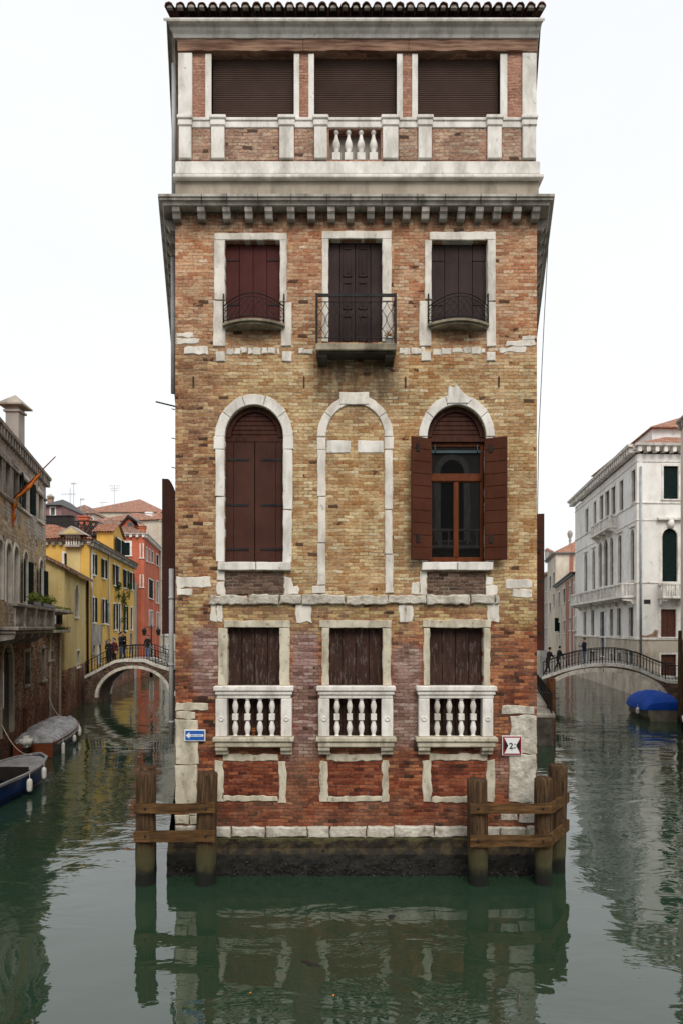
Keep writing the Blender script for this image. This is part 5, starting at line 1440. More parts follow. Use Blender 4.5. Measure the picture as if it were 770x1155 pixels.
mb = MB(); ua, ub = gw.u(-30), gw.u(33.5); mb.box(ua, ub, -.09, 0, gw.z(14,568), gw.z(14,565), bev=.015); build('sill_course', mb, MT['stone'], gp, gw.M)
hiproof(gp, pts, zt_+.41, zt_+1.6, 'far_tile', .5, .15)
cy = at(17.5, 462, 28.1); chimney((cy.x-gp.location.x, cy.y-gp.location.y, zt_-.2), .54, cy.z-zt_+.2, parent=gp, mat='grey_pl', capm='wall_stone', flare=1.85)
# balcony
ua, ub = gw.u(-14), gw.u(37); zb_, zr_ = gw.z(20, 707), gw.z(20, 684)
dp = .95
mb = MB(); mb.box(ua, ub, -dp, 0, zb_-.14, zb_, bev=.03); mb.box(ua+.05, ub-.05, -dp+.08, 0, zb_-.26, zb_-.143, bev=.03)
bc = build('balcony', mb, MT['stone_grey'], gp, gw.M)
mb = MB(); mb.box(ua+.02, ub-.02, -dp+.02, -dp+.24, zr_-.12, zr_, bev=.02); mb.box(ub-.24, ub-.02, -dp+.25, 0, zr_-.12, zr_, bev=.02); build('balcony_rail', mb, MT['stone_grey'], bc, gw.M)
n = 22
for i in range(n+1):
    u = ua+.15+(ub-ua-.3)*i/n; mb = MB()
    if i % 6 == 4 or i == n: mb.box(u-.14, u+.14, -dp+.03, -dp+.22, zb_, zr_-.12)
    else: mb.lathe((u,-dp+.13,zb_), [(.05,0),(.03,.06),(.065,.22),(.03,.42),(.05,zr_-zb_-.13)], 8)
    build('baluster', mb, MT['stone_grey'], bc, gw.M)
for i in range(3):
    mb = MB(); mb.lathe((ub-.13,-dp+.13+.22*(i+1),zb_), [(.05,0),(.03,.06),(.065,.22),(.03,.42),(.05,zr_-zb_-.13)], 8); build('baluster', mb, MT['stone_grey'], bc, gw.M)
for i in range(6):
    u = ua+.2+(ub-ua-.4)*i/5; mb = MB(); q = [(-dp+.1,zb_-.263),(-dp+.16,zb_-.42),(-.35,zb_-.5),(-.2,zb_-.62),(.02,zb_-.66),(.02,zb_-.263)]; mb.quadprof(q, u-.1, u+.1); build('bracket', mb, MT['stone_grey'], bc, gw.M)
# planters on the rail
r = gp.location
for (pa, pb, lab) in ((8, 19, 'leafy green plants in a trough on the near part of the stone balcony rail'), (21, 37.5, 'yellow-green bushy plants in a trough on the far part of the stone balcony rail')):
    ua2, ub2 = gw.u(pa), gw.u(pb)-.1
    t = empty('planter', tuple(gw.M @ Vector((ua2, -dp+.13, zr_))+r), lab, 'planter', 'planters on the grey palazzo balcony'); 
    Mr = Matrix.Rotation(math.atan2(gw.d.y, gw.d.x), 4, 'Z'); mb = MB(); mb.box(0, ub2-ua2, -.11, .11, 0, .15, bev=.01); build('trough', mb, MT['hull_dark'], t, Mr)
    mb = MB()
    for _ in range(int((ub2-ua2)*7)): leafy(mb, (rnd(0,ub2-ua2), rnd(-.1,.1), .25+rnd(0,.12)), (.18,.16,.18), 34, .085, M=Mr)
    build('leaves', mb, MT['leaf'], t)
# flag
fb = empty('furled_flag', (0,0,0), 'faded orange cloth hanging from a slanting pole on the grey palazzo', 'flag')
b0 = at(15, 563, 26.25); b1 = at(63, 515, 26.9)
mb = MB(); mb.tube([b0, b1], [.035,.02], 8); build('pole', mb, MT['hull_wood'], fb)
mb = MB(); n = 26; vs = []; k = 12
for i in range(n+1):
    t_ = i/n
    if t_ < .55: q = t_/.55; c = b0.lerp(b1, .62-.60*q)+Vector((0,0,-.03-.10*sin(pi*q))); rr = .035+.06*sin(pi*q)*(1+.4*sin(q*17))
    else: q = (t_-.55)/.45; c = b0.lerp(b1, .02)+Vector((-.02,-.05,-.12-1.0*q)); rr = .12*(1-q*.6)+.03*sin(q*13)
    for a in range(k):
        an = 2*pi*a/k; w_ = rr*(1+.35*sin(a*2.6+i*.5)); vs.append(c+Vector((cos(an)*w_, sin(an)*w_*.6, rnd(-.02,.02)-.0)))
mb.add(vs, [(i*k+a, i*k+(a+1)%k, (i+1)*k+(a+1)%k, (i+1)*k+a) for i in range(n) for a in range(k)]+[list(range(k)),[n*k+a for a in range(k)]], smooth=True)
build('cloth', mb, MT['flag'], fb)
# ---------------- annex
an = empty('brick_annex', (LB(33.02), 33.02, 0), 'low ruinous brick annex between the grey palazzo and the pale yellow house', 'building')
pts = [(LB(33.02),33.02),(LB(37.6),37.6),(LB(37.6)-6,39.1),(LB(33.02)-6,34.5)]
aw2 = WF(an, pts[0], pts[1])
pwin(aw2, 55.5, 60, 735, 744, fw=.12, bars=False, fm='wall_stone'); pwin(aw2, 55, 70, 693, 704, fw=.1, bars=False, fm='wall_stone', sill=False)
volume(an, pts, -.6, 5.75, MT['bank_brick'], {0: aw2})
mb = MB(); mb.box(-.05, aw2.L+.3, -.55, .3, 5.76, 5.92, bev=.03); mb.box(.0, aw2.L, -.3, 6, 5.72, 5.755); build('canopy', mb, MT['wall_stone'], an, aw2.M)
mb = MB(); zz = aw2.z(62, 711); mb.box(0, aw2.L+.1, -.45, 0, zz-.12, zz+.02, bev=.02); build('ledge', mb, MT['wall_stone'], an, aw2.M)
for px in (56, 67): mb = MB(); u = aw2.u(px); mb.box(u-.14, u+.14, -.08, 0, -.6, 5.1, bev=.02); build('buttress', mb, MT['wall_stone'], an, aw2.M)
for (zz_, lab, mm_) in ((5.93, 'dry yellowish plants along the top of the brick annex', 'leaf'), (zz+.03, 'mossy green plants on the ledge of the brick annex', 'leaf_dark')):
    mb = MB()
    for _ in range(26): leafy(mb, (rnd(.1, aw2.L), rnd(-.45,-.15), .06), (.16,.12,.09), 22, .06, M=Matrix.Rotation(math.atan2(aw2.d.y, aw2.d.x), 4, 'Z'))
    tag(build('ledge_plants', mb, MT[mm_], loc=(LB(33.02), 33.02, zz_)), lab, 'plants', kind='stuff')
# ---------------- pale yellow house
py_ = empty('pale_yellow_house', (LB(38.5), 38.5, 0), 'pale yellow house with a dark sloping eave and narrow arched windows beside the left bridge', 'building')
pts = [(LB(38.5),38.5),(LB(47.5),47.5),(LB(47.5)-5.6,47.5),(LB(38.5)-7.6,38.5)]
w0 = WF(py_, pts[0], pts[1]); w3_ = WF(py_, pts[3], pts[0])
pwin(w0, 84.8, 88.6, 659, 696, arch=True, fw=.1, bars=False, fm='stone', fill='grey_sh'); pwin(w0, 98.2, 101.6, 663, 699, arch=True, fw=.1, bars=False, fm='stone', fill='grey_sh')
pwin(w0, 87, 90, 734, 752, fw=.1, bars=False, fm='stone'); 
ze = w0.z(81, 646)
zbk = 2.6
w0.wall(zbk, ze, MT['pale_yellow']); o_ = w0.open; w0.open = []; w0.wall(-.6, zbk-.003, MT['bank_brick'], name='basement_wall')
zl = ze+.5*7.6
w3_.wall(zbk, ze, MT['pale_yellow'], outline=[(0,zbk),(w3_.L,zbk),(w3_.L,ze),(0,ze+3.8)]); w3_.wall(-.6, zbk-.003, MT['bank_brick'], name='basement_wall')
WF(py_, pts[1], pts[2]).wall(-.6, ze, MT['pale_yellow'], u0=.36, outline=[(.36,-.6),(5.6,-.6),(5.6,ze+2.8),(.36,ze+.18)])
mb = MB(); r = py_.location
def lc(x, y, z): return (x-r.x, y-r.y, z)
q = [lc(LB(38.3)+.45,38.2,ze-.2), lc(LB(47.7)+.45,47.8,ze-.2), lc(LB(47.7)-5.8,47.8,ze+2.95), lc(LB(38.3)-7.8,38.2,ze+3.95)]
mb.add([Vector(p)+Vector((0,0,.24)) for p in q]+[Vector(p)+Vector((0,0,.05)) for p in q], [(0,1,2,3),(7,6,5,4),(0,4,5,1),(1,5,6,2),(2,6,7,3),(3,7,4,0)]); build('roof', mb, MT['far_tile_dark'], py_)
mb = MB(); u = w0.u(98.3); mb.tube([(w0.u(97.6),-.1,ze),(w0.u(97.6),-.1,.4)], .07, 8); build('downpipe', mb, MT['iron'], py_, w0.M)
mb = MB(); uu = w3_.L; mb.box(uu-1.4, uu-.1, -.5, 0, 4.0, 4.12, bev=.02); build('porch_canopy', mb, MT['hull_dark'], py_, w3_.M)
# ---------------- yellow house
yc = (-17.7, 48.0); ye = (-17.7-.136*19, 67.0)
yh = empty('yellow_house', (yc[0], yc[1], 0), 'bright yellow house with tiled roof, dormer and climbing plants beyond the left bridge', 'building')
pts = [yc, ye, (ye[0]-8, ye[1]), (yc[0]-8, yc[1])]
w0 = WF(yh, pts[0], pts[1]); w3_ = WF(yh, pts[3], pts[0])
for (a, b_, t, u, f) in ((104.2,107,625,648,'green_sh'),(115.4,118.6,631,652,'green_sh'),(128.2,130.6,637,660,'green_sh'),(132.8,135,639,661,'grey_sh'),(139.6,143.6,643,663,'green_sh'),(146.9,150,646,665,'green_sh'),
     (104.4,107,674,702,'green_sh'),(115.8,118.6,676,703,'green_sh'),(121,122.6,680,704,'grey_sh'),(128.7,131,681,710,'green_sh'),(134.0,136.4,681,713,'brown_sh'),(140.3,142.7,684,711,'green_sh'),(147.3,149.6,685,710,'green_sh'),
     (104.6,107.4,724,737,'pane'),(109.4,114.5,724,748,'pane'),(119,121,723,740,'pane'),(127,129.5,720,745,'pane'),(146,149,715,735,'pane')):
    pwin(w0, a, b_, t, u, fw=.10, recess=.045, fill=f, bars=False, fm='stone_clean' if t < 700 else 'stone_grey', arch=(a == 109.4), leaves=('green_sh' if t < 700 and f == 'green_sh' and int(a) % 3 else None), leaf_w=.34)
for (a, b_, t, u) in ((128.2,130.6,637,660),(132.8,135,639,661),(139.6,143.6,643,663)): pass
pwin(w3_, 72.6, 76.2, 624, 640, fw=.14, fill='green_sh', fm='stone_clean')
ze = w0.z(127, 625.3)+.0
w0.wall(1.6, ze, MT['yellow']); w0.wall(-.6, 1.597, MT['bank_brick'], name='basement_wall'); w3_.wall(-.6, ze, MT['yellow'], u1=w3_.L-.351)
WF(yh, pts[1], pts[2]).wall(-.6, ze, MT['yellow'], u0=.36)
eave(yh, w0, -.3, w0.L, ze+.12, 'stone_grey', .4, .26, .55); eave(yh, w3_, -.2, w3_.L+.3, ze+.12, 'stone_grey', .30, .20, .5)
r = yh.location
mb = MB(); mb.prism([(w0.u(105), w0.z(105,728)), (w0.u(115.5), w0.z(115.5,727)), (w0.u(115.5), w0.z(115.5,705)), (w0.u(105), w0.z(105,704))], -.02, .0); build('bare_render_patch', mb, MT['wall_stone'], yh, w0.M)
for px in (101.6, 121.6): mb = MB(); mb.tube([(w0.u(px)+.2,-.1,ze),(w0.u(px)+.2,-.1,1.5)], .06, 8); build('downpipe', mb, MT['lead'], yh, w0.M)
# tiled slopes, modelled
S = 4.6; sl = .36
P0 = Vector((yc[0]-8.4-r.x, -.4, ze+.14)); P1 = Vector((.4, -.4, ze+.14)); E1 = Vector((ye[0]-r.x+.4, 19.2, ze+.14))
rf = MB(); rf.add([P0+Vector((0,0,-.03)), P1+Vector((0,0,-.03)), E1+Vector((0,0,-.03)), Vector((P0.x-2,19.2,P0.z)), (P1.x-4.6,4.2,ze+.1+4.6*sl), (P1.x-6.2,19,ze+.1+4.6*sl)], [(0,1,4),(1,2,5,4),(2,3,5),(3,0,4,5)])
ro = build('roof', rf, MT['far_tile'], yh)
tile_sheet('roof_tiles', ro, P0, P1, (0, S, S*sl), MT['tile'], pitch=.24, clip=[(P1, Vector((1,1.0,0)))], amp=.07)
dv = (E1-P1).normalized(); nn = Vector((-dv.y, dv.x, 0)); nn = nn if nn.x < 0 else -nn
tile_sheet('roof_tiles', ro, P1, E1, nn*4.6+Vector((0,0,4.6*sl)), MT['tile'], pitch=.24, clip=[(P1, Vector((-1,-1.0,0)))], amp=.07)
# pedimented wall shrine / roof aedicule at the corner
a, b_ = w3_.u(76), w3_.u(91.5)
mb = MB(); mb.box(a, b_, -.06, 0, w3_.z(80,648), w3_.z(80,617), bev=.01); sh = build('flue_breast', mb, MT['pale_yellow'], yh, w3_.M)
a, b_ = w3_.u(75), w3_.u(93); z0_, z1_ = w3_.z(84,617), w3_.z(84,606)
mb = MB(); mb.box(a, b_, -.45, .5, z0_-.05, z0_+.12, bev=.02); mb.box(a+.05, b_-.05, -.36, .5, z1_, z1_+.12)
am, cm_ = (a+b_)/2, z1_+.12
mb.prism([(a-.5, cm_), (b_+.45, cm_), (am, cm_+.62)], -.55, .6); dm = build('dormer', mb, MT['wall_stone'], yh, w3_.M)
mb = MB(); mb.prism([(a-.1, cm_+.06), (b_+.05, cm_+.06), (am, cm_+.48)], -.565, -.55); build('pediment_panel', mb, MT['pale_yellow'], dm, w3_.M)
mb = MB(); mb.box(a+.12, b_-.12, -.1, .5, z0_+.12, z1_); build('dormer_back', mb, MT['grey_sh'], dm, w3_.M)
for i in range(6):
    u = a+.12+(b_-a-.24)*i/5; mb = MB(); mb.lathe((u,-.25,z0_+.12), [(.06,0),(.04,.05),(.055,.2),(.04,.4),(.06,z1_-z0_-.12)], 7); build('baluster', mb, MT['stone_clean'], dm, w3_.M)
# dormer block, canal side
ctr = at(119, 600, 58)
dY0, dY1 = 56.0, 60.5; xr_ = yc[0]-.136*(dY0-48)-.25
db = MB(); x0_ = (109.5-CX)*dY0/FPX; x1_ = (128.2-CX)*dY0/FPX; zt_ = CAM[2]-(600-HY)*dY0/FPX; db_ze = ze+.0
db.add([(x0_-r.x,dY0-r.y,ze-.2),(x1_-r.x,dY0-r.y,ze-.2),(x1_-.6-r.x,dY1-r.y,ze-.2),(x0_-.6-r.x,dY1-r.y,ze-.2),(x0_-r.x,dY0-r.y,zt_),(x1_-r.x,dY0-r.y,zt_),(x1_-.6-r.x,dY1-r.y,zt_),(x0_-.6-r.x,dY1-r.y,zt_),
        (x0_-.3-r.x,(dY0+dY1)/2-r.y,zt_+.85),(x1_-.3-r.x,(dY0+dY1)/2-r.y,zt_+.85)], [(0,1,5,4),(1,2,6,9,5),(2,3,7,6),(3,0,4,8,7)])
dm = build('dormer', db, MT['yellow'], yh)
wd = WF(yh, (x1_, dY0), (x1_-.6, dY1)); window(wd, 1.2, 3.2, zt_-1.9, zt_-.3, fw=.12, fill='green_sh', cut=False, recess=-.02, proud=.05, leaves='green_sh', leaf_w=.8)
a_ = Vector((x0_-.3-r.x, dY0-.3-r.y, zt_-.05)); b2 = Vector((x1_+.15-r.x, dY0-.3-r.y, zt_-.05))
tile_sheet('roof_tiles', dm, a_, b2, (-.3, 2.55, .95), MT['tile'], pitch=.24, amp=.07)
tile_sheet('roof_tiles', dm, b2+Vector((-.6,5.1,0)), a_+Vector((-.6,5.1,0)), (.3, -2.55, .95), MT['tile'], pitch=.24, amp=.07)
# plants trailing from windows
for (px, pyy, n_, h_, lab) in ((130.8,663,300,.9,'dense green creeper under the shuttered window pair of the yellow house'), (137.5,672,330,1.3,'long hanging green creeper in the middle of the yellow house wall'), (143.5,664,200,.7,'short green plant under the right upper window of the yellow house'), (136.6,700,110,1.6,'brownish bare climbing plant between the lower windows of the yellow house')):
    u, z = w0.loc(px, pyy); Mr = Matrix.Rotation(math.atan2(w0.d.y, w0.d.x), 4, 'Z'); wp = w0.M @ Vector((u,-.2,z)) + r
    mb = MB()
    mb.tube([(0,.1,-h_-.3),(.05,.05,-h_*.5),(-.05,.08,.2)], .03, 5)
    for k in range(8): leafy(mb, (rnd(-.5,.5), rnd(-.12,.1), rnd(-h_,.3)), (.3,.16,.32), n_//8, .14, M=Mr)
    tag(build('climbing_plant', mb, MT['leaf_dark'], loc=tuple(wp)), lab, 'plant', 'climbing plants on the yellow house')
# timber roof terrace (altana)
al = empty('timber_altana', (0,0,0), 'dark timber roof terrace with criss-cross railing above the yellow house', 'roof terrace')
Ya = 60.0
def apt(px, py, Y=Ya): return at(px, py, Y)
mb = MB()
c0, c1 = apt(82, 606), apt(109, 608); Xa, Xb = c0.x, c1.x; zlo, zhi = apt(90,603).z, apt(90,588).z
for x in [Xa+(Xb-Xa)*i/4 for i in range(5)]:
    for yy in (Ya, Ya+3): mb = MB(); mb.box(x-.06, x+.06, yy-.06, yy+.06, ze+.1, zhi); build('post', mb, MT['hull_dark'], al)
mb = MB(); mb.box(Xa-.2, Xb+.2, Ya-.2, Ya+3.2, zlo-.12, zlo); build('deck', mb, MT['hull_dark'], al)
mb = MB()
for yy in (Ya, Ya+3):
    for z in (zhi, (zhi+zlo)/2): mb.box(Xa, Xb, yy-.04, yy+.04, z-.05, z+.05)
    for i in range(4):
        x = Xa+(Xb-Xa)*i/4; x2 = Xa+(Xb-Xa)*(i+1)/4; mb.tube([(x,yy,zlo),(x2,yy,zhi)], .045, 5); mb.tube([(x,yy,zhi),(x2,yy,zlo)], .045, 5)
for x in (Xa, Xb):
    mb.box(x-.04, x+.04, Ya, Ya+3, zhi-.05, zhi+.05); mb.tube([(x,Ya,zlo),(x,Ya+3,zhi)], .045, 5); mb.tube([(x,Ya+3,zlo),(x,Ya,zhi)], .045, 5)
build('railing', mb, MT['hull_dark'], al)
# small grey house between yellow and red
gs = empty('narrow_grey_house', (ye[0], 67.05, 0), 'narrow weathered grey house squeezed between the yellow and the red house', 'building')
pts = [(ye[0]+.1,67.02),(ye[0]-.3,68.9),(ye[0]-6,68.9),(ye[0]-6,67.02)]
w0 = WF(gs, pts[0], pts[1]); zz = at(154, 657, 67.5).z
w4 = WF(gs, pts[3], pts[0])
volume(gs, pts, -.6, zz, MT['grey_pl'], {0: w0, 3: w4})
# ---------------- red house
rc = ((163-CX)*69.0/FPX, 69.0); re_ = (rc[0]-.144*12.5, 81.5)
rh = empty('red_house', (rc[0], rc[1], 0), 'brick-red plastered house with green shutters at the bend of the left canal', 'building')
pts = [rc, re_, (re_[0]-8, re_[1]), (rc[0]-8, rc[1])]
w0 = WF(rh, pts[0], pts[1]); w3_ = WF(rh, pts[3], pts[0])
for (a, b_, t, u, f) in ((165.2,166.8,618,633,'grey_sh'),(168.6,170,620,634,'green_sh'),(171.6,173.2,622,635,'green_sh'),(176.6,179.4,626,638,'green_sh'),(168,173.3,654,675,'green_sh'),(176.4,179.4,656,680,'pane'),(168.5,172.8,689,706,'pane'),(177,179.6,691,710,'pane'),(169,173,728,748,'pane')): pwin(w0, a, b_, t, u, fw=.10, recess=.045, fill=f, bars=False)
for (a, b_, t, u) in ((139,147,612,626.5),): pwin(w3_, a, b_, t, u, fw=.2, fill='green_sh')
pwin(w3_, 159, 161.5, 614, 629, fw=.1, fill='grey_sh'); pwin(w3_, 159, 161.5, 649, 662, fw=.1, fill='grey_sh')
ze = w0.z(172, 611.5)
w0.wall(1.6, ze, MT['red']); w0.wall(-.6, 1.597, MT['bank_brick'], name='basement_wall'); w3_.wall(-.6, ze, MT['red'], u1=w3_.L-.351); WF(rh, pts[1], pts[2]).wall(-.6, ze, MT['red'], u0=.36)
eave(rh, w0, -.3, w0.L, ze+.12, 'stone_clean', .4, .25, .6); eave(rh, w3_, 0, w3_.L+.3, ze+.12, 'stone_clean', .4, .25, .6)
hiproof(rh, pts, ze+.13, ze+2.3, 'far_tile_dark', .4, .45)
r = rh.location
mb = MB(); p0 = at(137, 600, 70.5); p1 = at(151, 600, 70.5); zt_ = at(145,589,70.5).z
mb.box(p0.x-r.x, p1.x-r.x, 1.5, 4, ze, zt_-.2)
dm = build('dormer', mb, MT['red'], rh)
mb = MB(); mb.prism([(p0.x-r.x-.4, zt_-.7), (p1.x-r.x-.5, zt_+.75), (p1.x-r.x+.5, zt_+.05), (p1.x-r.x+.5,zt_-.1), (p1.x-r.x-.5, zt_+.45), (p0.x-r.x-.4, zt_-.95)], 1.2, 4.3); build('dormer_roof', mb, MT['hull_dark'], dm)
mb = MB(); mb.prism([(p0.x-r.x, zt_-.21), (p1.x-r.x, zt_-.21), (p1.x-r.x-.5, zt_+.5)], 1.5, 4); build('dormer_gable', mb, MT['red'], dm)
mb = MB(); mb.box(p1.x-r.x-.62, p1.x-r.x-.05, 1.44, 1.5, zt_-.9, zt_-.02, bev=.02); mb.box(p1.x-r.x-.36, p1.x-r.x-.30, 1.41, 1.44, zt_-.9, zt_-.02); build('window', mb, MT['grey_sh'], dm)
chimney((at(161,600,71).x-r.x, 2.0, ze), .6, 1.0, parent=rh, mat='red', flare=1.3)
mb = MB()
u, z = w0.loc(142, 640)
# ---------------- white house past it
wc = (re_[0]+.15, 81.6); we = (wc[0]-.05*14, 96)
wh = empty('white_house', (wc[0], wc[1], 0), 'tall off-white house with rows of narrow windows at the far end of the left canal', 'building')
pts = [wc, (wc[0]+1.9, 93), (wc[0]-9, 97), (wc[0]-10, 84)]
w0 = WF(wh, pts[0], pts[1])
for row, (t, u) in enumerate(((641,655),(665,685),(697,716),(727,745))):
    for (a, b_) in ((182.6,184.2),(186,187.6),(189.6,191.2)): 
        ua = w0.u(a); ub = w0.u(b_); window(w0, min(ua,ub), max(ua,ub), at(0,u,85).z, at(0,t,85).z, fw=.12, bars=False, fill=('brown_sh','pane')[row % 2])
zt_ = at(185, 590, 84).z; volume(wh, pts, -.6, zt_, MT['cream'], {0: w0}); eave(wh, w0, -.2, w0.L, zt_+.1, 'stone_clean', .35, .22)
hiproof(wh, pts, zt_+.11, zt_+1.8, 'far_tile', .45, .4)
mb = MB(); r = wh.location; p = at(185, 620, 81.3); mb.tube([(p.x-r.x,-.3,zt_-.5),(p.x-r.x,-.3,2)], .09, 8); build('downpipe', mb, MT['lead'], wh)

# ---------------- houses and roofs further back on the left
def house(name, label, px0, px1, pyt, Y, D, mat, roof=None, wins=(), z0=-.6, rise=2.0, roofpy=None, inset=.45, ch=None, mat_w='green_sh', cat='building'):
    a = at(px0, pyt, Y); b = at(px1, pyt, Y); t = empty(name, (a.x, Y, 0), label, cat)
    pts = [(a.x, Y), (b.x, Y), (b.x, Y+D), (a.x, Y+D)]
    w_ = WF(t, pts[0], pts[1])
    for (p0, p1, q0, q1, f) in wins: pwin(w_, p0, p1, q0, q1, fw=.12, fill=f, bars=False)
    volume(t, pts, z0, a.z, mat if not isinstance(mat, str) else MT[mat], {0: w_})
    if roof:
        zr = at(0, roofpy, Y+D/2).z if roofpy else a.z+rise
        hiproof(t, pts, a.z, zr, roof, inset, .4)
    return t
house('purple_house', 'small mauve attic house with a blue-grey window behind the yellow house roof', 50, 70, 570, 78, 8, 'mauve_pl', 'hull_dark', ((57.5,62.5,572.5,581,'grey_sh'),), roofpy=565.5)
t = empty('roof_terrace', (at(61,585,77).x, 77, at(0,590,77).z), 'long dark roof terrace railing in front of the mauve attic house', 'roof terrace')
mb = MB(); mb.box(-1.4,2.2,-.4,.4,-.1,.7, bev=.02); build('parapet', mb, MT['hull_dark'], t)
mb = MB(); mb.box(-1.5,2.3,-.5,.5,.7,.8); mb.box(-1.4,2.2,-.45,.45,-2.5,-.1); build('coping', mb, MT['hull_dark'], t)
t = empty('brick_chimney', (at(57.5,566,82).x, 82, at(0,568,82).z), 'small pinkish chimney on the mauve attic house', 'chimney')
chimney((0,0,-.5), .55, 1.2, parent=t, mat='loggia_brick', capm='wall_stone', flare=1.3)
house('cream_house', 'low cream house with a shallow roof behind the roof terrace', 69, 106, 579, 95, 8, 'cream', 'far_tile_dark', ((98.5,99.8,580,590,'pane'),(103,105,584,590,'pane')), roofpy=571)
t = empty('red_chimney', (at(83.5,590,62).x, 64.6, at(0,594,62).z), 'square red brick chimney beside the timber roof terrace', 'chimney')
mb = MB(); mb.box(-.38,.38,-.38,.38,-.8,.95, bev=.01); mb.box(-.46,.46,-.46,.46,.95,1.12, bev=.02); mb.box(-.40,.40,-.40,.40,1.12,1.22); mb.box(-.5,.5,-.5,.5,1.22,1.36, bev=.02); build('stack', mb, MT['red'], t)
house('tiled_hall', 'broad building with a large shallow terracotta roof on the left skyline', 88, 187, 577.5, 118, 26, 'cream', 'far_tile', (), roofpy=565.5, inset=.52)
house('terracotta_roofed_house', 'house with pinkish tiled roof and white chimney above the red house', 150, 196, 592, 98, 9, 'cream', 'far_tile', ((186,188,600,610,'pane'),), roofpy=579)
t = empty('white_chimney', (at(169,585,99).x, 99.0, at(0,592,99).z), 'square white chimney above the red house roof', 'chimney')
mb = MB(); mb.box(-.5,.5,-.4,.4,-.8,1.6, bev=.01); mb.box(-.58,.58,-.48,.48,1.6,1.75, bev=.02); mb.box(-.50,.50,-.42,.42,1.75,1.82); build('stack', mb, MT['white_pl'], t)
# antennas
def antenna(px, pyb, pyt, Y, label, arms):
    p = at(px, pyb, Y); H = at(px, pyt, Y).z-p.z; t = empty('roof_antenna', tuple(p), label, 'antenna', 'antennas on the left skyline')
    mb = MB(); mb.tube([(0,0,-1.5),(0,0,H)], .035, 5); build('mast', mb, MT['lead'], t)
    for (zf_, L, dx) in arms:
        mb = MB(); mb.tube([(-L+dx,0,H*zf_),(L+dx,0,H*zf_)], .022, 5)
        for k in range(5):
            x = -L+dx+2*L*k/4; mb.tube([(x,-.25,H*zf_),(x,.25,H*zf_)], .014, 4); mb.tube([(x,0,H*zf_-.18),(x,0,H*zf_+.18)], .014, 4)
        build('aerial', mb, MT['lead'], t)
antenna(79.5, 572, 551, 88, 'thin rooftop antenna left of the tall mast above the roof terrace', ((.7,.8,-.2),))
antenna(83.5, 574, 544, 92, 'tallest thin rooftop mast above the roof terrace', ((.95,.3,0),))
antenna(91.5, 574, 562, 92, 'short antenna mast to the right of the tall mast', ((.9,.25,.2),))
antenna(129.5, 566, 548, 120, 'antenna with a cluster of short aerials on the peak of the large terracotta roof', ((1,.9,0),(.85,.7,0),(.7,.6,0)))
antenna(115.5, 580, 566, 120, 'small antenna on the left slope of the large terracotta roof', ((.95,.6,.3),))

# ---------------- right bank: white palazzo
wpA = (24.6, 72.0); wpB = (21.6, 50.0); wpC = (31.5, 50.4)
wp = empty('white_palazzo', (wpB[0], wpB[1], 0), 'white stone-trimmed palazzo with long balcony and bracketed cornice on the right canal', 'building')
w0 = WF(wp, wpA, wpB); w1 = WF(wp, wpB, wpC)
for (a, b_, t, u) in ((660,663,574,601),(669,672,566,594),(676,680,559,588),(682.3,686.6,554,585),(689,693.6,549,581),(698.5,702.6,542,576),(712.2,716.2,530,567)): pwin(w0, a, b_, t, u, fw=.12, fill='pane', bars=False, fm='white_stone' if 0 else 'stone_clean')
for (a, b_, t, u) in ((658.7,661.8,625,667),(667.6,670.6,620,665),(674.8,678.4,612,662),(680.4,685.2,608,661),(687.4,691.2,606,660),(696.8,700.6,603,658),(710.9,715,597,655)): pwin(w0, a, b_, t, u, fw=.13, arch=True, fill='pane', bars=False, lintel=(a in (658.7,667.6,696.8,710.9)))
for (a, b_, t, u) in ((657.8,660.6,690,717),(666.4,669.6,688,717),(676.5,682.5,690,740),(687.4,690.8,687,717),(695.6,699.8,686,717),(708.8,713.8,685,718),(708.8,713.8,735,752),(695.6,699.8,736,752),(687.4,690.8,737,752),(666.4,669.6,735,752),(658,660.6,735,752)): pwin(w0, a, b_, t, u, fw=.13, fill='pane' if t < 730 else 'grey_sh', bars=False)
pwin(w1, 747.5, 764.5, 525.5, 563, fw=.15, fill='green_sh'); pwin(w1, 746, 763.5, 596, 656, fw=.22, arch=True, fill='green_sh', sill=False)
pwin(w1, 744.5, 762, 687, 718.5, fw=.14, fill='brown_sh'); pwin(w1, 744.5, 762, 738, 762, fw=.12, fill='brown_sh')
zt_ = w1.z(720, 512); zb1_, zb2_ = w1.z(720,741), w1.z(720,721)
w0.wall(zb2_, zt_, MT['white_pl'], u1=w0.L-.0); w1.wall(zb2_, zt_, MT['white_pl'], u0=.351)
w0.wall(-.6, zb2_-.003, MT['stained_cream'], name='basement_wall'); w1.wall(-.6, zb2_-.003, MT['stained_cream'], u0=.351, name='basement_wall')
pts = [wpA, wpB, wpC, (34.5, 72.4)]
WF(wp, pts[3], pts[0]).wall(-.6, zt_, MT['white_pl'], u1=9.5); WF(wp, pts[2], pts[3]).wall(-.6, zt_, MT['white_pl'], u0=.36)
r = wp.location
eave(wp, w0, -.5, w0.L+.35, zt_+.65, 'stone_clean', .75, .42, .62, 'cornice'); eave(wp, w1, -.35, w1.L, zt_+.65, 'stone_clean', .75, .42, .62, 'cornice')
for wf, e0, e1 in ((w0, 0, .05), (w1, -.05, 0)):
    mb = MB()
    for zz, hh, dd in ((w1.z(720,567), .12, .07), (w1.z(720,586.5), .10, .05), (w1.z(720,657), .12, .06), (w1.z(720,720.5), .16, .08), (zt_-.55, .10, .05)): mb.box(e0, wf.L+e1, -dd, 0, zz-hh/2, zz+hh/2, bev=.015)
    build('string_course', mb, MT['stone_clean'], wp, wf.M)
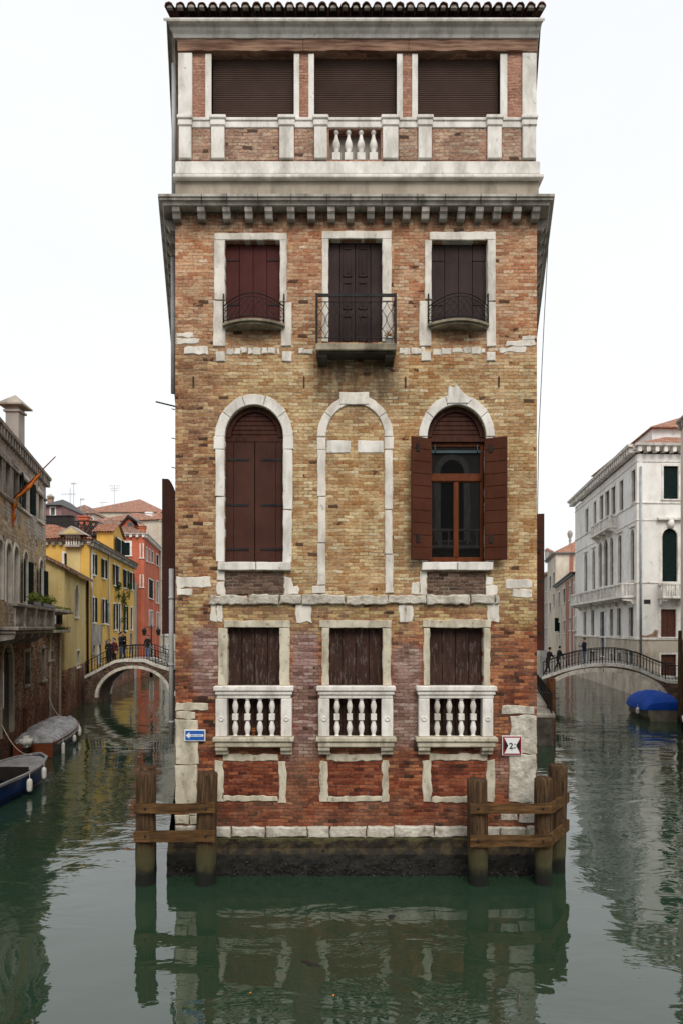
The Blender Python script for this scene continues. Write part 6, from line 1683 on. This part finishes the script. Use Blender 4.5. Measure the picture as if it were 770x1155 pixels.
def stone_balcony(wf, root, u0, u1, zf_, rail, dp, nb, mat='stone_clean', brn=5):
    mb = MB(); mb.box(u0, u1, -dp, 0, zf_-.18, zf_, bev=.03); b = build('balcony', mb, MT[mat], root, wf.M)
    mb = MB(); mb.box(u0+.02, u1-.02, -dp+.02, -dp+.22, zf_+rail-.14, zf_+rail, bev=.02)
    for q in (u0+.02, u1-.22): mb.box(q, q+.2, -dp+.225, 0, zf_+rail-.14, zf_+rail, bev=.02)
    build('balcony_rail', mb, MT[mat], b, wf.M)
    for i in range(nb+1):
        u = u0+.12+(u1-u0-.24)*i/nb; mb = MB()
        if i % 5 == 0: mb.box(u-.12, u+.12, -dp+.04, -dp+.2, zf_, zf_+rail-.14)
        else: mb.lathe((u,-dp+.12,zf_), [(.06,0),(.035,.08),(.075,.28),(.035,.55),(.06,rail-.14)], 7)
        build('baluster', mb, MT[mat], b, wf.M)
    for q in (u0+.12, u1-.12):
        for k in range(1, int(dp/.25)):
            mb = MB(); mb.lathe((q,-dp+.12+.25*k,zf_), [(.06,0),(.035,.08),(.075,.28),(.035,.55),(.06,rail-.14)], 7); build('baluster', mb, MT[mat], b, wf.M)
    for i in range(brn):
        u = u0+.25+(u1-u0-.5)*i/max(1, brn-1); mb = MB(); mb.quadprof([(-dp+.1,zf_-.183),(-dp+.15,zf_-.34),(-.3,zf_-.42),(-.2,zf_-.62),(.02,zf_-.66),(.02,zf_-.183)], u-.14, u+.14); build('bracket', mb, MT[mat], b, wf.M)
u0_, u1_ = w0.u(654), w0.L-.35; zbl = w1.z(718, 671.5)
stone_balcony(w0, wp, min(u0_,u1_), max(u0_,u1_), w0.z(713,673)+.05, .95, 1.0, 45, brn=9)
stone_balcony(w0, wp, w0.u(674), w0.u(696), w0.z(694,594), .9, .7, 20, brn=4)
stone_balcony(w1, wp, w1.u(741), w1.u(768), w1.z(750,673), .95, .8, 8, brn=2)
mb = MB(); u = w1.u(755); mb.box(w1.u(740), w1.u(768), -.3, 0, w1.z(755,587), w1.z(755,584), bev=.02); mb.lathe((u,-.1,w1.z(755,596)), [(.2,0),(.28,.3),(.22,.6)], 8); build('hood_mould', mb, MT['stone_clean'], wp, w1.M)
mb = MB(); mb.box(w1.u(725.5), w1.u(732.8), -.03, 0, w1.z(729,681), w1.z(729,676.3)); tag(build('wall_plaque', mb, MT['sign_black'], None, Matrix.Translation(wp.location) @ w1.M), 'small black plaque on the white palazzo corner', 'sign')
mb = MB(); mb.prism([(w1.u(723),w1.z(723,719)),(w1.u(741),w1.z(741,719)),(w1.u(741.5),w1.z(741,711)),(w1.u(738),w1.z(738,710)),(w1.u(735),w1.z(735,714.5)),(w1.u(728),w1.z(728,717)),(w1.u(723),w1.z(723,716.5))], -.012, .0); build('exposed_brick', mb, MT['loggia_brick'], wp, w1.M)
# roof and attic
rr = MB(); z_ = zt_+.66
hiproof(wp, [(wpA[0]-.4,wpA[1]),(wpB[0]-.4,wpB[1]-.4),(wpC[0],wpC[1]-.4),(34.5,72.4)], z_, z_+2.2, 'far_tile', .3, .0)
a0 = at(722, 485, 54); tz = a0.z
apts = [(24.3+1.6, 70.0), (24.3, 53.5), (33, 53.8), (34, 70)]
for i in range(4):
    wf = WF(wp, apts[i], apts[(i+1) % 4]); o = wf.wall(z_+.1, tz, MT['white_pl'], .25, 'attic_wall', .26 if i % 2 else 0, wf.L-(.26 if i % 2 else 0))
hiproof(wp, apts, tz+.02, tz+2.3, 'far_tile', .35, .5, 'attic_roof')
# right edge building
re2 = empty('beige_corner_house', (18.95, 38.2, 0), 'beige rendered building cut by the right edge of the photo', 'building')
pts = [(18.95,38.2),(14.6,16.0),(26,16),(30,38.2)]
w0 = WF(re2, pts[0], pts[1])
for k in range(5):
    for (za, zb_) in ((1.6,3.4),(5.2,7.6),(9.6,12.0),(13.2,15.0)): window(w0, 2.2+k*4, 3.3+k*4, za, zb_, fill='green_sh')
volume(re2, pts, -.6, 16.2, MT['cream'], {0: w0}); eave(re2, w0, -.12, w0.L, 16.55, 'stone_grey', .22, .35, .6, 'cornice'); hiproof(re2, pts, 16.56, 18, 'far_tile', .4, .1)
# pinkish row behind the palazzo
ra = (30.36, 97.0)
rp = empty('striped_house', (24.62, 72.3, 0), 'cream house with vertical red render strips beyond the white palazzo', 'building')
pts = [ra, (24.62,72.3), (33,72.6), (38.5,97)]
w0 = WF(rp, pts[0], pts[1])
for (a, b_, t, u, f) in ((634.6,637,664,680,'green_sh'),(641.4,643.2,661,677,'grey_sh'),(646,648,658,676,'grey_sh'),(629,631,668,682,'brown_sh'),(634.6,637,700,714,'pane'),(641.4,643.2,697,711,'pane'),(646,648,696,711,'pane'),(629,631,702,714,'pane')): pwin(w0, a, b_, t, u, fw=.12, fill=f, bars=False)
volume(rp, pts, -.6, 10.7, MT['stained_cream'], {0: w0})
mb = MB(); mb.box(w0.u(637.6), w0.u(641), -.03, 0, -.5, 10.4); mb.box(w0.u(643.6), w0.u(645.6), -.03, 0, -.5, 10.4); build('red_render_strip', mb, MT['pink_pl'], rp, w0.M); eave(rp, w0, -.3, w0.L, 10.9, 'hull_dark', .5, .25); hiproof(rp, pts, 10.91, 12.6, 'far_tile_dark', .4, .4)
rb = (32.9, 109.3)
rq = empty('cream_gable_house', (ra[0], 97.2, 0), 'tall cream house with tiled roof seen end-on behind the red-striped house', 'building')
pts = [rb, (30.4,97.1), (42,97.3), (43,110)]
w0 = WF(rq, pts[0], pts[1]); w1 = WF(rq, pts[1], pts[2])
for (a, b_, t, u) in ((619,621,650,664),(623,625,646,662),(619,621,680,690),(623.3,625,670,684)): pwin(w0, a, b_, t, u, fw=.12, fill='brown_sh')
zt_ = at(640, 624, 97.2).z
volume(rq, pts, -.6, zt_, MT['cream'], {0: w0, 1: w1}); eave(rq, w1, -.4, w1.L, zt_+.12, 'grey_pl', .5, .3); eave(rq, w0, 0, w0.L+.3, zt_+.12, 'grey_pl', .5, .3)
hiproof(rq, pts, zt_+.13, zt_+3.3, 'far_tile', .45, .5)
mb = MB(); a, b_ = w1.u(641.5), w1.u(646); mb.box(max(a,.1), b_, -.04, 0, w1.z(643,660), zt_-.3); build('flue_breast', mb, MT['pink_pl'], rq, w1.M)
t = empty('slender_chimney', (at(650,612,100).x, 103, zt_+1.2), 'slender round-headed chimney at the corner of the white palazzo', 'chimney')
mb = MB(); mb.lathe((0,0,0), [(.2,-1),(.2,.9),(.12,1.0),(.22,1.3),(.16,1.6),(.35,2.0),(.42,2.4),(.3,2.7),(.1,2.9)], 10); build('stack', mb, MT['grey_pl'], t)
for k, (px, lab) in enumerate(((616.6,'left chimney pot pair on the far cream roof'),(620.8,'right chimney on the far cream roof'))):
    t = empty('far_chimney', (at(px,625,112).x, 112, at(0,628,112).z), lab, 'chimney'); chimney((0,0,-1), .55, 1.7+.3*(1-k), parent=t, mat='grey_pl', flare=1.4)
# far houses closing the right canal
far = [((33.0,109.5),(36,124),13.6,'grey_pl'),((36.0,124.2),(38.2,140),14.6,'cream'),((38.2,140.2),(41,160),12.5,'pink_pl')]
labs = ['weathered grey house beyond the cream gable house on the right canal','cream house far down the right canal','farthest pinkish house on the right canal']
for (a, b_, zt_, mm_), lab in zip(far, labs):
    t = empty('far_house', (a[0], a[1], 0), lab, 'building', 'far houses on the right canal'); pts = [b_, a, (a[0]+10, a[1]+.4), (b_[0]+10, b_[1]+.4)]
    w0 = WF(t, pts[0], pts[1])
    for k in range(5):
        for (za, zb_) in ((1.5,3.4),(5,7),(9,11)): window(w0, .9+k*w0.L/5, 2.0+k*w0.L/5, za, zb_, fill='brown_sh' if k % 2 else 'pane', bars=False)
    volume(t, pts, -.6, zt_, MT[mm_], {0: w0}); eave(t, w0, 0, w0.L, zt_+.1, 'stone_grey', .4, .25); hiproof(t, pts, zt_+.11, zt_+2, 'far_tile_dark', .4, .4)
house('end_house', 'pale house facing down the far end of the right canal', 596, 640, 668, 165, 10, 'cream', 'far_tile_dark', ((604,606,680,690,'pane'),(608,610,680,690,'pane')), rise=2)
house('end_house', 'ochre house closing the far end of the left canal', 150, 215, 650, 128, 10, 'pale_yellow', 'far_tile', ((190,192,660,672,'green_sh'),), rise=2)
# dark green awning panel
p = at(625, 697, 92); q = at(636, 712, 92)
mb = MB(); mb.box(0, q.x-p.x, -.04, .04, 0, p.z-q.z, bev=.01)
o = tag(build('hanging_canopy', mb, MT['green_sh'], loc=(p.x, 92, q.z)), 'dark green canvas hanging out beside the red-striped house', 'awning')
# ---------------- quay along the palace on the right canal
qa = Vector((XR+.2325*15.2+.0, 29.2)); qb = Vector((XR+.2325*32, 46.0))
qw_ = empty('stone_quay', (qa.x, qa.y, 0), 'narrow stone quay with iron railing behind the right corner of the brick palace', 'quay')
wf = WF(qw_, tuple(qa), tuple(qb)); mb = MB(); mb.box(0, wf.L, -1.45, .1, -.6, 1.18); build('quay_wall', mb, MT['dark_stone'], qw_, wf.M)
mb = MB(); mb.box(-.04, wf.L+.04, -1.52, .1, 1.183, 1.33, bev=.02); build('kerb', mb, MT['stone_grey'], qw_, wf.M)
mb = MB()
for z in (2.25, 1.5): mb.tube([(0,-1.4,z),(wf.L,-1.4,z)], .025, 6)
mb.tube([(0,-1.4,2.25),(0,-.05,2.25)], .025, 6)
rl = build('railing', mb, MT['iron'], qw_, wf.M)
for k in range(60):
    mb = MB(); u = wf.L*k/59; mb.tube([(u,-1.4,1.33),(u,-1.4,2.25)], .013, 5); build('baluster', mb, MT['iron'], rl, wf.M)
t = empty('rusty_pile', (0,0,0), 'rust-brown mooring pile in front of the left end of the right bridge', 'mooring pile')
p = at(621.5, 766, 31); pile(t, p.x, p.y, p.z, .20, mat='rust')
for (px, Y, pyt, lab) in ((765.5,36.0,712,'tall weathered mooring pole beside the blue-covered boat'),(769.0,34.5,722,'second mooring pole at the right edge of the photo')):
    t = empty('mooring_pole', (0,0,0), lab, 'mooring pole', 'mooring poles by the beige corner house'); p = at(px, pyt, Y); pile(t, p.x, p.y, p.z, .09)
pa = at(24, 812, 27.6)
t = empty('mooring_pole', (0,0,0), 'short pale-topped mooring stake between the grey palazzo and the tarpaulin-covered boat', 'mooring pole'); pile(t, LB(27.2)+.25, 27.2, 1.75, .07)

# ================================================================== BOATS
def hull(L, W, H, hull_m, rim_m, bow=.35, stern_w=.8, sheer=.25, root=None, draft=.25, n=18, rise=1.0):
    """x from 0 (stern) to L (bow)"""
    def hw(t): return (W/2)*(stern_w+(1-stern_w)*min(1, t/.35))*(1 if t < 1-bow else math.sqrt(max(0, 1-((t-(1-bow))/bow)**2.2)))
    def zs(t): return H+sheer*(max(0, t-.55)/.45)**2*rise+sheer*.25*(1-t)**2
    sec = [(0,-draft),(.55,-draft*.9),(.82,-draft*.2),(.93,H*.35),(1,1)]
    mb = MB(); vs = []; fs = []
    for i in range(n+1):
        t = i/n; w_ = max(hw(t), .015); z = zs(t)
        row = []
        for (a, b_) in sec: row.append((w_*a, b_ if b_ != 1 else z))
        full = [(-x, zz) for x, zz in reversed(row)] + row[1:]
        for x, zz in full: vs.append((L*t+(.25*zz/H if t > .9 else 0)*((t-.9)/.1 if t > .9 else 0), x, zz))
    k = 9
    for i in range(n):
        for j_ in range(k-1): fs.append((i*k+j_, i*k+j_+1, (i+1)*k+j_+1, (i+1)*k+j_))
    fs.append(list(range(k)))
    mb.add(vs, fs, smooth=False); h = build('hull', mb, MT[hull_m], root)
    mb = MB()
    for s in (-1, 1):
        pts = [(L*i/n+(.25*zs(i/n)/H*((i/n-.9)/.1) if i/n > .9 else 0), s*max(hw(i/n), .015), zs(i/n)) for i in range(n+1)]
        for i in range(n):
            a, b_ = pts[i], pts[i+1]; o = .05
            mb.add([(a[0],a[1]-o,a[2]-.03),(a[0],a[1]+o,a[2]-.03),(a[0],a[1]+o,a[2]+.035),(a[0],a[1]-o,a[2]+.035),(b_[0],b_[1]-o,b_[2]-.03),(b_[0],b_[1]+o,b_[2]-.03),(b_[0],b_[1]+o,b_[2]+.035),(b_[0],b_[1]-o,b_[2]+.035)],
                   [(0,3,2,1),(4,5,6,7),(0,1,5,4),(1,2,6,5),(2,3,7,6),(3,0,4,7)])
    build('gunwale', mb, MT[rim_m], root)
    mb = MB(); vs = []
    for i in range(n+1):
        t = i/n; w_ = max(hw(t)-.06, .005); vs += [(L*t,-w_,H*.25),(L*t,w_,H*.25)]
    mb.add(vs, [(2*i,2*i+1,2*i+3,2*i+2) for i in range(n)]); build('deck', mb, MT['hull_dark'], root)
    return hw, zs
def cover(root, L, W, hw, zs, mat, height, t0=0, t1=.97, n=90, fold=.05, peak=.4, name='tarpaulin', over=.06, bowh=0, seedp=0):
    mb = MB(); k = 32; vs = []
    for i in range(n+1):
        t = t0+(t1-t0)*i/n; w_ = hw(t)+over; z = zs(t)
        env = height*(max(0, sin(pi*min(1, max(0, (t-t0)/(t1-t0)*.92+.06))))**.55)*(1.0+peak*(.5-t))
        for j_ in range(k+1):
            s_ = j_/k*2-1; x = s_*w_
            hgt = env*(max(0, 1-abs(s_)**2.2))**.8
            f = fold*(mnoise.noise(Vector((t*9+seedp, s_*2.2+t*3, 2)))+1.3*(.25-abs(mnoise.noise(Vector((t*15+seedp+s_*2.5, s_*2-t*4, 5)))))+.9*(.2-abs(mnoise.noise(Vector((t*34-s_*3, s_*4, 7))))))*(1-abs(s_)**4)
            zz = z+.03+hgt+f
            if abs(s_) > .999: zz = z-.10+rnd(-.03,.03)
            vs.append((L*t, x, zz))
    fs = [(i*(k+1)+j_, i*(k+1)+j_+1, (i+1)*(k+1)+j_+1, (i+1)*(k+1)+j_) for i in range(n) for j_ in range(k)]
    vs2 = len(vs)
    for e in (0, n):   # end skirts
        base = e*(k+1); o = len(vs)
        for j_ in range(k+1): v = vs[base+j_]; vs.append((v[0]+(.02 if e else -.02), v[1], min(v[2], zs(t0 if e == 0 else t1)-.05)))
        for j_ in range(k): fs.append((base+j_, base+j_+1, o+j_+1, o+j_))
    mb.add(vs, fs, smooth=True); return build(name, mb, MT[mat], root)
def fender_buoy(root_M, loc, label, group, r=.075, h=.36, tilt=0):
    mb = MB(); mb.lathe((0,0,-h), [(.02,0),(r*.8,.03),(r,.08),(r,h-.08),(r*.8,h-.03),(.03,h)], 10); mb.tube([(0,0,0),(0,0,.16)], .01, 5)
    o = build('fender_buoy', mb, MT['white_plastic'], loc=tuple(root_M @ Vector(loc))); o.rotation_euler = (tilt, 0, 0)
    return tag(o, label, 'boat fender', group)
# covered boat by the grey palazzo
bt = empty('covered_boat', (-11.75, 26.1, 0), 'dark wooden boat under a crumpled grey tarpaulin moored by the grey palazzo', 'boat')
ang = math.atan2(1, -.215); bt.rotation_euler.z = ang
hw, zs = hull(6.3, 1.75, .52, 'hull_dark', 'hull_wood', bow=.40, stern_w=.84, root=bt, sheer=.22)
cover(bt, 6.3, 1.7, hw, zs, 'tarp', .42, .05, .99, fold=.12, peak=.5)
mb = MB(); mb.prism([(-.70,.02),(.70,.02),(.72,.56),(-.72,.56)], -.0, .05); build('transom', mb, MT['hull_wood'], bt, Matrix.Translation((-.06,0,0)) @ Matrix.Rotation(pi/2, 4, 'Z'))
BM = Matrix.Translation(bt.location) @ Matrix.Rotation(ang, 4, 'Z')
for (t_, lab) in ((.15,'near'),(.48,'m'),(.72,'m'),(.76,'m'),(.84,'m'),(.90,'m')):
    fender_buoy(BM, (6.3*t_, -hw(t_)-.10, zs(t_)-.14), 'white fender hanging on the canal side of the grey-tarpaulin boat' if lab == 'm' else 'upright cream fender at the stern of the grey-tarpaulin boat', 'white fenders of the grey-tarpaulin boat' if lab == 'm' else None, r=.085 if lab == 'm' else .07, h=.30 if lab == 'm' else .5, tilt=.0)
# blue boat, front left
bb = empty('blue_boat', (-10.45, 16.2, 0), 'dark blue boat with grey gunwale cut by the left edge of the photo', 'boat')
ang = math.atan2(1, .03); bb.rotation_euler.z = ang
hw, zs = hull(6.7, 1.9, .62, 'hull_blue', 'hull_grey', bow=.42, stern_w=.85, root=bb, sheer=.12)
mb = MB(); n = 8
vs = []
for i in range(n+1): t_ = .72+.27*i/n; w_ = hw(t_)-.04; vs += [(6.7*t_,-w_,zs(t_)-.02),(6.7*t_,w_,zs(t_)-.02)]
mb.add(vs, [(2*i,2*i+1,2*i+3,2*i+2) for i in range(n)]); build('foredeck', mb, MT['hull_grey'], bb)
mb = MB(); mb.box(4.75,4.83,-.7,.7,.3,.72); build('thwart', mb, MT['hull_dark'], bb)
BM = Matrix.Translation(bb.location) @ Matrix.Rotation(ang, 4, 'Z')
fender_buoy(BM, (4.15, -hw(.62)-.11, zs(.62)-.12), 'cream fender nearest the left edge on the blue boat side', 'cream fenders of the blue boat', r=.085, h=.40)
fender_buoy(BM, (5.35, -hw(.80)-.10, zs(.80)-.06), 'cream fender nearer the bow on the blue boat side', 'cream fenders of the blue boat', r=.08, h=.38)
# heap under dark cover and outboard motor
om = empty('outboard_motor', (-11.75, 25.5, .75), 'white outboard motor tilted at the stern of the covered boat', 'outboard motor')
mb = MB(); bm = bmesh.new(); bmesh.ops.create_cube(bm, size=1)
for v in bm.verts: v.co = Vector((v.co.x*.46*(1.0 if v.co.z < 0 else .8), v.co.y*.55, v.co.z*.42))
bmesh.ops.bevel(bm, geom=bm.edges[:], offset=.12, segments=4, affect='EDGES'); mb.bm(bm, smooth=True); build('cowl', mb, MT['white_plastic'], om)
mb = MB(); mb.box(-.08,.08,-.12,.12,-.85,-.2, bev=.03); mb.box(-.1,.1,-.1,.28,-.9,-.8, bev=.03); build('leg', mb, MT['hull_dark'], om)
hp = empty('small_covered_skiff', (-12.2, 21.9, 0), 'small skiff under a dark green cover at the left edge behind the blue boat', 'boat')
hp.rotation_euler.z = math.atan2(1, -.24); hw, zs = hull(3.0, 1.3, .5, 'hull_dark', 'hull_dark', bow=.4, stern_w=.8, root=hp)
cover(hp, 3.0, 1.3, hw, zs, 'tarp_green', .65, .03, .97, fold=.16, peak=.2, seedp=4)
# blue-covered boat on the right
rbt = empty('covered_boat', (17.25, 36.3, 0), 'cream-hulled boat under a bright blue cover moored near the right bridge', 'boat')
ang = math.atan2(1, .17); rbt.rotation_euler.z = ang
hw, zs = hull(5.2, 2.35, .62, 'hull_cream', 'hull_cream', bow=.5, stern_w=.80, root=rbt, sheer=.15)
cover(rbt, 5.2, 2.35, hw, zs, 'tarp_blue', .78, .0, .98, fold=.055, peak=.1, seedp=9, over=.09)
BM = Matrix.Translation(rbt.location) @ Matrix.Rotation(ang, 4, 'Z')
fender_buoy(BM, (1.0, hw(.2)+.12, zs(.2)-.02), 'white fender on the canal side of the blue-covered boat', None, r=.10, h=.36)
sk = empty('small_skiff', (16.55, 29.5, 0), 'light skiff with white rim just showing at the right edge', 'boat')
sk.rotation_euler.z = math.atan2(1, .12); hull(4.0, 1.3, .45, 'hull_dark', 'stone_clean', bow=.45, stern_w=.8, root=sk)

# house on the camera's side of the junction: it stands behind the viewpoint and shows in the window panes
oh = empty('opposite_house', (0, -14, 0), 'tall grey house with white arched windows facing the palace from across the water', 'building')
pts = [(19,-14),(-19,-14),(-19,-24),(19,-24)]
w0 = WF(oh, pts[0], pts[1])
for k in range(8):
    u = 2.6+k*4.4
    window(w0, u, u+1.5, 10.4, 15.4, arch=True, fw=.35, bars=False); window(w0, u, u+1.5, 5.6, 8.6, fw=.25, bars=False)
volume(oh, pts, -.6, 17, MT['grey_pl'], {0: w0}); stone_balcony(w0, oh, 1.5, 36, 10.0, 1.0, .8, 60, brn=9)
eave(oh, w0, 0, w0.L, 17.2, 'stone_clean', .5, .3); hiproof(oh, pts, 17.21, 19.5, 'far_tile', .4, .5)

def rope(P, Q, sag, label, r=.014):
    P, Q = Vector(P), Vector(Q); n = 14; mb = MB()
    mb.tube([P.lerp(Q, k/n)-P-Vector((0,0,sag*4*(k/n)*(1-k/n))) for k in range(n+1)], r, 5)
    tag(build('mooring_rope', mb, MT['stone_cream'], loc=tuple(P)), label, 'rope')
rope((-13.0, 31.9, .85), (LB(33.5)+.05, 33.5, 1.6), .25, 'mooring rope from the bow of the grey-tarpaulin boat to the brick wall')
rope((-10.25, 22.6, .8), (LB(24.5)+.05, 24.5, 1.5), .3, 'mooring rope from the bow of the dark blue boat to the grey palazzo')
mb = MB(); mb.tube([(w_x, -.12, z_) for w_x, z_ in ((.25, 16.8), (.25, 3.0))], .08, 8); build('downpipe', mb, MT['lead'], wp, WF(wp, wpB, wpC).M)
# ================================================================== camera, light
cd = bpy.data.cameras.new('Camera'); cam = bpy.data.objects.new('Camera', cd); COL.objects.link(cam)
cam.location = CAM; cam.rotation_euler = (pi/2, 0, 0)
cd.sensor_fit = 'VERTICAL'; cd.sensor_height = 36; cd.sensor_width = 24; cd.lens = 24.0; cd.shift_y = 130.5/1155
cd.clip_start = .1; cd.clip_end = 3000
SC.camera = cam
W = bpy.data.worlds.new('World'); SC.world = W; W.use_nodes = True
nt = W.node_tree; bg = nt.nodes['Background']
sky = nt.nodes.new('ShaderNodeTexSky'); sky.sky_type = 'NISHITA'; sky.sun_disc = False
EL, AZ = R(46), R(168)
sky.sun_elevation = EL; sky.sun_rotation = AZ; sky.dust_density = 5; sky.air_density = 1.0
hs = nt.nodes.new('ShaderNodeHueSaturation'); hs.inputs['Saturation'].default_value = .06; nt.links.new(sky.outputs[0], hs.inputs['Color'])
# overcast: an even, bright cloud deck over the clear-sky gradient
tcw = nt.nodes.new('ShaderNodeTexCoord')
cn = noise(nt, scalev(nt, tcw.outputs['Generated'], (1,1,2.2)), 1.6, 5, .55)
deck = mix(nt, cn, (6.0,6.25,6.6), (7.0,7.06,7.1))
cl = mix(nt, .85, hs.outputs[0], deck); nt.links.new(cl, bg.inputs[0]); bg.inputs[1].default_value = .12
ld = bpy.data.lights.new('sun', 'SUN'); sun = bpy.data.objects.new('sun', ld); COL.objects.link(sun)
ld.energy = 1.5; ld.angle = R(30); ld.color = (1, .94, .84)
sd = Vector((sin(AZ)*cos(EL), cos(AZ)*cos(EL), sin(EL)))
sun.rotation_euler = sd.to_track_quat('Z', 'Y').to_euler(); sun.location = (0, -10, 30)
SC.view_settings.view_transform = 'Standard'; SC.view_settings.look = 'None'; SC.view_settings.gamma = 1
SC.view_settings.use_curve_mapping = False; SC.view_settings.exposure = 0.45
SC.cycles.max_bounces = 6; SC.cycles.transparent_max_bounces = 8
